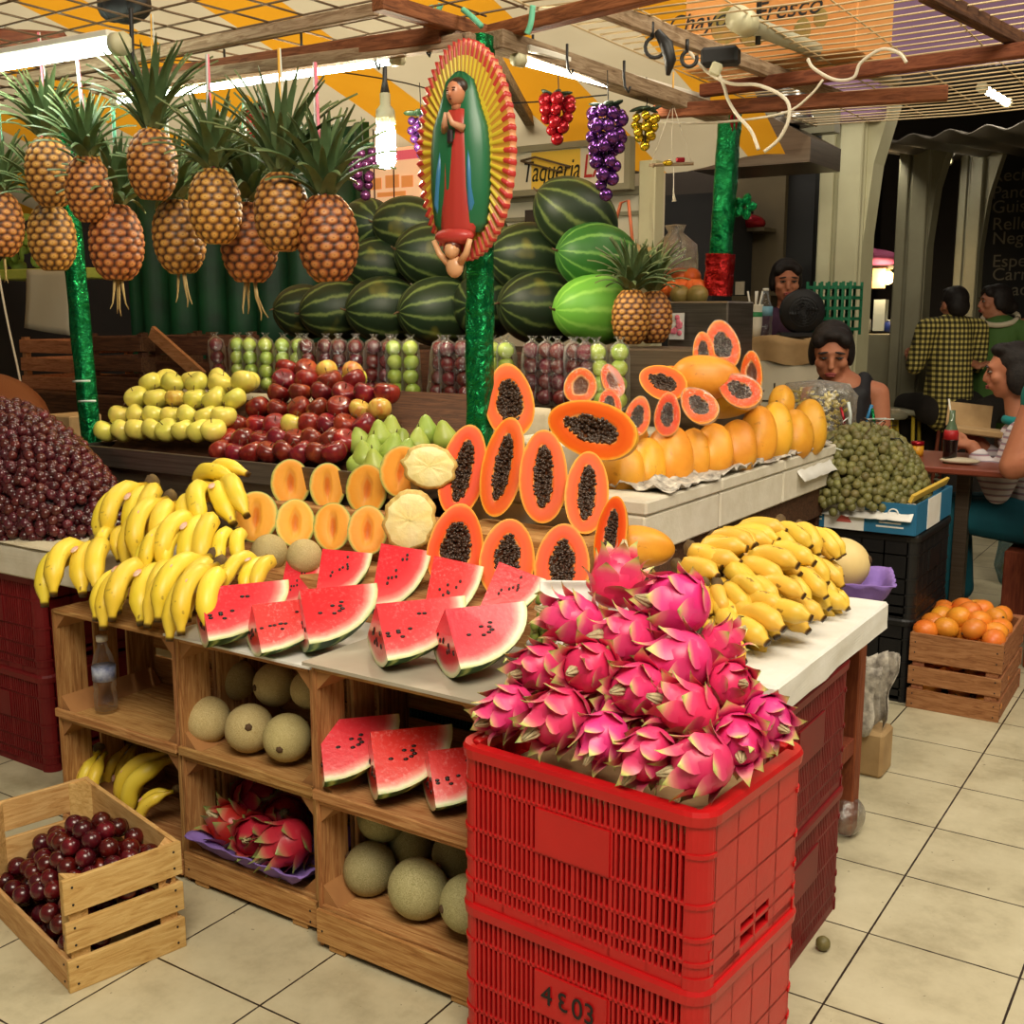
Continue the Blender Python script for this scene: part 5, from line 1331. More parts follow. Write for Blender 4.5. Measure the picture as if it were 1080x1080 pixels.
# ------------------------------------------------------------------ stall posts, roof frame, mesh, tarp
random.seed(41)
def foil_post(label, B, T, w, m, name='foil_post'):
    B, T = V(*B), V(*T); n = 60; L = (T - B).length; R = basis(T - B, (0, -1, 0))
    def fn(u, v):
        a = u * 2 * PI; k = 1 / max(abs(math.cos(a)), abs(math.sin(a))); k = min(k, 1.25)
        c = mnoise.noise(Vector((math.cos(a) * 2, math.sin(a) * 2, v * L * 16))) * .10 + mnoise.noise(Vector((math.cos(a) * 5, math.sin(a) * 5, v * L * 40))) * .05
        return B + (R.to_3x3() @ V(math.cos(a) * k * w / 2 * (1 + c), math.sin(a) * k * w / 2 * (1 + c), v * L))
    mb = MB(); mb.grid(fn, 20, n, closed_u=True); mb.f.append(tuple((n - 1) * 20 + k for k in range(20))); mb.m.append(0); mb.s.append(False)
    o = mb.build(name, MT[m]); return tag(o, label, 'post', 'foil wrapped stall posts')
foil_post('green foil wrapped post in the middle of the stall, behind the hanging saint plaque', (-1.90, 2.70, .0), (-1.86, 2.66, 2.2), .066, 'foil')
b = at(104, 462, y=2.62); t_ = at(72, 190, y=2.62)
foil_post('leaning green foil wrapped post beside the yellow apples, behind the hanging pineapples', V(b.x, 2.62, .0) + (b - t_) * .6 * 0, t_ + (t_ - b) * .22, .06, 'foil')
pr_ = at(757, 312, y=4.45)
foil_post('green foil wrapped post standing on the tall steel cabinet', (pr_.x, 4.45, pr_.z + .0), (pr_.x + .03, 4.45, at(757, 120, y=4.45).z), .078, 'foil')
foil_post('red foil skirt around the foot of the post on the steel cabinet', (pr_.x, 4.45, pr_.z), (pr_.x + .006, 4.45, at(757, 268, y=4.45).z), .098, 'foil_red', 'foil_skirt')
mb = MB()
for (px, py, y) in ((86, 403, 2.58), (92, 424, 2.58)):
    P = at(px, py, y=y); mb.tube([P + V(-.05, 0, 0), P + V(0, -.02, .004), P + V(.05, 0, .006)], .004, 5)
o = mb.build('twine', MT['whitetie']); tag(o, 'white twine knotted round the leaning green post', 'twine')
ZR = 2.2
def beam(name, label, a, b, w, h, m):
    mb = MB(); A, B = V(*a), V(*b); mid = (A + B) / 2; L = (B - A).length
    d = (B - A).normalized(); yaw = math.atan2(d.y, d.x); pit = -math.asin(d.z)
    mb.box((0, 0, 0), (L, w, h), ch=.003)
    o = mb.build(name, MT[m]); o.matrix_basis = xf(mid, Euler((0, pit, yaw), 'XYZ')); return tag(o, label, 'beam', 'roof beams of the stall')
A = at(20, 84, z=ZR + .04); B = at(398, 10, z=ZR + .04); beam('roof_plank', 'long pale plank under the wire roof, above the hanging pineapples', A, B, .02, .034, 'roof_wood')
A = at(120, 88, z=ZR); B = at(470, 38, z=ZR); beam('roof_batten', 'dark rusty beam behind the pale plank above the pineapples', A, B, .06, .045, 'roof_rust')
A = at(100, 94, z=ZR - .02); B = at(500, 42, z=ZR - .02); beam('roof_batten', 'brown beam along the lit tube over the pineapples', A, B, .04, .035, 'roof_wood')
A = at(398, 2, z=ZR + .03); B = at(512, 36, z=ZR + .03); beam('roof_batten', 'reddish beam ending at the corner of the green middle post', A, B, .045, .04, 'roof_rust')
A = at(500, 40, z=ZR + .03); B = at(716, -14, z=ZR + .03); beam('roof_batten', 'reddish beam running from the middle post towards the viewer', A, B, .045, .04, 'roof_rust')
A = at(632, 8, z=ZR + .05); B = at(888, 104, z=ZR + .03); beam('roof_plank', 'pale weathered plank crossing the wire roof towards the cream column', A, B, .025, .045, 'roof_wood')
A = at(520, 42, z=ZR - .01); B = at(760, 122, z=ZR - .04); beam('roof_batten', 'brown beam above the lit tube beside the hanging grape bunches', A, B, .07, .05, 'roof_wood')
A = at(740, 96, z=ZR); B = at(1085, 52, z=ZR); beam('roof_batten', 'orange brown beam reaching out to the purple wall side', A, B, .04, .04, 'roof_rust')
A = at(690, 118, z=ZR - .06); B = at(1000, 98, z=ZR - .06); beam('roof_batten', 'dark beam under the wire roof beside the cream column', A, B, .04, .045, 'roof_rust')
A = at(-10, 40, z=ZR + .1); B = at(70, 44, z=ZR + .1); beam('roof_batten', 'short rust coloured beam over the left lit tube', A, B, .05, .05, 'roof_rust')
A = at(975, -8, z=ZR + .06); B = at(1085, 48, z=ZR + .04); beam('roof_batten', 'crooked dark beam at the outer edge of the wire roof', A, B, .035, .04, 'dark_wood')
# wire mesh roof
mb = MB(); zc = ZR + .075
for k in range(22):
    x = -4.6 + k * .135; mb.tube([(x, 1.5, zc), (x, 2.2, zc - .01), (x, 2.75, zc)], .0032, 4, 0)
for k in range(10):
    y = 1.5 + k * .135; mb.tube([(-4.6, y, zc), (-3.2, y, zc - .012), (-1.75, y, zc)], .0032, 4, 0)
o = mb.build('wire_mesh', MT['wire']); tag(o, 'square rusty wire mesh roof over the pineapples and apples', 'wire mesh')
mb = MB()
for k in range(38):
    y = 2.4 + k * .072; mb.tube([(-1.74, y, zc + rnd(-.004, .004)), (-1.1, y, zc - .015), (-.1, y, zc)], .0028, 4, 0)
for k in range(8):
    x = -1.74 + k * .235; mb.tube([(x, 2.4, zc), (x, 4, zc - .01), (x, 5.1, zc)], .0028, 4, 0)
o = mb.build('wire_mesh', MT['wire_light']); tag(o, 'fine pale wire mesh roof beside the purple wall', 'wire mesh')
# striped tarp above and behind
def tarp_fn(u, v):
    x = -8.0 + 6.35 * u; y = 1.6 + 4.1 * v; s = .03 * math.sin(u * 40)
    return (x - .45 * v, y, 3.15 - .92 * v ** 1.3 + s + .05 * math.sin(v * PI))
o = MB().grid(tarp_fn, 60, 30).build('striped_tarp', MT['tarp']); tag(o, 'yellow and white striped tarp sloping over the stall', 'tarp')
for k, (a, b) in enumerate((((410, 128, 5.6), (660, 96, 5.6)), ((560, 40, 4.6), (545, 50, 4.6)))):
    pass
A = at(395, 135, y=5.3); B = at(720, 92, y=5.3); beam('roof_batten', 'grey brown rafter crossing in front of the yellow tarp', A, B, .04, .05, 'roof_wood')
A = at(512, 48, y=3.4); B = at(560, 130, y=5.25); beam('roof_batten', 'thin slanted rafter behind the top of the saint plaque', A, B, .05, .05, 'roof_wood')
# fluorescent tubes
def lamp(label, A, B, r, lit='tube', body='white', refl=True, up=.03, on=True):
    A, B = V(*A), V(*B); t = thing('tube_lamp', label, 'lamp', (A + B) / 2, 'tube lamps of the stall'); o = (A + B) / 2; ax = (B - A).normalized()
    MB().tube([A - o, B - o], r, 12).build('tube', MT[lit] if on else MT['white'], t)
    for e, s in ((A, -1), (B, 1)): MB().tube([e - o - ax * .012 * -s * 0, e - o + ax * .035 * s], r * 1.5, 12).build('end_cap', MT['cream'], t)
    if refl:
        d = (B - A); M = xf(V(0, 0, up), basis(d, (0, 0, 1)))
        MB().box((0, 0, 0), (.055, .02, d.length), ch=.004).build('housing', MT[body], t, M)
    return t
lamp('big lit tube lamp at the upper left, in front of the pineapples', at(-70, 79, y=2.12), at(122, 47, y=2.12), .021, 'tube', 'white', True, .026)
lamp('thin lit tube lamp behind the pineapple crowns', at(126, 106, y=2.62), at(414, 64, y=2.62), .011, 'tube', 'roof_wood', True, .03)
lamp('lit tube lamp beside the hanging grape bunches', at(551, 64, x=-1.80), at(742, 114, x=-1.76), .013, 'tube2', 'white', True, .03)
t = thing('tube_lamp', 'unlit grey tube fixture lying on the fine wire roof', 'lamp', None, 'tube lamps of the stall'); A, B = at(786, 24, x=-1.3), at(944, 86, x=-1.3)
t.matrix_basis = Matrix.Translation((A + B) / 2); o_ = (A + B) / 2
MB().tube([A - o_, B - o_], .03, 10, flat=(1, .8)).build('housing', MT['cream_dark'], t); MB().tube([A - o_ - V(0, .06, 0), A - o_ + V(0, .02, 0)], .036, 12).build('end_cap', MT['cream'], t)
MB().tube([(A - o_) + V(0, .1, .3), (A - o_) + V(0, .1, -.04)], .008, 6).build('hanging_strap', MT['cable_black'], t)
P = at(407, 150, y=2.95)
t = thing('light_bulb', 'bright hanging bulb on a black socket left of the saint plaque', 'lamp', P)
MB().lathe([(1e-5, -.085), (.022, -.08), (.031, -.06), (.032, .03), (.026, .055), (.016, .06)], 18).build('bulb', MT['bulb'], t)
MB().lathe([(.034, .058), (.03, .10), (.017, .115), (.017, .15), (.008, .16)], 16).build('socket', MT['cream_dark'], t)
MB().tube([(0, 0, .15), (0, 0, .19), (.004, 0, .30)], [.016, .008, .005], 8).build('cord', MT['cable_black'], t)
# hanging pineapples
random.seed(60)
def strap(root, m, m2, h):
    MB().tube([(0, 0, .2), (.004, .004, h * .6), (.002, 0, h)], .0042, 5, flat=(1.4, .5)).build('strap', MT[m], root)
    MB().tube([(.012, 0, .2), (.016, .004, h * .6), (.006, 0, h)], .0036, 5, flat=(1.4, .5)).build('strap', MT[m2], root)
KA = pineapple(.165, 1.05, 0, 5); strap(KA.o, 'pink', 'whitetie', .5)
KB = pineapple(.15, 1.25, 4, 6); strap(KB.o, 'whitetie', 'tie_green', .46)
KC = pineapple(.215, .9, 0, 9); strap(KC.o, 'yellowtie', 'whitetie', .52)
random.seed(62)
for kd, px, py, y, hp, tilt, l in ((KB, 0, 237, 2.36, 66, .05, 'pineapple hanging half outside the view at the far end of the row'), (KA, 53, 182, 2.26, 69, -.05, 'pineapple hanging high beside the white paper lantern shape, below the big lit tube'), (KA, 94, 200, 2.20, 66, .12, 'lighter pineapple hanging on a pink strap, third from the outer end'),
    (KA, 55, 251, 2.34, 67, .03, 'pineapple hanging low in front of the white paper sheet'), (KB, 123, 256, 2.28, 77, -.04, 'low hanging pineapple with long dangling stalks beside the leaning post'), (KC, 161, 174, 2.20, 71, .03, 'pineapple hanging high under the black cord'), (KB, 189, 250, 2.32, 75, .05, 'low hanging pineapple in front of the green cloth'),
    (KA, 227, 218, 2.20, 76, 0, 'pineapple hanging on a pink and white strap in the middle of the row'), (KB, 263, 256, 2.34, 82, -.02, 'low hanging pineapple behind its neighbours with dangling stalk'), (KC, 297, 224, 2.18, 79, .03, 'big crowned pineapple hanging on a yellow strap'), (KA, 346, 252, 2.24, 88, .02, 'large speckled pineapple hanging last in the row, nearest to the bulb')):
    P = at(px, py, y=y); d = (P - EYE).dot(FWD); s = hp / FPX * d / .2
    kd.put(xf(P, Euler((rnd(-.05, .05), tilt, rnd(0, 6))), s) @ Matrix.Translation((0, 0, -.1)), l, 'pineapples hanging from the roof')
# plastic grape bunches
bauble_bunch('plastic_grapes', 'big shiny purple plastic grape bunch hanging before the taqueria sign', 'ball_p', at(640, 118, y=3.15), 34, .021, .26, .058)
bauble_bunch('plastic_grapes', 'shiny red plastic grape bunch hanging under the lit tube', 'ball_r', at(588, 106, y=3.3), 18, .021, .13, .055)
bauble_bunch('plastic_grapes', 'small golden plastic grape bunch hanging beside the purple one', 'ball_g', at(681, 122, y=3.45), 16, .016, .11, .042)
bauble_bunch('plastic_grapes', 'small dark purple plastic grape bunch hanging left of the saint plaque', 'ball_p', at(443, 126, y=3.2), 16, .017, .12, .04)
bauble_bunch('plastic_grapes', 'dark red plastic grape bunch hanging under the bulb, behind the last pineapple', 'ball_d', at(382, 160, y=3.2), 22, .018, .17, .05)
bauble_bunch('plastic_grapes', 'red plastic grape bunch half hidden behind the pineapple crowns', 'ball_r', at(272, 118, y=3.0), 14, .018, .13, .045)
# robed saint relief on a rayed oval plaque
def slots(*c): return [mat('plaque_paint', k, .35, spec=.5) for k in c]
Pc = at(490, 160, y=2.56); t = thing('saint_plaque', 'painted oval plaque of a praying robed figure in golden rays, hung on the middle post', 'plaque', None)
fdir = facing(Pc); fdir.rotate(Euler((0, 0, -.62))); PM = xf(Pc, basis((0, 0, 1), fdir)); t.matrix_basis = PM
mb = MB(); NA, a, b = 240, .285, .155; rings = [.0, .3, .5, .62, .74, .86, .95, 1.0, 1.0]
vs = []; fs = []; mm = []
for j, q in enumerate(rings):
    for k in range(NA):
        ps = 2 * PI * k / NA; rib = math.sin(ps * 60); e = 1 + (.012 * rib if j > 5 else 0)
        vs.append((b * q * e * math.cos(ps), (-.02 if j == 8 else .004 + .012 * q * (1 - q) * 2 + .0075 * rib * smooth(.3, .9, q)), a * q * e * math.sin(ps)))
for j in range(len(rings) - 1):
    for k in range(NA):
        fs.append((j * NA + k, (j + 1) * NA + k, (j + 1) * NA + (k + 1) % NA, j * NA + (k + 1) % NA)); st = (k % 4) < 2
        mm.append(0 if j < 3 else (0 if st else 1) if j < 5 else (2 if st else 1) if j == 5 else (2 if st else 3))
mb.add(vs, fs, 0, True); mb.m = mm
mb.build('ray_oval', slots((214, 190, 54), (190, 140, 50), (186, 52, 48), (222, 150, 106)), t)
MB().tube([(0, .0, a), (-.004, .0, a + .016), (.004, 0, a + .016), (0, 0, a)], .002, 5).build('hook', MT['wire'], t)
cl = MB(); zz = [(-.215, .052), (-.19, .066), (-.1, .075), (0, .074), (.06, .068), (.11, .052), (.15, .042), (.18, .034), (.2, .012), (.204, 1e-5)]
cl.lathe([(r, z) for z, r in zz], 22, None, 0, True, lambda r, z, th: (r * math.cos(th) * 1.25, .018 + r * .62 * math.sin(th) + .004 * math.sin(th * 9), z))
cl.build('cloak', slots((34, 104, 66), (206, 186, 90)), t)
dr = MB(); dr.lathe([(.040, -.225), (.046, -.2), (.043, -.1), (.04, 0), (.034, .06), (.028, .1), (1e-5, .112)], 24, None, 0, True, lambda r, z, th: (r * math.cos(th) * 1.2 - .006, .036 + r * .72 * math.sin(th) * (1 + .07 * math.sin(th * 14)), z))
dr.build('dress', slots((176, 56, 48)), t)
for s, nm in ((-1, 'lining'), (1, 'lining')): MB().tube([(s * .043 - .006, .045, .04), (s * .05 - .004, .05, -.06), (s * .056, .046, -.14), (s * .048, .036, -.2)], [.006, .014, .016, .006], 8, flat=(1, .6)).build(nm, slots((54, 116, 158)), t)
hd = MB().ball((-.008, .048, .142), (.026, .028, .034), 16, 12).ball((-.008, .076, .138), (.005, .007, .008), 8, 6); hd.tube([(-.008, .045, .10), (-.008, .046, .125)], .014, 8)
hd.build('head', slots((196, 130, 96)), t); MB().ball((-.008, .038, .156), (.03, .03, .028), 14, 10).build('hair', slots((50, 34, 28)), t)
f = MB()
for s in (-1, 1): f.ball((-.008 + s * .01, .074, .146), (.005, .003, .0022), 6, 4); f.ball((-.008 + s * .01, .073, .152), (.007, .003, .0014), 6, 4)
f.ball((-.008, .075, .124), (.006, .003, .002), 6, 4); f.build('face_paint', slots((70, 30, 26)), t)
h = MB()
for s in (-1, 1): h.tube([(s * .03 - .006, .055, .05), (s * .012 - .006, .082, .062), (-.006 + s * .003, .088, .088)], [.012, .008, .005], 8)
h.build('hands', slots((204, 150, 116)), t); MB().box((-.006, .074, .03), (.018, .012, .036), ch=.004).build('sash', slots((40, 30, 34)), t)
MB().ball((0, .05, -.225), (.062, .03, .024), 16, 10).build('hem', slots((182, 60, 54)), t)
an = MB().ball((0, .062, -.262), (.021, .021, .023), 12, 9).ball((0, .05, -.305), (.026, .02, .03), 12, 8)
for s in (-1, 1): an.tube([(s * .02, .052, -.295), (s * .045, .058, -.27), (s * .06, .062, -.235)], [.011, .009, .007], 8)
an.build('small_figure', slots((216, 164, 120)), t); MB().ball((0, .056, -.25), (.023, .022, .017), 12, 8).build('small_figure_hair', slots((90, 40, 30)), t)
# hooks, cables, ties and other odds and ends under the roof
def cable(label, pts, r, m, name='cable', cat='cable'):
    P = [at(*p[:2], z=p[2]) if len(p) == 3 else Vector(p) for p in pts]; Q = []
    for i in range(len(P) - 1):
        p0, p1, p2, p3 = P[max(i - 1, 0)], P[i], P[i + 1], P[min(i + 2, len(P) - 1)]
        for k in range(6):
            u = k / 6; Q.append(.5 * ((2 * p1) + (p2 - p0) * u + (2 * p0 - 5 * p1 + 4 * p2 - p3) * u * u + (3 * p1 - p0 - 3 * p2 + p3) * u ** 3))
    Q.append(P[-1]); o = MB().tube(Q, r, 7).build(name, MT[m]); return tag(o, label, cat)
def cabley(label, pts, y, r, m, name='cable', cat='cable'):
    P = [at(px, py, y=y) for px, py in pts]; Q = []
    for i in range(len(P) - 1):
        p0, p1, p2, p3 = P[max(i - 1, 0)], P[i], P[i + 1], P[min(i + 2, len(P) - 1)]
        for k in range(6):
            u = k / 6; Q.append(.5 * ((2 * p1) + (p2 - p0) * u + (2 * p0 - 5 * p1 + 4 * p2 - p3) * u * u + (3 * p1 - p0 - 3 * p2 + p3) * u ** 3))
    Q.append(P[-1]); o = MB().tube(Q, r, 7).build(name, MT[m]); return tag(o, label, cat)
cabley('white cable looping from the pale plank past the plug to the range hood', [(700, 38), (716, 34), (724, 50), (745, 75), (770, 88), (800, 90), (828, 104), (832, 124), (822, 146), (806, 160)], 3.4, .0055, 'cable_white')
cabley('white cable dropping from the square plug to the range hood', [(757, 76), (764, 92), (768, 106), (778, 122), (792, 138), (800, 158)], 3.4, .0055, 'cable_white')
cabley('thin white cable looped along the unlit fixture', [(852, 62), (858, 72), (880, 84), (900, 82), (908, 66), (930, 52), (948, 56), (956, 66)], 3.1, .0045, 'cable_white')
cabley('pale cable strung below the roof beside the right lit tube', [(690, 128), (730, 130), (780, 127), (830, 118), (855, 100), (868, 84)], 3.6, .004, 'cable_white')
cabley('thin black wire stretched in front of the tarp', [(150, 62), (300, 70), (410, 84), (520, 108), (640, 100)], 3.9, .003, 'cable_black')
cabley('black cord hanging from the roof lump down to a pineapple', [(138, 8), (139, 40), (140, 75), (141, 96)], 2.15, .006, 'cable_black')
for px, py, s, l in ((691, 50, .045, 'large black hook hanging from the pale plank'), (727, 62, .034, 'round wire hook hanging beside the black adapter')):
    P = at(px, py, y=3.0); M = basis((0, 0, 1), facing(P))
    o = MB().tube([(s * .2, 0, s * 1.5), (s * .2, 0, s * .6)] + [(s * .62 * math.sin(q), 0, s * .62 * math.cos(q)) for q in [.3 + k * .4 for k in range(13)]], .0055, 7).build('hook', MT['cable_black']); o.matrix_basis = xf(P, M); tag(o, l, 'hook')
P = at(703, 52, y=3.0); o = MB().tube([P + V(-.03, 0, .05), P + V(0, 0, .01), P + V(.012, 0, -.03), P + V(.006, 0, -.07)], [.01, .02, .018, .006], 8).build('black_cloth', MT['cable_black']); tag(o, 'black rag twisted round the large hook', 'rag')
P = at(760, 60, y=3.25); o = MB().box(P, (.11, .06, .05), (0, 0, .2), ch=.008).build('adapter', MT['black']); tag(o, 'black power adapter strapped under the pale plank', 'adapter')
P = at(755, 73, y=3.22); t = thing('power_plug', 'square cream plug hanging under the black adapter', 'plug', P); MB().box((0, 0, 0), (.032, .026, .036), (0, .4, .3), ch=.005).build('body', MT['cream'], t)
P = at(134, 6, y=2.3); o = MB().ball(P, (.085, .06, .05), 14, 9).ball(P + V(.07, -.02, -.01), (.04, .03, .035), 10, 7).ball(P + V(-.06, 0, .01), (.05, .05, .05), 10, 7).build('speaker', MT['black']); tag(o, 'black rounded lump of a speaker fixed to the roof over the pineapples', 'lamp')  # speaker lump under the roof, gives no light
for k, pts in enumerate((((455, 6), (458, 30), (456, 42), (470, 40)), ((465, 4), (460, 20), (462, 42), (478, 42)), ((488, 10), (498, 18), (508, 28)), ((562, 6), (560, 24), (556, 36)))):
    cabley(['mint green twine tied round the beams left of the middle post', 'mint green twine hanging in a knot over the saint plaque', 'short mint green twine next to the middle post top', 'mint green twine hanging over the right lit tube'][k], pts, 2.62, .008, 'tie_green', 'twine', 'twine')
for px, py, n in ((237, 66, 1), (318, 50, 2), (395, 56, 3), (448, 42, 4), (562, 52, 5), (598, 62, 6), (658, 80, 7)):
    P = at(px, py, y=2.6 if px < 500 else 2.9); o = MB().tube([P + V(0, 0, .04), P, P + V(.004, 0, -.03), P + V(.016, 0, -.045), P + V(.02, 0, -.03)], .004, 6).build('wire_hook', MT['cable_black']); tag(o, f'small black wire hook on the roof edge, {ORD[n - 1]} along from the pineapples', 'hook')
# swing ornament
P = at(708, 174, y=3.6); t = thing('hanging_perch', 'little hanging wooden perch on three strings, right of the golden grapes', 'ornament', xf(P, rotm(.5, 'Z')))
MB().tube([(-.075, 0, 0), (.075, 0, .004)], .006, 7).tube([(-.06, -.03, -.002), (-.06, .03, -.002)], .004, 6).build('perch', MT['roof_wood'], t)
for k, x in enumerate((-.07, .07, 0)): MB().tube([(x, 0, 0), (0, 0, .2)], .0014, 5).build('string', MT['cable_white'], t)
MB().tube([(0, 0, .2), (0, 0, .30)], .003, 5).build('hanger', MT['yellowtie'], t)
MB().ball((-.012, -.004, .006), (.018, .012, .01), 8, 6).build('yellow_bow', MT['ball_g'], t); MB().box((.03, 0, .016), (.03, .016, .016), ch=.003).build('red_block', MT['ball_r'], t)
MB().tube([(.008, 0, 0), (.01, 0, -.09), (.013, 0, -.12)], [.0015, .0018, .008], 6).build('tassel', MT['cable_white'], t)
P = at(774, 124, y=4.2); o = MB().tube([P + V(-.006, 0, .04), P + V(-.008, 0, -.01), P + V(-.004, 0, -.05)], [.004, .009, .002], 7).tube([P + V(.01, 0, .045), P + V(.012, 0, 0), P + V(.01, 0, -.045)], [.004, .008, .002], 7).build('chili_ornament', MT['ball_r']); tag(o, 'pair of red chili pepper ornaments hanging beside the green right post', 'ornament')
P = at(785, 218, y=4.5); mb = MB()
for k in range(5): mb.ball(P + V(.03 * math.cos(k * 1.26), 0, .03 * math.sin(k * 1.26)), (.026, .012, .02), 8, 6, (0, -k * 1.26, 0))
tag(mb.build('foil_bow', MT['foil']), 'green foil bow on the side of the right post', 'bow')
# cardboard carton on the wire roof
yc = 3.75; A, B = at(722, 50, y=yc), at(903, 50, y=yc); w_ = B.x - A.x; z0 = zc + .006
o = thing('cardboard_carton', 'orange printed chayote carton standing on the fine wire roof', 'box', ((A.x + B.x) / 2, yc + .2, z0))
MB().box((0, 0, .18), (w_, .4, .36), ch=.004).build('body', mat('orange_carton', (214, 150, 84), .8, (196, 128, 66), 3), o)
mb = MB()
for (x, z, sx, sz) in ((-.24, .13, .2, .12), (-.08, .10, .18, .1), (.2, .08, .1, .08), (.3, .11, .08, .06)): mb.ball((x * w_, -.201, z), (sx * w_ * .5, .002, sz * .5), 14, 6)
mb.build('print', mat('carton_print', (112, 112, 52), .8, (170, 120, 60), 12), o)
T_ = at(782, 17, y=yc); text('Chayote Fresco', .085, MT['black'], o, xf((T_.x - o.location.x, -.203, T_.z - z0), (PI / 2, 0, 0)), .0006, shear=.3)
# ------------------------------------------------------------------ behind the stall
random.seed(81)
def quad_block(name, label, cat, x0, x1, y0, y1, pz0, pz1, m, yref=None, **k):
    return None
# taqueria front: cream panels, sign, lit menu
yS = 5.2
def X(px, py=300, y=yS): return at(px, py, y=y).x
def Z(px, py, y=yS): return at(px, py, y=y).z
zt = Z(600, 150)
t = thing('stall_front', 'cream panelled stall front behind the watermelon pile, under the taqueria sign', 'stall front', (X(560), yS + .05, 0))
x0, x1 = X(395), X(690)
MB().box(((x0 + x1) / 2 - t.location.x, .02, 1.0), (x1 - x0, .06, 2.3)).build('panel', MT['panel'], t)
mb = MB()
for z in (Z(600, 228), Z(600, 205)): mb.box(((x0 + x1) / 2 - t.location.x, -.02, z), (x1 - x0, .03, .02 if z < Z(600, 220) else .04))
for px in (500, 574, 645): mb.box((X(px) - t.location.x, -.015, 1.3), (.012, .02, 1.3))
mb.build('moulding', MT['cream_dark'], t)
xp = X(684); MB().box((xp - t.location.x, -.04, 1.05), (.09, .1, 2.3), ch=.004).build('corner_post', MT['cream'], t)
s0, s1 = X(500, 180), X(668, 180); zc0 = (Z(590, 168) + Z(590, 205)) / 2; hS = Z(590, 166) - Z(590, 206)
wS0 = s1 - s0
sg = thing('shop_sign', 'yellow and white taqueria sign with black and red painted lettering', 'sign', ((s0 + s1) / 2, yS - .06, zc0 + .03))
MB().box((0, 0, 0), (s1 - s0, .03, hS)).build('sign_board', MT['panel'], sg)
MB().box((wS0 * .08, -.016, 0), (wS0 * .30, .002, hS * .96)).build('yellow_panel', mat('sign_yellow', (238, 196, 70), .5), sg)
mb = MB()
for s in (-1, 1): mb.box((0, -.01, s * (hS / 2 + .015)), (s1 - s0 + .06, .06, .03)); mb.box((s * ((s1 - s0) / 2 + .015), -.01, 0), (.03, .06, hS))
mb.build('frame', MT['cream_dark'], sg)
wS = s1 - s0
text('Taqueria', hS * .78, MT['black'], sg, xf((wS * .05, -.019, -.01), (PI / 2, 0, 0)), .001, shear=.25, sx=.66)
text('LA', hS * .86, mat('sign_red', (176, 40, 34), .5), sg, xf((wS * .315, -.019, -.005), (PI / 2, 0, 0)), .001, shear=.15, sx=.7)
o = MB().tube([(X(560, 172), yS - .1, Z(560, 172)), (X(575, 165), yS - .1, Z(575, 168)), (X(612, 176), yS - .1, Z(612, 178)), (X(600, 182), yS - .1, Z(600, 183)), (X(560, 172), yS - .1, Z(560, 172))], .006, 6).build('wire_loop', MT['wire']); tag(o, 'loop of wire hanging over the taqueria lettering', 'wire')
m0, m1 = X(392, 180), X(452, 180); mz0, mz1 = Z(420, 218), Z(420, 158)
t = thing('menu_board', 'lit orange and pink menu board behind the watermelons, left of the saint plaque', 'sign', ((m0 + m1) / 2, yS - .05, (mz0 + mz1) / 2))
MB().box((0, 0, 0), (m1 - m0, .05, mz1 - mz0), ch=.006).build('light_box', emit('menu_glow', (248, 196, 150), .55), t)
MB().box((0, -.027, (mz1 - mz0) * .36), (m1 - m0, .003, (mz1 - mz0) * .16)).build('pink_band', emit('menu_pink', (226, 96, 110), .5), t)
mb = MB()
for k, (x, z, w, h) in enumerate(((-.28, -.1, .22, .2), (.02, -.08, .24, .22), (.28, -.1, .2, .2), (.0, -.3, .5, .08))): mb.box((x * (m1 - m0), -.028, z * (mz1 - mz0)), (w * (m1 - m0), .002, h * (mz1 - mz0)))
mb.build('printed_pictures', emit('menu_print', (236, 150, 80), .45), t)
mb = MB()
for px in (407, 417, 437): mb.tube([(X(px) - t.location.x, -.12, .5), (X(px) - t.location.x, -.12, -.45)], .007 if px == 407 else .004, 6)
mb.build('cord', MT['cable_black'], t)
o = MB().box((X(567, 232), yS - .03, Z(567, 232)), (.11, .02, .1)).build('picture', MT['dark2']); tag(o, 'small dark picture on the cream panels behind the top watermelon', 'picture')
# bags hanging at the panel edge
t = thing('hanging_bag', 'brown paper bags hanging on an orange strap at the cream corner post', 'bag', at(662, 250, y=4.9))
MB().ball((0, 0, -.12), (.12, .06, .1), 12, 8).ball((.12, 0, -.14), (.1, .05, .09), 12, 8).build('bag', MT['kraft'], t)
MB().tube([(-.1, 0, -.04), (-.04, 0, .16), (.0, 0, .17), (.03, 0, -.05)], .008, 6).build('strap', mat('orange_strap', (206, 110, 70), .6), t)
o = MB().ball(at(650, 268, y=4.85), (.11, .07, .1), 12, 8).build('plastic_bag', MT['bag_milky']); tag(o, 'white plastic bag below the hanging brown bags', 'bag')
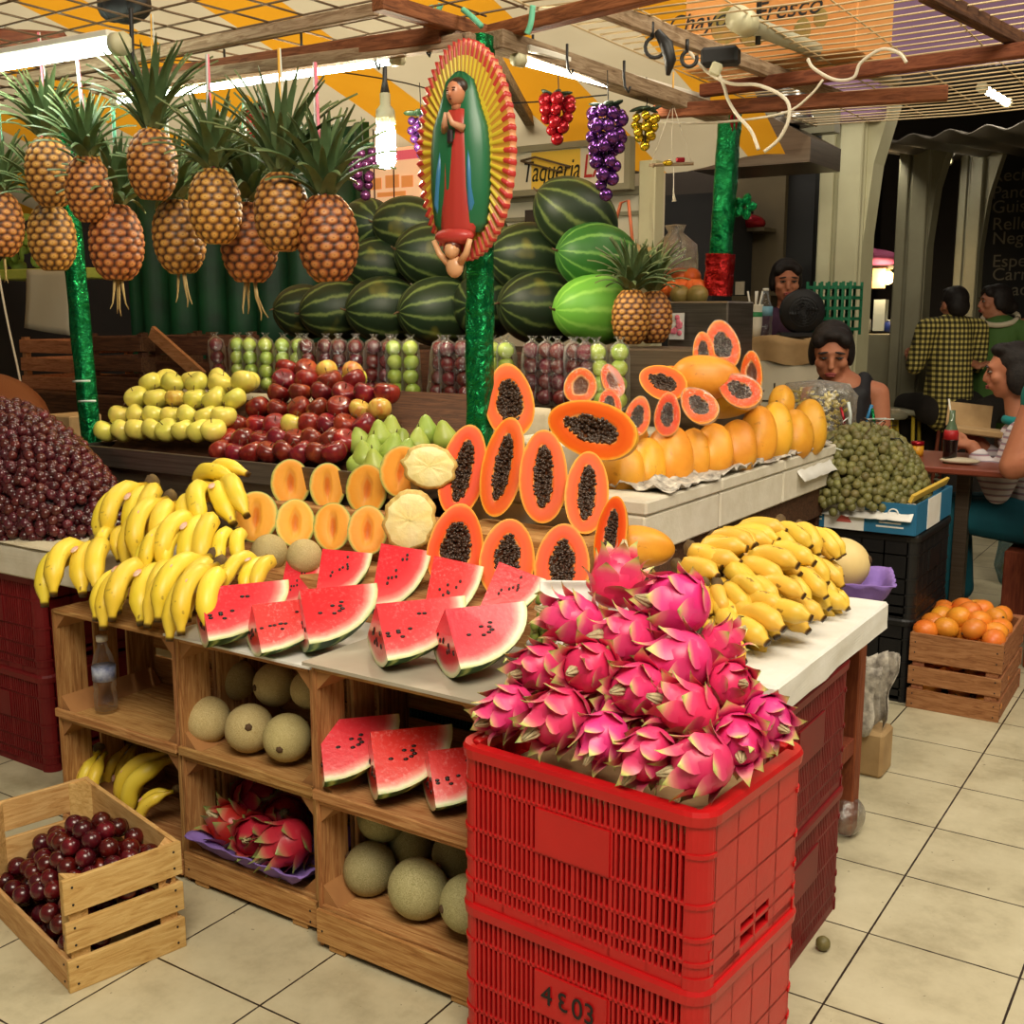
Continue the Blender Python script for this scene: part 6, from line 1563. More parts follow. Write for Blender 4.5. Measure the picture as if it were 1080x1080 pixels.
# dark green cloth and clutter at the left
x0, x1 = at(130, 200, y=4.75).x, at(392, 200, y=4.75).x
o = MB().grid(lambda u, v: (x0 + (x1 - x0) * u, 4.75 + .04 * math.sin(u * 50), .9 + 1.55 * v), 90, 4).build('green_cloth', mat('green_cloth', (6, 78, 44), .5, (2, 50, 32), 5)); o.modifiers.new('t', 'SOLIDIFY').thickness = .004
tag(o, 'dark green cloth hanging behind the pineapples and watermelons', 'cloth')
def slat_box(name, label, px0, px1, y, py0, py1, d=.3, m='dark_wood', n=3, cat='crate'):
    P0, P1 = at(px0, py1, y=y), at(px1, py1, y=y); top = at((px0 + px1) / 2, py0, y=y).z; w = P1.x - P0.x; h = top - P0.z
    t = thing(name, label, cat, ((P0.x + P1.x) / 2, y + d / 2, P0.z), None)
    for s in (-1, 1):
        mb = MB()
        for k in range(n): mb.box((0, s * d / 2, h * (k + .5) / n), (w, .012, h / n * .72), ch=.002)
        mb.build('long_side', MT[m], t); mb = MB()
        for k in range(n): mb.box((s * w / 2, 0, h * (k + .5) / n), (.012, d, h / n * .72), ch=.002)
        mb.build('end_side', MT[m], t)
    for sx in (-1, 1):
        for sy in (-1, 1): MB().box((sx * (w / 2 - .02), sy * (d / 2 - .02), h / 2), (.03, .03, h)).build('corner_post', MT[m], t)
    MB().box((0, 0, .006), (w, d, .012)).build('base', MT[m], t); return t
x0 = at(0, 430, y=3.6).x
block('back_bench', 'dark bench carrying old wooden crates behind the red grapes', 'bench', -6.2, -4.15, 3.45, 4.1, 0, at(60, 412, y=3.5).z - .005, 'dark_wood')
slat_box('wooden_crate', 'old brown slatted crate below the white paper sheet, behind the grapes', 25, 84, 3.5, 356, 412, .34, 'crate_red', 3)
slat_box('wooden_crate', 'old dark slatted crate behind the leaning green post', 96, 152, 3.5, 352, 414, .34, 'dark_wood', 3)
slat_box('wooden_crate', 'old dark crate with a slanted board behind the yellow apples', 160, 224, 3.58, 350, 404, .3, 'dark_wood', 2)
A, B = at(160, 350, y=3.5), at(214, 398, y=3.5); o = MB().bar(A, B, .02, .06).build('loose_board', MT['crate_red']); tag(o, 'slanted loose board leaning before the dark crates behind the yellow apples', 'board')
P = at(14, 420, y=3.0); o = MB().ball(P - V(.1, 0, .06), (.3, .16, .16), 20, 12, (0, .25, 0)).build('clay_basin', mat('brown_basin', (126, 70, 36), .6)); tag(o, 'rounded brown basin tilted behind the red grapes', 'basin'); block('wooden_stand', 'dark stand under the brown basin behind the red grapes', 'stand', P.x - .35, P.x + .15, 2.85, 3.2, 0, P.z - .2, 'dark_wood')
P = at(52, 318, y=3.9); w = .3
def sheet(u, v): 
    a, b = at(28 - 4 * v + 50 * u * (1 + .0), 284 + 62 * v + 8 * u * v, y=3.9), None; return a + V(0, .012 * math.sin(u * 5 + v * 2), 0)
o = MB().grid(sheet, 10, 10).build('paper_sheet', mat('grey_paper', (190, 184, 164), .85)); o.modifiers.new('t', 'SOLIDIFY').thickness = .002; tag(o, 'plain white paper sheet hanging below the pineapples, left of the leaning post', 'paper')
P0 = at(38, 283, y=4.1); block('green_shelf', 'pale green shelf with leafy greens behind the outer pineapples', 'shelf', P0.x - .5, at(80, 283, y=4.1).x, 4.1, 4.4, P0.z - .06, P0.z, 'guava')
mb = MB()
for k in range(70):
    P = at(rnd(-10, 72), rnd(225, 282), y=4.2 + rnd(0, .15)); mb.ball(P, (rnd(.03, .06), .012, rnd(.03, .06)), 7, 5, (rnd(-1, 1), rnd(-1, 1), rnd(0, 3)))
o = mb.build('leafy_greens', mat('salad_leaf', (140, 170, 70), .5, (96, 132, 46), 14, val=.1)); tag(o, 'pile of pale leafy greens on the green shelf', 'greens', kind='stuff')
P = at(75, 145, y=3.3); o = MB().lathe([(.05, 0), (.062, .05), (.05, .1), (.03, .115)], 6).build('paper_lantern', MT['white'], None, xf(P - V(0, 0, .05), (.2, .3, 0))); MB().tube([(0, 0, .11), (-.05, .03, .34)], .003, 5).build('cord', MT['cable_white'], o); tag(o, 'white faceted paper lantern between the outer pineapples', 'lantern')
cabley('thin pale cord hanging down beside the brown basin', [(-2, 285), (6, 330), (18, 385), (28, 430), (44, 452)], 3.1, .005, 'cable_white', 'cord', 'cord')
# kitchen behind the right post
yK = 7.2
def XK(px, y=yK): return at(px, 300, y=y).x
def slabk(name, label, cat, px0, px1, py0, py1, y, d, m, floor=False, ch=.0):
    a, b = at(px0, (py0 + py1) / 2, y=y).x, at(px1, (py0 + py1) / 2, y=y).x; zt, zb = at((px0 + px1) / 2, py0, y=y).z, at((px0 + px1) / 2, py1, y=y).z
    if floor: zb = 0
    o = MB().box(((a + b) / 2, y + d / 2, (zt + zb) / 2), (b - a, d, zt - zb), ch=ch).build(name, MT[m]); return tag(o, label, cat)
struct(MB().box(((XK(640) + XK(872)) / 2, yK + .1, 1.6), (XK(872) - XK(640), .1, 3.3)).build('wall_kitchen', MT['dark2']))
slabk('fridge', 'tall dark grey fridge behind the bag of oranges', 'fridge', 656, 752, 206, 330, 6.2, .6, 'board', True)
slabk('door_frame', 'thin olive brown board between the cream corner post and the fridge', 'board', 640, 668, 150, 330, 6.5, .05, 'olive_wall', True)
slabk('wall_cabinet', 'olive panelled cabinet behind the green right post', 'cabinet', 762, 826, 168, 352, 6.9, .2, 'olive_wall', True)
slabk('dark_partition', 'black partition strip behind the standing vendor', 'partition', 826, 858, 130, 352, 6.95, .1, 'black', True)
slabk('lintel_board', 'grey brown board running above the range hood', 'board', 668, 880, 122, 148, 6.3, .1, 'cream_dark')
a, b = at(735, 160, y=5.9), at(858, 160, y=5.9); t = thing('range_hood', 'dark steel range hood with a chrome pipe above the kitchen', 'hood', ((a.x + b.x) / 2, 6.1, at(800, 176, y=5.9).z)); w = b.x - a.x
MB().prism([(-w / 2, 0), (w / 2, 0), (w / 2, .12), (w / 2 - .25, .26), (-w / 2 + .2, .26), (-w / 2, .12)], .5, xf((0, .25, 0), (PI / 2, 0, 0))).build('canopy', MT['steel_dark'], t)
MB().lathe([(.13, .0), (.09, .06), (.08, .2), (.08, .6)], 16).build('pipe', MT['chrome'], t, xf((.16, -.05, .22)))
slabk('kitchen_shelf', 'narrow shelf with a red dish on the olive cabinet', 'shelf', 776, 806, 240, 244, 6.7, .2, 'olive_wall')
o = MB().ball(at(790, 234, y=6.75), (.11, .08, .05), 12, 8, (0, .15, 0)).build('red_dish', MT['ball_r']); tag(o, 'red dish on the narrow kitchen shelf', 'dish')
slabk('kitchen_counter', 'beige kitchen counter edge behind the tall steel cabinet', 'counter', 766, 812, 312, 352, 6.5, .5, 'olive_wall', True)
o = slabk('picture_card', 'small framed card on the beige kitchen counter', 'card', 770, 784, 297, 311, 6.55, .02, 'paper')
# front counter with brown paper
yC = 5.7; cz = at(800, 358, y=yC).z; x0, x1 = at(742, 380, y=yC).x, at(872, 380, y=yC).x
t = thing('tiled_counter', 'white tiled counter covered with brown paper, in front of the standing vendor', 'counter', ((x0 + x1) / 2, yC + .2, 0)); w = x1 - x0
MB().box((0, 0, cz / 2 - .02), (w, .4, cz - .04)).build('body', MT['panel'], t)
mb = MB()
for k in range(6): mb.box((-w / 2 + k * w / 5, -.201, cz / 2 - .1), (.008, .004, cz - .25))
mb.box((0, -.201, cz - .32), (w, .004, .008)); mb.build('tile_joint', MT['dark2'], t)
MB().grid(lambda u, v: (-w / 2 - .02 + (w + .04) * u, -.215 - .012 * math.sin(u * 23) * (1 - v) if v < .5 else -.215 + .42 * (v - .5) * 2, cz - .12 + .012 * math.sin(u * 15) + .13 * min(1, v * 2)), 40, 9).build('paper_cover', MT['kraft'], t)
def on_counter(px, dy=.1): P = at(px, 350, y=yC + dy); return V(P.x, yC + dy, cz + .012)
P = on_counter(845, .2); t = thing('desk_fan', 'black round desk fan on the tiled counter', 'fan', xf(P - V(0, 0, .004), rotm(.55, 'Z'), .68))
MB().box((0, 0, .02), (.36, .16, .04), ch=.01).tube([(0, 0, .02), (0, 0, .12)], .03, 10).build('base', MT['black_plastic'], t)
mb = MB()
for k in range(7): 
    r = .03 + .021 * k; mb.tube([(r * math.cos(q), -.07 + .0012 * k * k, .2 + r * math.sin(q)) for q in [2 * PI * j / 28 for j in range(29)]], .003, 5)
for k in range(20): q = 2 * PI * k / 20; mb.tube([(.03 * math.cos(q), -.07, .2 + .03 * math.sin(q)), (.16 * math.cos(q), -.03, .2 + .16 * math.sin(q))], .002, 4)
mb.build('grille', MT['black_plastic'], t)
MB().lathe([(.16, -.03), (.175, 0), (.17, .07), (.08, .12), (1e-5, .13)], 28).build('housing', MT['black'], t, xf((0, -.02, .2), (-PI / 2, 0, 0)))
mb = MB()
for k in range(4): mb.ball((.07 * math.cos(k * PI / 2), -.045, .2 + .07 * math.sin(k * PI / 2)), (.06, .006, .035), 10, 6, (.3, -k * PI / 2, 0))
mb.build('blade', MT['black_plastic'], t)
P = on_counter(795, .1); t = thing('paper_cup', 'printed cup with white straws on the tiled counter', 'cup', P)
MB().lathe([(.035, 0), (.042, .06), (.045, .16), (.046, .17)], 16).build('cup', mat('cup_print', (226, 220, 200), .5), t); MB().lathe([(.0425, .09), (.0448, .13)], 16).build('green_band', mat('cup_green', (30, 130, 70), .5), t)
MB().lathe([(.0365, .02), (.0408, .055)], 16).build('orange_band', mat('cup_orange', (220, 150, 90), .5, (230, 200, 150), 30), t)
for k, (dx, dy) in enumerate(((-.03, 0), (0, .01), (.03, 0), (.015, -.02))): MB().tube([(dx * .4, dy, .1), (dx * 1.4, dy, .24)], .005, 6).build('straw', MT['white'], t)
P = on_counter(806, .14); t = thing('water_bottle', 'clear water bottle with a pale blue label on the tiled counter', 'bottle', P)
MB().lathe([(.03, 0), (.04, .01), (.04, .06), (.036, .07), (.04, .08), (.04, .15), (.02, .2), (.014, .24)], 16).build('bottle_body', MT['pet'], t); MB().lathe([(.041, .11), (.041, .16)], 16).build('paper_label', mat('pale_blue_label', (120, 170, 190), .5), t); MB().lathe([(.016, .24), (.016, .255), (1e-5, .255)], 12).build('cap', MT['white'], t)
P = on_counter(780, .16); o = MB().box(P + V(0, 0, .07), (.12, .1, .14), ch=.01).build('black_box', MT['black']); tag(o, 'black box left of the printed cup on the tiled counter', 'box')
P = on_counter(868, .3); t = thing('green_basket', 'green plastic basket with holes behind the desk fan', 'basket', P + V(.02, .1, 0))
mb = MB()
for k in range(5): mb.box((0, 0, .04 + k * .055), (.24, .2, .016))
for k in range(7): mb.box((-.115 + k * .0385, -.1, .15), (.014, .006, .28)); mb.box((-.115 + k * .0385, .1, .15), (.014, .006, .28))
mb.build('walls', mat('basket_green', (24, 110, 74), .5), t)
# bag of oranges, spare peppers on the steel cabinet
zc2 = at(740, 318, y=4.5).z
P = at(712, 276, y=4.5); t = thing('plastic_bag', 'knotted clear bag of white things on top of the tall steel cabinet', 'bag', V(P.x, 4.5, zc2)); mb = MB()
mb.lathe([(.03, .0), (.09, .02), (.1, .08), (.085, .14), (.03, .19), (.045, .22), (.0, .225)], 22, None, 0, True, lambda r, z, q: (r * math.cos(q) * (1 + .12 * math.sin(5 * q + z * 40)), r * math.sin(q) * (1 + .1 * math.sin(4 * q)), z)); mb.build('bag', MT['bag_milky'], t, xf((0, 0, .1)))
r7 = random.Random(9); KO = plain_ball('orange', mat('orange_skin', (226, 96, 36), .45, (236, 120, 50), 20, val=.1), .04, 'orange', .95, 12, 8)
for k in range(9): 
    px, py = 704 + (k % 5) * 8.5 + r7.uniform(-2, 2), 304 - (k // 5) * 12; KO.put(xf(at(px, py, y=4.42 + .06 * (k // 5)), tumble()), f'orange in the pile under the knotted bag, {ORD[k]} of nine', 'oranges on the steel cabinet')
K_g2 = plain_ball('green_mango', mat('olive_mango', (120, 110, 56), .5, (150, 120, 60), 20), .045, 'mango', 1.2, 12, 8)
for k, px in enumerate((718, 735)): K_g2.put(xf(at(px, 312, y=4.38), (1.3, .2, k)), ['olive green mango at the steel cabinet edge under the oranges', 'olive green mango at the steel cabinet edge, beside the red foil skirt'][k])
slabk('printed_card', 'white card printed with pink flowers beside the standing pineapples', 'card', 706, 721, 330, 358, 4.29, .006, 'slab')
mb = MB()
for k in range(9): P = at(rnd(708, 719), rnd(334, 354), y=4.286); mb.ball(P, (.012, .002, .012), 6, 4)
tag(mb.build('flower_print', MT['pink']), 'pink flower print on the white card by the pineapples', 'print')
# columns of the hall
def column(n, px, w, d, y, pyt, m):
    P = at(px, 330, y=y); zt = at(px, pyt, y=y).z; mb = MB(); x = P.x
    mb.box((x, y, zt / 2), (w, d, zt), ch=.01); mb.box((x + w * .22, y - d / 2 - .02, zt / 2), (w * .5, .05, zt), ch=.008); mb.box((x - w * .3, y - d / 2 - .012, zt / 2), (w * .3, .03, zt), ch=.006)
    mb.prism([(w / 2, zt), (w / 2, zt - .8), (w / 2 + .04, zt - .35), (w / 2 + .13, zt)], d * .8, xf((x, y + d * .4, 0), (PI / 2, 0, 0)))
    return struct(mb.build(f'column_{n}', MT[m]))
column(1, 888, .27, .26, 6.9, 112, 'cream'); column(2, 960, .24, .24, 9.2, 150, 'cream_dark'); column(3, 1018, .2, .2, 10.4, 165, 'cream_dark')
P = at(900, 108, y=6.85); o = MB().box(P, (.42, .34, .26), ch=.02).build('wrapped_capital', MT['purple_wall']); tag(o, 'purple grey wrapping round the head of the cream column', 'wrapping')
# right side: bar, display case, stools, board, purple wall
yB = 9.4
t0, t1 = at(898, 352, y=yB), at(960, 350, y=yB)
block('concrete_bar', 'grey concrete bar counter behind the vendor, right of the cream column', 'counter', t0.x, t1.x + .1, yB, yB + .6, 0, t0.z, 'cream_dark')
slabk('display_case', 'glass topped display shelf on the concrete bar', 'shelf', 898, 946, 280, 284, yB + .15, .4, 'steel')
P = at(936, 293, y=yB + .2); t = thing('hanging_lamp', 'small warm glowing bulb over the concrete bar', 'lamp', P); MB().ball((0, 0, 0), .055, 14, 10).build('bulb', MT['bulb_warm'], t); MB().tube([(0, 0, .05), (0, 0, .1)], .025, 8).build('socket', MT['cream_dark'], t); point('bar_bulb_light', P - V(0, .15, .0), 10, (1, .72, .38))
slabk('paper_strip', 'cream papers hanging beside the warm bulb', 'paper', 920, 934, 283, 304, yB + .12, .01, 'kraft')
o = MB().ball(at(920, 271, y=yB + .2), (.26, .18, .07), 14, 8, (0, .12, 0)).build('folded_cloth', mat('plum_cloth', (128, 46, 84), .8)); tag(o, 'plum coloured cloth folded on the display shelf', 'cloth')
slabk('paper_roll', 'pale pink paper roll standing on the concrete bar', 'paper', 921, 933, 316, 349, yB + .1, .1, 'whitetie')
for k, (px, py, c, n, l) in enumerate(((905, 330, (60, 110, 50), 'jar', 'green jar on the concrete bar'), (912, 334, (190, 186, 170), 'jar', 'white jar on the concrete bar'), (939, 338, (40, 60, 140), 'jar', 'blue jar on the concrete bar'), (945, 340, (180, 170, 150), 'jar', 'pale jar at the bar end'))):
    B = at(px, 350, y=yB + .15); T = at(px, py, y=yB + .15); t = thing(n, l, 'jar', B); h = T.z - B.z; MB().lathe([(.05, 0), (.055, h * .2), (.05, h * .8), (.03, h * .9), (.03, h)], 12).build('body', mat(f'jar_{k}', c, .4), t); MB().lathe([(.034, h * .94), (.034, h * 1.06), (1e-5, h * 1.06)], 12).build('lid', MT['white'], t)
def stool(px, y, label, wood_=False):
    P = at(px, 405, y=y); z = .74; t = thing('bar_stool', label, 'stool', (P.x, y, 0), 'bar stools by the concrete bar')
    MB().lathe([(.17, z - .03), (.18, z - .02), (.18, z), (.17, z + .01), (1e-5, z + .012)], 24).build('seat', MT['red_wood'] if wood_ else MT['cream_dark'], t)
    for k in range(4): q = PI / 4 + k * PI / 2; MB().tube([(.12 * math.cos(q), .12 * math.sin(q), z - .03), (.17 * math.cos(q), .17 * math.sin(q), 0)], .014, 8).build('leg', mat('yellow_leg', (206, 176, 50), .5) if not wood_ else MT['red_wood'], t)
    MB().tube([(.15 * math.cos(q), .15 * math.sin(q), .25) for q in [2 * PI * k / 16 for k in range(17)]], .008, 6).build('foot_ring', MT['cream_dark'], t); return t
stool(932, 8.3, 'grey round bar stool with yellow legs nearest the vendor'); stool(956, 8.75, 'grey round bar stool with yellow legs in front of the second column'); stool(1010, 8.72, 'brown wooden bar stool under the person in the checked shirt', True)
struct(MB().box((at(1080, 250, y=11.4).x + .3, 11.45, 1.7), (3.2, .1, 3.4)).build('wall_right_back', MT['dark']))
bx0, bx1 = at(1036, 250, y=11.3).x, at(1036, 250, y=11.3).x + 1.5; zb, zt = at(1060, 345, y=11.3).z, at(1060, 165, y=11.3).z
t = thing('chalk_board', 'black menu board with chalk lettering on the far wall', 'board', ((bx0 + bx1) / 2, 11.33, (zb + zt) / 2)); MB().box((0, 0, 0), (bx1 - bx0, .03, zt - zb)).build('slate', MT['board'], t)
for k, (s, py) in enumerate((('Recina', 186), ('Pancita', 204), ('Guisados', 219), ('Rellenos', 237), ('Negro', 252), ('Especial', 276), ('Carne', 290), ('Asada', 306))):
    P = at(1046, py, y=11.3); text(s, .16, MT['chalk'], t, xf((P.x - t.location.x, -.02, P.z - t.location.z), (PI / 2, 0, 0)), .001, align='LEFT')
struct(MB().box((at(780, 60, y=7.3).x + 3, 7.3, at(950, 78, y=7.3).z + .9), (6.0, .1, 1.8)).build('wall_purple', MT['purple_wall']))
o = MB().grid(lambda u, v: (at(900, 130, y=8.0).x + 3.2 * u, 7.6 + 3.2 * v, 2.55 + .5 * u * .2 + .25 * v + .02 * math.sin(u * 90)), 120, 4).build('corrugated_awning', mat('grey_sheet', (92, 86, 78), .5, metal=.3)); o.modifiers.new('t', 'SOLIDIFY').thickness = .01; tag(o, 'dark corrugated metal awning over the bar', 'awning')
lamp('short lit tube lamp under the dark awning, farthest out', at(1037, 93, y=7.4), at(1062, 108, y=7.9), .022, 'tube2', 'white', False)
lamp('short lit tube lamp glimpsed right of the cream column', at(918, 148, y=8.6), at(950, 158, y=9.4), .022, 'tube2', 'white', False)
lamp('tiny lit tube lamp glimpsed beside the second column', at(986, 165, y=9.6), at(1000, 170, y=10.0), .022, 'tube2', 'white', False)
# dining table with a bottle
yT = 5.35; P = at(985, 486, y=yT); zt = P.z
t = thing('dining_table', 'small reddish wooden table with food in front of the eating person', 'table', (P.x + .12, yT + .1, 0)); 
MB().box((0, 0, zt - .015), (.56, .62, .03), ch=.006).build('top', mat('red_table', (128, 58, 36), .45), t)
MB().box((0, 0, zt / 2 - .015), (.06, .06, zt - .03), ch=.003).box((0, 0, .015), (.34, .34, .03), ch=.008).build('leg', MT['steel_dark'], t)
B = at(1001, 490, y=5.3); B.z = zt; t = thing('soda_bottle', 'glass soda bottle half full of dark cola with a red label on the small table', 'bottle', B); h = .24
MB().lathe([(.028, 0), (.031, .01), (.029, .06), (.032, .11), (.028, .15), (.014, .19), (.012, h)], 16).build('bottle_body', mat('green_glass', (92, 112, 84), .12, coat=.3), t)
MB().lathe([(.0305, .012), (.0305, .06), (.0332, .105), (.033, .108)], 16).build('cola', mat('cola', (30, 14, 12), .2), t); MB().lathe([(.0335, .108), (.0325, .135), (.0285, .152)], 16).build('red_label', mat('red_label', (176, 30, 34), .5), t); MB().tube([(0, 0, .18), (-.02, 0, h + .05)], .004, 6).build('straw', MT['white'], t)
B = at(950, 462, y=5.6); B.z = zt; o = MB().lathe([(.06, 0), (.085, .02), (.088, .03)], 18).build('green_bowl', mat('green_bowl', (20, 110, 86), .5), None, Matrix.Translation(B)); tag(o, 'green bowl on the small table behind the green fruit heap', 'bowl')
B = at(968, 464, y=5.5); B.z = zt; t = thing('sauce_jar', 'small yellow sauce jar with a red lid on the small table', 'jar', B); MB().lathe([(.028, 0), (.03, .02), (.03, .05)], 14).build('jar', mat('yellow_sauce', (224, 160, 40), .4), t); MB().lathe([(.031, .05), (.031, .07), (1e-5, .07)], 14).build('lid', MT['ball_r'], t)
B = at(1022, 474, y=5.55); t = thing('takeaway_box', 'open kraft takeaway box held over the small table', 'box', xf(V(B.x + .03, 5.62, zt + .12), (0, .1, .3))); MB().box((0, 0, 0), (.24, .17, .03), ch=.006).build('tray', MT['kraft'], t); MB().box((-.05, .09, .06), (.2, .012, .12), (-.4, 0, 0)).build('lid', MT['kraft'], t)
P = at(1012, 487, y=5.3); o = MB().ball(V(P.x, 5.3, zt + .015), (.09, .05, .015), 12, 7).build('napkin', MT['paper']); tag(o, 'crumpled napkin on the small table beside the soda bottle', 'napkin')
# blue carton of the green fruits
cz0 = .652; t = thing('blue_carton', 'blue and white printed carton heaped with small green fruits, on black crates', 'box', xf((-1.20, 4.46, cz0), (0, 0, 0))); bl = mat('carton_blue', (36, 112, 150), .6, (28, 98, 136), 4)
w, d, h = .42, .56, .115
for s in (-1, 1): MB().box((0, s * d / 2, h / 2), (w, .008, h)).build('wall', bl, t); MB().box((s * w / 2, 0, h / 2), (.008, d, h)).build('wall', bl, t)
MB().box((0, 0, .005), (w, d, .01)).build('base', MT['kraft'], t)
MB().box((-.05, -d / 2 - .005, h / 2), (.15, .002, h)).build('white_panel', MT['slab'], t); MB().box((w / 2 + .005, -.02, h / 2), (.002, .2, h)).build('white_panel', MT['slab'], t)
MB().prism([(-.03, -.03), (.03, -.03), (.008, .0), (.02, .0), (0, .035), (-.02, 0), (-.008, 0)], .001, xf((-.05, -d / 2 - .0065, h / 2), (PI / 2, 0, 0))).build('red_emblem', mat('emblem_red', (206, 96, 84), .6), t)
MB().tube([(.13 + .018 * math.cos(q), -d / 2 - .005, .075 + .018 * math.sin(q)) for q in [2 * PI * k / 16 for k in range(17)]], .003, 5).build('round_emblem', MT['slab'], t)
for q in (((.12, .04, .08), (.12, .025, .1)), ((-.16, .03, .05), (-.16, .045, .05), (-.16, .06, .05), (-.16, .075, .04))):
    mb = MB()
    for x, z, ww in q: mb.box((x, -d / 2 - .005, z), (ww, .002, .006))
    mb.build('print', MT['slab'], t)
MB().box((w / 2 - .02, .0, h + .02), (.012, d, .03), (0, .4, 0)).build('yellow_flap', mat('yellow_flap', (214, 176, 66), .7), t)
crumple('paper_liner', 'white paper liner folded over the front of the blue carton', 'paper', -1.40, -1.0, 4.15, 4.26, .755, .012, 'slab', 20, 10, 4, lambda u, v, z: z - .05 * smooth(.5, 0, v))
# big bag of yellow crisps in front of the vendor
P = at(858, 427, y=4.6); t = thing('snack_bag', 'large clear bag of pale yellow crisps in front of the seated vendor', 'bag', V(P.x, 4.66, P.z - .25))
mb = MB(); mb.lathe([(.09, 0), (.15, .04), (.16, .16), (.15, .24), (.16, .29), (.13, .335), (.02, .35)], 28, None, 0, True, lambda r, z, q: (r * math.cos(q) * (1 + .07 * math.sin(5 * q + 30 * z)), r * .8 * math.sin(q) * (1 + .09 * math.sin(4 * q)), z)); mb.build('bag', MT['bag_milky'], t)
mb = MB()
for k in range(240): 
    a_, r_, z_ = rnd(0, 6.28), .13 * math.sqrt(rnd(0, 1)), rnd(.02, .30); mb.tube([(r_ * math.cos(a_), r_ * .75 * math.sin(a_), z_), (r_ * math.cos(a_) + rnd(-.03, .03), r_ * .75 * math.sin(a_), z_ + rnd(-.02, .03))], .006, 5)
q = mb.build('crisps', mat('crisps', (236, 214, 110), .6, (226, 196, 80), 20), t); q['kind'] = 'stuff'
block('snack_stand', 'dark stand under the bag of crisps behind the papayas', 'stand', P.x - .18, P.x + .18, 4.52, 4.8, 0, P.z - .255, 'dark_wood')
for k, (px, py, c) in enumerate(((890, 442, 'ball_r'), (897, 437, 'whitetie'), (915, 440, 'tie_green'), (922, 444, 'foil'))):
    P = at(px, py, y=4.6); o = MB().tube([P - V(0, 0, .06), P, P + V(rnd(-.02, .02), 0, .05)], .007, 6).build('straw', MT[c] if c != 'tie_green' else mat('blue_tie', (40, 120, 170), .5)); tag(o, ['red striped straw sticking up behind the green fruits', 'white straw sticking up beside the crisps', 'blue tie sticking up from the green fruit heap', 'green tie at the top of the green fruit heap'][k], 'straw')
# clutter by the slab
P = at(905, 720, y=3.5); mb = MB()
for k in range(7):
    a0 = k * .5; mb.grid(lambda u, v, a0=a0, k=k: (-.93 + (.05 + .03 * v) * math.cos(a0 + 2.2 * u) + .008 * math.sin(9 * v + k), 3.46 + .05 * math.sin(a0 + 2.2 * u) + .03 * v, .16 + .22 * v + .02 * math.sin(6 * u + k)), 10, 8)
o = mb.build('newspaper_bundle', MT['newspaper']); o.modifiers.new('t', 'SOLIDIFY').thickness = .002; tag(o, 'bundle of old newspapers stuffed beside the black crates', 'newspaper')
o = MB().box((-.94, 3.5, .075), (.14, .12, .15), ch=.01).build('carton', MT['kraft']); tag(o, 'small carton standing on the floor behind the table leg', 'box')
P = at(893, 862, z=.05); o = MB().ball((P.x, P.y, .055), (.05, .07, .055), 14, 9).build('plastic_bag', MT['bag_milky']); tag(o, 'grey crumpled plastic bag on the floor by the red table leg', 'bag')
for (px, py, s) in ((807, 1009, .004),): pass
# ------------------------------------------------------------------ people
SKIN = mat('skin', (186, 122, 90), .55, (172, 106, 78), 9, spec=.35, sss=.05); SKIN2 = mat('skin_tan', (176, 116, 86), .55, (160, 100, 74), 9, spec=.35, sss=.05)
HAIR = mat('black_hair', (18, 13, 11), .62, (34, 25, 21), 60, bump=.3, bs=80, spec=.3); LIP = mat('lips', (146, 62, 56), .45); EYEW = mat('eye_white', (150, 138, 126), .4); IRIS = mat('iris', (26, 16, 12), .25); BROW = mat('brow', (34, 22, 18), .7)
def fuse(o, vox=.008, it=6):
    r = o.modifiers.new('r', 'REMESH'); r.mode = 'VOXEL'; r.voxel_size = vox; r.use_smooth_shade = True
    s = o.modifiers.new('s', 'SMOOTH'); s.factor = .5; s.iterations = it; return o
def limb(mb, pts, rad):
    P = [Vector(p) for p in pts]
    for i in range(len(P) - 1):
        n = 5
        Q = [P[i].lerp(P[i + 1], k / n) for k in range(n + 1)]; R = [rad[i] + (rad[i + 1] - rad[i]) * k / n for k in range(n + 1)]
        mb.tube(Q, R, 12); mb.ball(P[i], rad[i], 12, 8)
    mb.ball(P[-1], rad[-1], 12, 8)
def hand_mb(mb, wrist, d, palm_n, side, curl=.5, s=1.0):
    """palm, four unequal fingers and a thumb; d along the hand, palm_n out of the palm, side towards the thumb"""
    d, n, t = Vector(d).normalized(), Vector(palm_n).normalized(), Vector(side).normalized(); w = Vector(wrist)
    mb.tube([w, w + d * .04 * s, w + d * .085 * s], [.022 * s, .032 * s, .034 * s], 12, flat=(1, .6))
    for k, L in enumerate((.072, .08, .076, .06)):
        b = w + d * .08 * s + t * (.027 - .018 * k) * s; a1 = curl * .5; p1 = b + (d * math.cos(a1) + n * math.sin(a1)) * L * .45 * s; a2 = curl * 1.4; p2 = p1 + (d * math.cos(a2) + n * math.sin(a2)) * L * .32 * s; a3 = curl * 2.1; p3 = p2 + (d * math.cos(a3) + n * math.sin(a3)) * L * .25 * s
        mb.tube([b - d * .02 * s, b, p1, p2, p3], [.0095 * s, .0095 * s, .009 * s, .0085 * s, .007 * s], 8)
    b = w + d * .025 * s + t * .022 * s; p1 = b + (d * .6 + t * .75 + n * .2) * .035 * s; p2 = p1 + (d * .85 + t * .3 + n * .45) * .032 * s
    mb.tube([b - t * .01 * s, b, p1, p2], [.013 * s, .012 * s, .0105 * s, .0085 * s], 8)
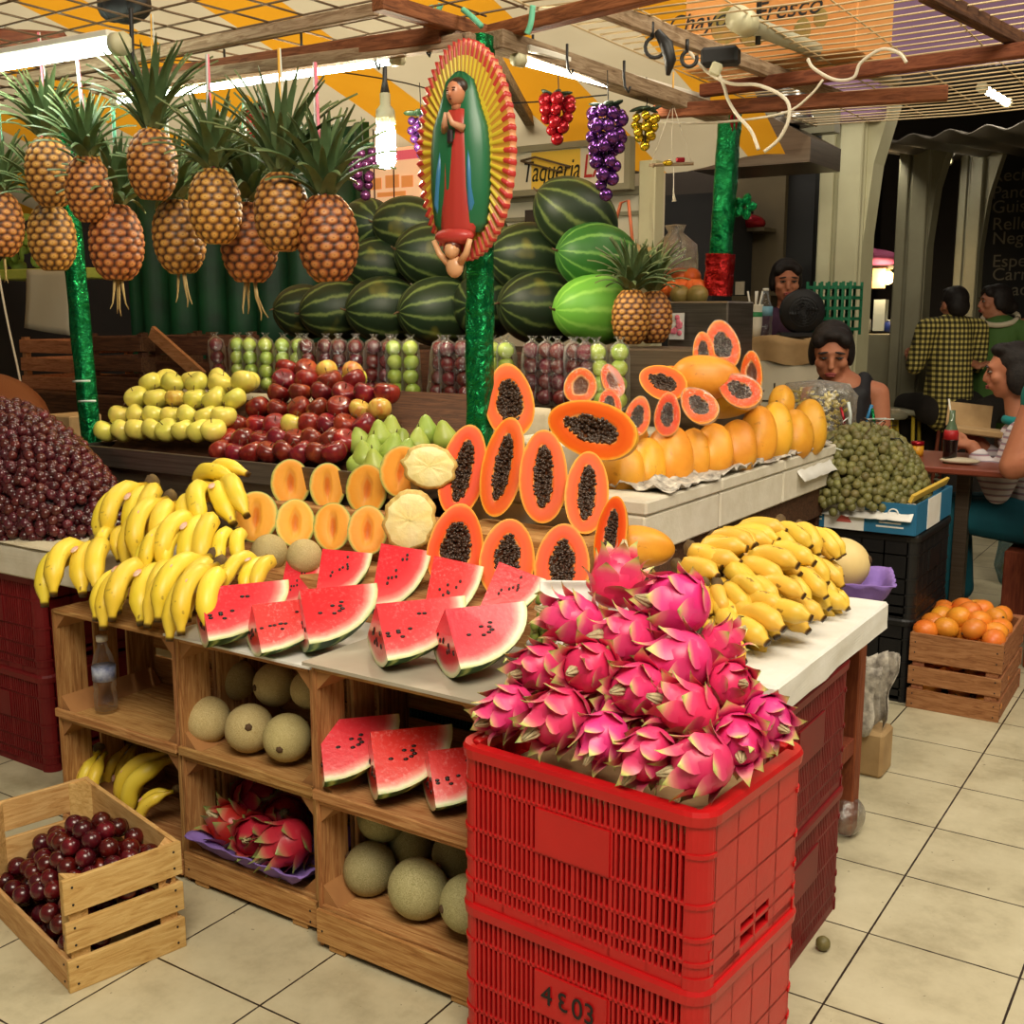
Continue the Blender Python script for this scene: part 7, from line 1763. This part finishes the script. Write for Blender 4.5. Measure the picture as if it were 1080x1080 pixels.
def head_parts(mb, root, H, yaw, pitch, hair='bun', eyes=True, open_=.6, s=1.0, skin=None):
    """H is the head centre; yaw about Z (0 looks along -Y), pitch downwards"""
    R = (rotm(yaw, 'Z') @ rotm(pitch, 'X')).to_3x3()
    def p(x, y, z): return H + R @ (V(x, y, z) * s)
    def ball(m_, c, r, rot=None):
        b0 = len(m_.v); m_.ball((0, 0, 0), tuple(k * s for k in r), 18, 12, rot)
        for i in range(b0, len(m_.v)): m_.v[i] = tuple(p(*c) + R @ Vector(m_.v[i]))
    ball(mb, (0, .012, .028), (.077, .094, .092)); ball(mb, (0, -.012, -.045), (.06, .072, .066)); ball(mb, (0, -.045, -.088), (.03, .03, .024))
    ball(mb, (0, -.05, .02), (.058, .042, .05)); 
    for sx in (-1, 1): ball(mb, (sx * .04, -.06, -.02), (.026, .026, .026)); ball(mb, (sx * .078, .01, -.005), (.012, .02, .032))
    ball(mb, (0, -.096, -.012), (.012, .016, .026)); ball(mb, (0, -.103, -.026), (.016, .015, .013)); ball(mb, (0, -.082, -.058), (.026, .016, .016)); ball(mb, (0, -.08, .03), (.05, .018, .012))
    if eyes:
        e = MB(); ir = MB(); br = MB(); lp = MB()
        for sx in (-1, 1):
            ball(e, (sx * .031, -.084, .008), (.0155, .010, .0085 * open_)); ball(ir, (sx * .031, -.0925, .006), (.0075, .004, .0075 * open_)); ball(br, (sx * .033, -.094, .031), (.021, .006, .0042), (0, sx * .15, 0))
            ball(ir, (sx * .031, -.0925, .0085 + .006 * open_), (.018, .005, .0026))
        ball(lp, (0, -.097, -.055), (.0235, .008, .0055)); ball(lp, (0, -.096, -.063), (.02, .009, .006))
        e.build('eyes', EYEW, root); ir.build('irises', IRIS, root); br.build('eyebrows', BROW, root); lp.build('lips', LIP, root)
    h = MB(); ball(h, (0, .026, .042), (.086, .096, .092)); ball(h, (0, .06, -.01), (.08, .062, .08))
    if hair == 'bun':
        ball(h, (0, .115, -.03), (.05, .05, .05)); ball(h, (.0, -.035, .092), (.07, .052, .03))
        for sx in (-1, 1): ball(h, (sx * .074, .022, .0), (.02, .05, .06)); ball(h, (sx * .05, -.055, .07), (.034, .03, .03), (0, sx * .7, 0))
    if hair == 'bob':
        for sx in (-1, 1): ball(h, (sx * .072, .03, -.03), (.024, .055, .075))
        ball(h, (0, -.03, .1), (.068, .05, .03))
    if hair == 'short': ball(h, (0, -.02, .1), (.07, .06, .028))
    o = h.build('hair', HAIR, root); fuse(o, .009, 4)
def body_of(root, mb, skin, vox=.008):
    o = mb.build('body', skin, root); return fuse(o, vox)
def cloth(root, name, mb, m, vox=.01, it=8):
    return fuse(mb.build(name, m, root), vox, it)
# seated vendor
HP = at(877, 373, y=5.12)
t = thing('person', 'person with black hair and a black sleeveless top sitting behind the green fruits, looking down', 'person', Matrix.Translation((HP.x, HP.y, 0))); H = V(0, 0, HP.z); zs = HP.z - .215
mb = MB(); fc = math.radians(38)
head_parts(mb, t, H, fc - .35, .26, 'bun', True, .35, 1.12)
limb(mb, [(0.02, .04, HP.z - .06), (.035, .055, zs + .05)], [.05, .058]); rt = V(math.cos(.55), math.sin(.55), 0)
C0 = V(.05, .06, zs)
limb(mb, [C0 + V(0, 0, .04), C0 + V(0, 0, -.2), C0 + V(0, 0, -.42)], [.10, .125, .15])
for s_ in (-1, 1):
    sh = C0 + rt * .15 * s_ + V(0, 0, .03); el = sh + rt * .05 * s_ + V(.0, -.04, -.29); wr = el + V(-.10 * s_ - .05, -.22, .02)
    limb(mb, [C0 + rt * .08 * s_ + V(0, 0, .05), sh, el, wr], [.055, .056, .045, .031]); hand_mb(mb, wr, wr - el, (0, 0, -1), rt * -s_, .6)
limb(mb, [C0 + V(0, -.05, -.45) - rt * .1, C0 + V(0, -.24, -.44) - rt * .13, C0 + V(0, -.22, -.44 - zs + .54) - rt * .13], [.1, .075, .05]); limb(mb, [C0 + V(0, -.05, -.45) + rt * .1, C0 + V(0, -.24, -.44) + rt * .13, C0 + V(0, -.22, -.44 - zs + .54) + rt * .13], [.1, .075, .05])
body_of(t, mb, SKIN)
c = MB(); limb(c, [C0 + V(0, 0, -.02), C0 + V(0, 0, -.2), C0 + V(0, 0, -.44)], [.128, .142, .165])
for s_ in (-1, 1): limb(c, [C0 + rt * .085 * s_ + V(0, .05, .06), C0 + rt * .085 * s_ + V(0, 0, .10), C0 + rt * .09 * s_ + V(0, -.07, .03)], [.045, .036, .05]); 
cloth(t, 'tank_top', c, mat('black_top', (20, 18, 22), .7))
block('box_stool', 'plain low seat under the vendor in the black sleeveless top', 'seat', HP.x - .15, HP.x + .25, 5.09, 5.45, 0, max(.3, zs - .64), 'dark_wood')
# standing vendor
HP = at(829, 297, y=6.5); t = thing('person', 'person in a dark purple top standing behind the desk fan and counter', 'person', Matrix.Translation((HP.x, HP.y, 0))); H = V(0, 0, HP.z); zs = HP.z - .235
mb = MB(); head_parts(mb, t, H, .5, .12, 'bun', True, .5, 1.03); limb(mb, [(0, .02, zs + .2), (0, .03, zs + .06)], [.05, .058]); rt = V(math.cos(.5), math.sin(.5), 0); C0 = V(0, .04, zs)
limb(mb, [C0, C0 - V(0, 0, .25), C0 - V(0, 0, .5), C0 - V(0, 0, .62)], [.11, .12, .14, .15])
for s_ in (-1, 1):
    sh = C0 + rt * .18 * s_ + V(0, 0, .03); el = sh + rt * .05 * s_ + V(0, -.03, -.28); wr = el + V(.02, -.2, -.06); limb(mb, [C0 + rt * .08 * s_, sh, el, wr], [.06, .06, .045, .03]); hand_mb(mb, wr, wr - el, (0, 0, -1), rt * -s_, .5)
    hp = C0 + rt * .09 * s_ - V(0, 0, .62); limb(mb, [hp, V(hp.x, hp.y, .5), V(hp.x, hp.y, .08)], [.1, .065, .045]); mb.ball((hp.x, hp.y - .06, .04), (.045, .11, .04), 12, 8)
body_of(t, mb, SKIN); c = MB(); limb(c, [C0 - V(0, 0, .02), C0 - V(0, 0, .25), C0 - V(0, 0, .55)], [.128, .14, .165])
for s_ in (-1, 1): limb(c, [C0 + rt * .08 * s_ + V(0, 0, .02), C0 + rt * .18 * s_ + V(0, 0, .02), C0 + rt * .2 * s_ + V(0, -.01, -.12)], [.07, .072, .066])
cloth(t, 'blouse', c, mat('purple_top', (62, 30, 56), .8)); c = MB()
for s_ in (-1, 1): hp = C0 + rt * .09 * s_ - V(0, 0, .58); limb(c, [hp, V(hp.x, hp.y, .5), V(hp.x, hp.y, .1)], [.125, .085, .07])
cloth(t, 'trousers', c, MT['dark'], .014)
# person in a checked shirt, seen from behind
def m_plaid():
    n = NT('checked_cloth'); sp = n.node('ShaderNodeSeparateXYZ'); n.link(n.coord(), sp.inputs[0])
    f = lambda o: n.math('GREATER_THAN', n.math('FRACT', n.math('MULTIPLY', o, 26)), .5)
    v = n.math('ADD', f(n.math('ADD', sp.outputs[0], n.math('MULTIPLY', sp.outputs[1], .6))), f(sp.outputs[2])); n.set('Base Color', n.ramp(n.math('MULTIPLY', v, .5), [(0, (40, 34, 22)), (.5, (112, 100, 46)), (1, (214, 196, 110))])); n.set('Roughness', .85); return n.m
HP = at(1006, 322, y=8.7); t = thing('person', 'person in a yellow and black checked shirt sitting on a bar stool, seen from behind', 'person', Matrix.Translation((HP.x, HP.y, 0))); H = V(0, 0, HP.z); zs = HP.z - .19; yb = PI + .75
mb = MB(); head_parts(mb, t, H, yb, .1, 'short', True, .7, 1.05); limb(mb, [(0, 0, zs + .2), (0, 0, zs + .06)], [.055, .06]); rt = V(math.cos(yb), math.sin(yb), 0); fw = V(math.sin(yb), -math.cos(yb), 0); C0 = V(0, 0, zs)
limb(mb, [C0, C0 - V(0, 0, .28), C0 - V(0, 0, .5)], [.12, .13, .15])
for s_ in (-1, 1):
    sh = C0 + rt * .2 * s_ + V(0, 0, .02); el = sh + rt * .06 * s_ + fw * .05 - V(0, 0, .28); wr = el + fw * .24 - rt * .1 * s_ + V(0, 0, .06); limb(mb, [C0, sh, el, wr], [.07, .065, .046, .032]); hand_mb(mb, wr, wr - el, (0, 0, 1), rt * -s_, .6)
    hp = C0 + rt * .1 * s_ - V(0, 0, .56); kn = hp + fw * .42; limb(mb, [hp, kn, V(kn.x, kn.y, .3)], [.1, .07, .05]); q = V(kn.x, kn.y, .26); mb.tube([q - fw * .05, q + fw * .15], [.045, .035], 10)
body_of(t, mb, SKIN2); c = MB(); limb(c, [C0, C0 - V(0, 0, .28), C0 - V(0, 0, .56)], [.145, .165, .185])
for s_ in (-1, 1): sh = C0 + rt * .2 * s_ + V(0, 0, .02); limb(c, [C0 + rt * .1 * s_ + V(0, 0, .03), sh, sh + rt * .06 * s_ + fw * .03 - V(0, 0, .26)], [.085, .082, .07])
cloth(t, 'checked_shirt', c, m_plaid(), .014); c = MB()
for s_ in (-1, 1): hp = C0 + rt * .1 * s_ - V(0, 0, .56); kn = hp + fw * .42; limb(c, [hp, kn, V(kn.x, kn.y, .34)], [.13, .09, .07])
cloth(t, 'trousers', c, MT['dark'], .014)
# person in green
HP = at(1049, 319, y=9.0); t = thing('person', 'person in a green blouse sitting before the chalk board, face turned aside', 'person', Matrix.Translation((HP.x, HP.y, 0))); H = V(0, 0, HP.z); zs = HP.z - .20; yb = -1.05
mb = MB(); head_parts(mb, t, H, yb, .0, 'bun', True, .6, 1.05); limb(mb, [(0.0, 0, zs + .2), (.02, 0, zs + .06)], [.052, .06]); rt = V(math.cos(-.2), math.sin(-.2), 0); fw = V(math.sin(-.2), -math.cos(-.2), 0); C0 = V(.05, 0, zs)
limb(mb, [C0, C0 - V(0, 0, .25), C0 - V(0, 0, .5)], [.12, .13, .15])
for s_ in (-1, 1):
    sh = C0 + rt * .19 * s_ + V(0, 0, .02); el = sh + rt * .06 * s_ + fw * .05 - V(0, 0, .28); wr = el + fw * .2 - rt * .16 * s_ + V(0, 0, .02); limb(mb, [C0, sh, el, wr], [.07, .068, .05, .032]); hand_mb(mb, wr, wr - el, (0, 0, -1), rt * -s_, .6)
    hp = C0 + rt * .1 * s_ - V(0, 0, .56); kn = hp + fw * .42; limb(mb, [hp, kn, V(kn.x, kn.y, .1)], [.11, .075, .05]); mb.tube([V(kn.x, kn.y, .05), V(kn.x, kn.y, .05) + fw * .17], [.045, .035], 10)
body_of(t, mb, SKIN2); c = MB(); limb(c, [C0 - V(0, 0, .03), C0 - V(0, 0, .25), C0 - V(0, 0, .56)], [.15, .165, .185])
for s_ in (-1, 1): sh = C0 + rt * .19 * s_ + V(0, 0, .0); limb(c, [C0 + rt * .1 * s_, sh, sh + rt * .03 * s_ - V(0, 0, .12)], [.085, .085, .078])
cloth(t, 'green_blouse', c, mat('green_blouse', (70, 104, 44), .8), .014); c = MB(); c.tube([C0 + V(.12 * math.cos(q), .13 * math.sin(q) - .02, .085 + .05 * math.sin(q)) for q in [2 * PI * k / 20 for k in range(21)]], .02, 8); c.build('lace_collar', MT['paper'], t); c = MB()
for s_ in (-1, 1): hp = C0 + rt * .1 * s_ - V(0, 0, .56); kn = hp + fw * .42; limb(c, [hp, kn, V(kn.x, kn.y, .14)], [.13, .09, .07])
cloth(t, 'trousers', c, MT['dark'], .014); block('box_stool', 'dark box seat under the person in the green blouse', 'seat', HP.x - .15, HP.x + .25, 9.0, 9.4, 0, zs - .68, 'dark_wood')
# eating person in teal trousers
FT = at(1018, 618, z=.02); HP = at(1066, 392, y=5.62); t = thing('person', 'person in teal trousers and a striped top eating at the small table', 'person', Matrix.Translation((HP.x, HP.y, 0))); H = V(0, 0, HP.z); O = V(HP.x, HP.y, 0); zs = HP.z - .30
def L(px, py, y): return at(px, py, y=y) - O
mb = MB(); yb = -1.35; head_parts(mb, t, H, yb, .1, 'bob', True, .6, 1.05); limb(mb, [(.02, .02, zs + .2), (.05, .02, zs + .06)], [.05, .058]); C0 = V(.09, .02, zs - .02); HPv = V(.20, .03, .54)
limb(mb, [C0, C0.lerp(HPv, .5), HPv], [.11, .12, .15]); dn = V(-.12, .99, 0)
for s_ in (-1, 1):
    hp = HPv + V(-.02, .09 * s_, -.03); kn = V(FT.x - O.x + .02, .10 * s_, .52); an = V(FT.x - O.x + .06 + .02 * s_, .10 * s_ - .02, .09); limb(mb, [hp, kn, an], [.1, .065, .042]); mb.tube([an + V(.05, 0, -.05), an + V(-.08, -.02, -.055), an + V(-.15, -.03, -.06)], [.036, .034, .026], 10, flat=(1, .7))
    sh = C0 + V(0, .16 * s_, .04); el = sh + V(-.08, -.02, -.26); wr = L(1010, 468, 5.55) + V(.08, .09 * s_ + .02, 0); limb(mb, [C0, sh, el, wr], [.065, .058, .045, .03]); hand_mb(mb, wr, V(-1, 0, .1), (0, -s_, -.3), (0, 0, 1), .7)
body_of(t, mb, SKIN)
def m_stripe():
    n = NT('striped_cloth'); sp = n.node('ShaderNodeSeparateXYZ'); n.link(n.coord(), sp.inputs[0]); f = n.math('FRACT', n.math('MULTIPLY', sp.outputs[2], 34)); n.set('Base Color', n.ramp(f, [(0, (216, 206, 206)), (.62, (216, 206, 206)), (.68, (170, 116, 130)), (.9, (150, 140, 150))])); n.set('Roughness', .85); return n.m
c = MB(); limb(c, [C0 + V(0, 0, .0), C0.lerp(HPv, .5), HPv + V(0, 0, .02)], [.13, .14, .17])
for s_ in (-1, 1):
    sh = C0 + V(0, .16 * s_, .04); el = sh + V(-.08, -.02, -.26); wr = L(1010, 468, 5.55) + V(.08, .09 * s_ + .02, 0); limb(c, [C0 + V(0, .08 * s_, .03), sh, el, el.lerp(wr, .75)], [.075, .075, .06, .048])
cloth(t, 'striped_top', c, m_stripe(), .012); c = MB()
for s_ in (-1, 1):
    hp = HPv + V(-.02, .09 * s_, -.03); kn = V(FT.x - O.x + .02, .10 * s_, .52); an = V(FT.x - O.x + .06 + .02 * s_, .10 * s_ - .02, .13); limb(c, [hp, kn, an], [.12, .08, .062])
cloth(t, 'teal_trousers', c, mat('teal_cloth', (10, 92, 104), .85, (8, 76, 90), 6), .012)
c = MB()
for s_ in (-1, 1): an = V(FT.x - O.x + .06 + .02 * s_, .10 * s_ - .02, .02); c.box(an + V(-.05, -.01, -.008), (.25, .085, .022), ch=.008); c.tube([an + V(-.1, .04, .0), an + V(-.1, -.01, .05), an + V(-.1, -.06, .0)], .009, 6)
c.build('sandals', mat('sandal', (120, 66, 52), .7), t)
MB().tube([C0 + V(.0 + .10 * math.cos(q), .12 * math.sin(q), .10) for q in [2 * PI * k / 16 for k in range(17)]], .02, 8).build('teal_collar', mat('teal_scarf', (20, 130, 130), .8), t)
block('box_stool', 'brown wooden seat under the person in teal trousers', 'seat', HP.x + .06, HP.x + .42, 5.45, 5.85, 0, .385, 'red_wood')
# person cut by the frame edge
S0 = at(1084, 415, y=5.05); O = V(S0.x + .1, S0.y, 0); t = thing('person', 'person with a bare brown arm and teal sleeve, cut off by the picture edge', 'person', Matrix.Translation(O)); zs = S0.z
mb = MB(); H = V(.14, .0, zs + .30); head_parts(mb, t, H, .6, 0, 'bun', True, .6); limb(mb, [(.14, 0, zs + .18), (.14, 0, zs + .04)], [.05, .06]); C0 = V(.14, 0, zs - .04); limb(mb, [C0, C0 - V(0, 0, .5)], [.13, .16])
sh = V(-.04, .0, zs - .02); el = L(1064, 498, 5.0) if False else (at(1068, 492, y=4.98) - O); limb(mb, [C0, sh, el, el + V(.2, -.06, .06)], [.08, .075, .056, .036]); hand_mb(mb, el + V(.2, -.06, .06), (1, -.2, .2), (0, 0, -1), (0, 1, 0), .5); limb(mb, [C0, C0 + V(.2, 0, .02), C0 + V(.24, -.05, -.28), C0 + V(.1, -.25, -.3)], [.08, .07, .05, .035]); hand_mb(mb, C0 + V(.1, -.25, -.3), (-.5, -.8, 0), (0, 0, -1), (-1, 0, 0), .5)
for s_ in (-1, 1): limb(mb, [C0 + V(.09 * s_, 0, -.52), C0 + V(.09 * s_ + .25, -.3, -.52), V(.09 * s_ + .39, -.3, .08)], [.1, .075, .05]); mb.tube([V(.09 * s_ + .39, -.28, .045), V(.09 * s_ + .44, -.44, .04)], [.042, .034], 10)
body_of(t, mb, SKIN); c = MB(); limb(c, [C0, C0 - V(0, 0, .5)], [.15, .18]); limb(c, [C0 + V(-.08, 0, .0), sh + V(0, 0, .01), sh + V(-.0, -.0, -.05)], [.09, .09, .085]); limb(c, [C0, C0 + V(.2, 0, .02)], [.09, .085]); cloth(t, 'teal_shirt', c, mat('teal_shirt', (14, 112, 100), .85), .012)
c = MB()
for s_ in (-1, 1): limb(c, [C0 + V(.09 * s_, 0, -.52), C0 + V(.09 * s_ + .25, -.3, -.52), V(.09 * s_ + .39, -.3, .12)], [.13, .095, .07])
cloth(t, 'trousers', c, MT['dark'], .014)
block('box_stool', 'brown wooden seat mostly outside the picture, under the person cut by the edge', 'seat', O.x - .02, O.x + .3, O.y - .12, O.y + .25, 0, max(.2, zs - .74), 'red_wood')
P = at(1074, 612, z=.0); t = thing('produce_bag', 'large bluish translucent bag of pale vegetables standing on the floor by the picture edge', 'bag', (P.x + .1, P.y - .05, 0))
MB().lathe([(.02, .0), (.2, .01), (.22, .1), (.2, .25), (.14, .4), (.05, .52), (.07, .56)], 26, None, 0, True, lambda r, z, q: (r * math.cos(q) * (1 + .05 * math.sin(5 * q + 20 * z)), r * math.sin(q) * (1 + .06 * math.sin(4 * q)), z)).build('bag', clear_plastic('blue_bag', (130, 170, 180), .6, .3), t)
mb = MB()
for k in range(40): a_, r_ = rnd(0, 6.28), .16 * math.sqrt(rnd(0, 1)); mb.ball((r_ * math.cos(a_), r_ * math.sin(a_), rnd(.05, .26)), .038, 8, 6)
q = mb.build('vegetables', mat('pale_veg', (196, 190, 140), .6, (150, 160, 96), 12), t); q['kind'] = 'stuff'
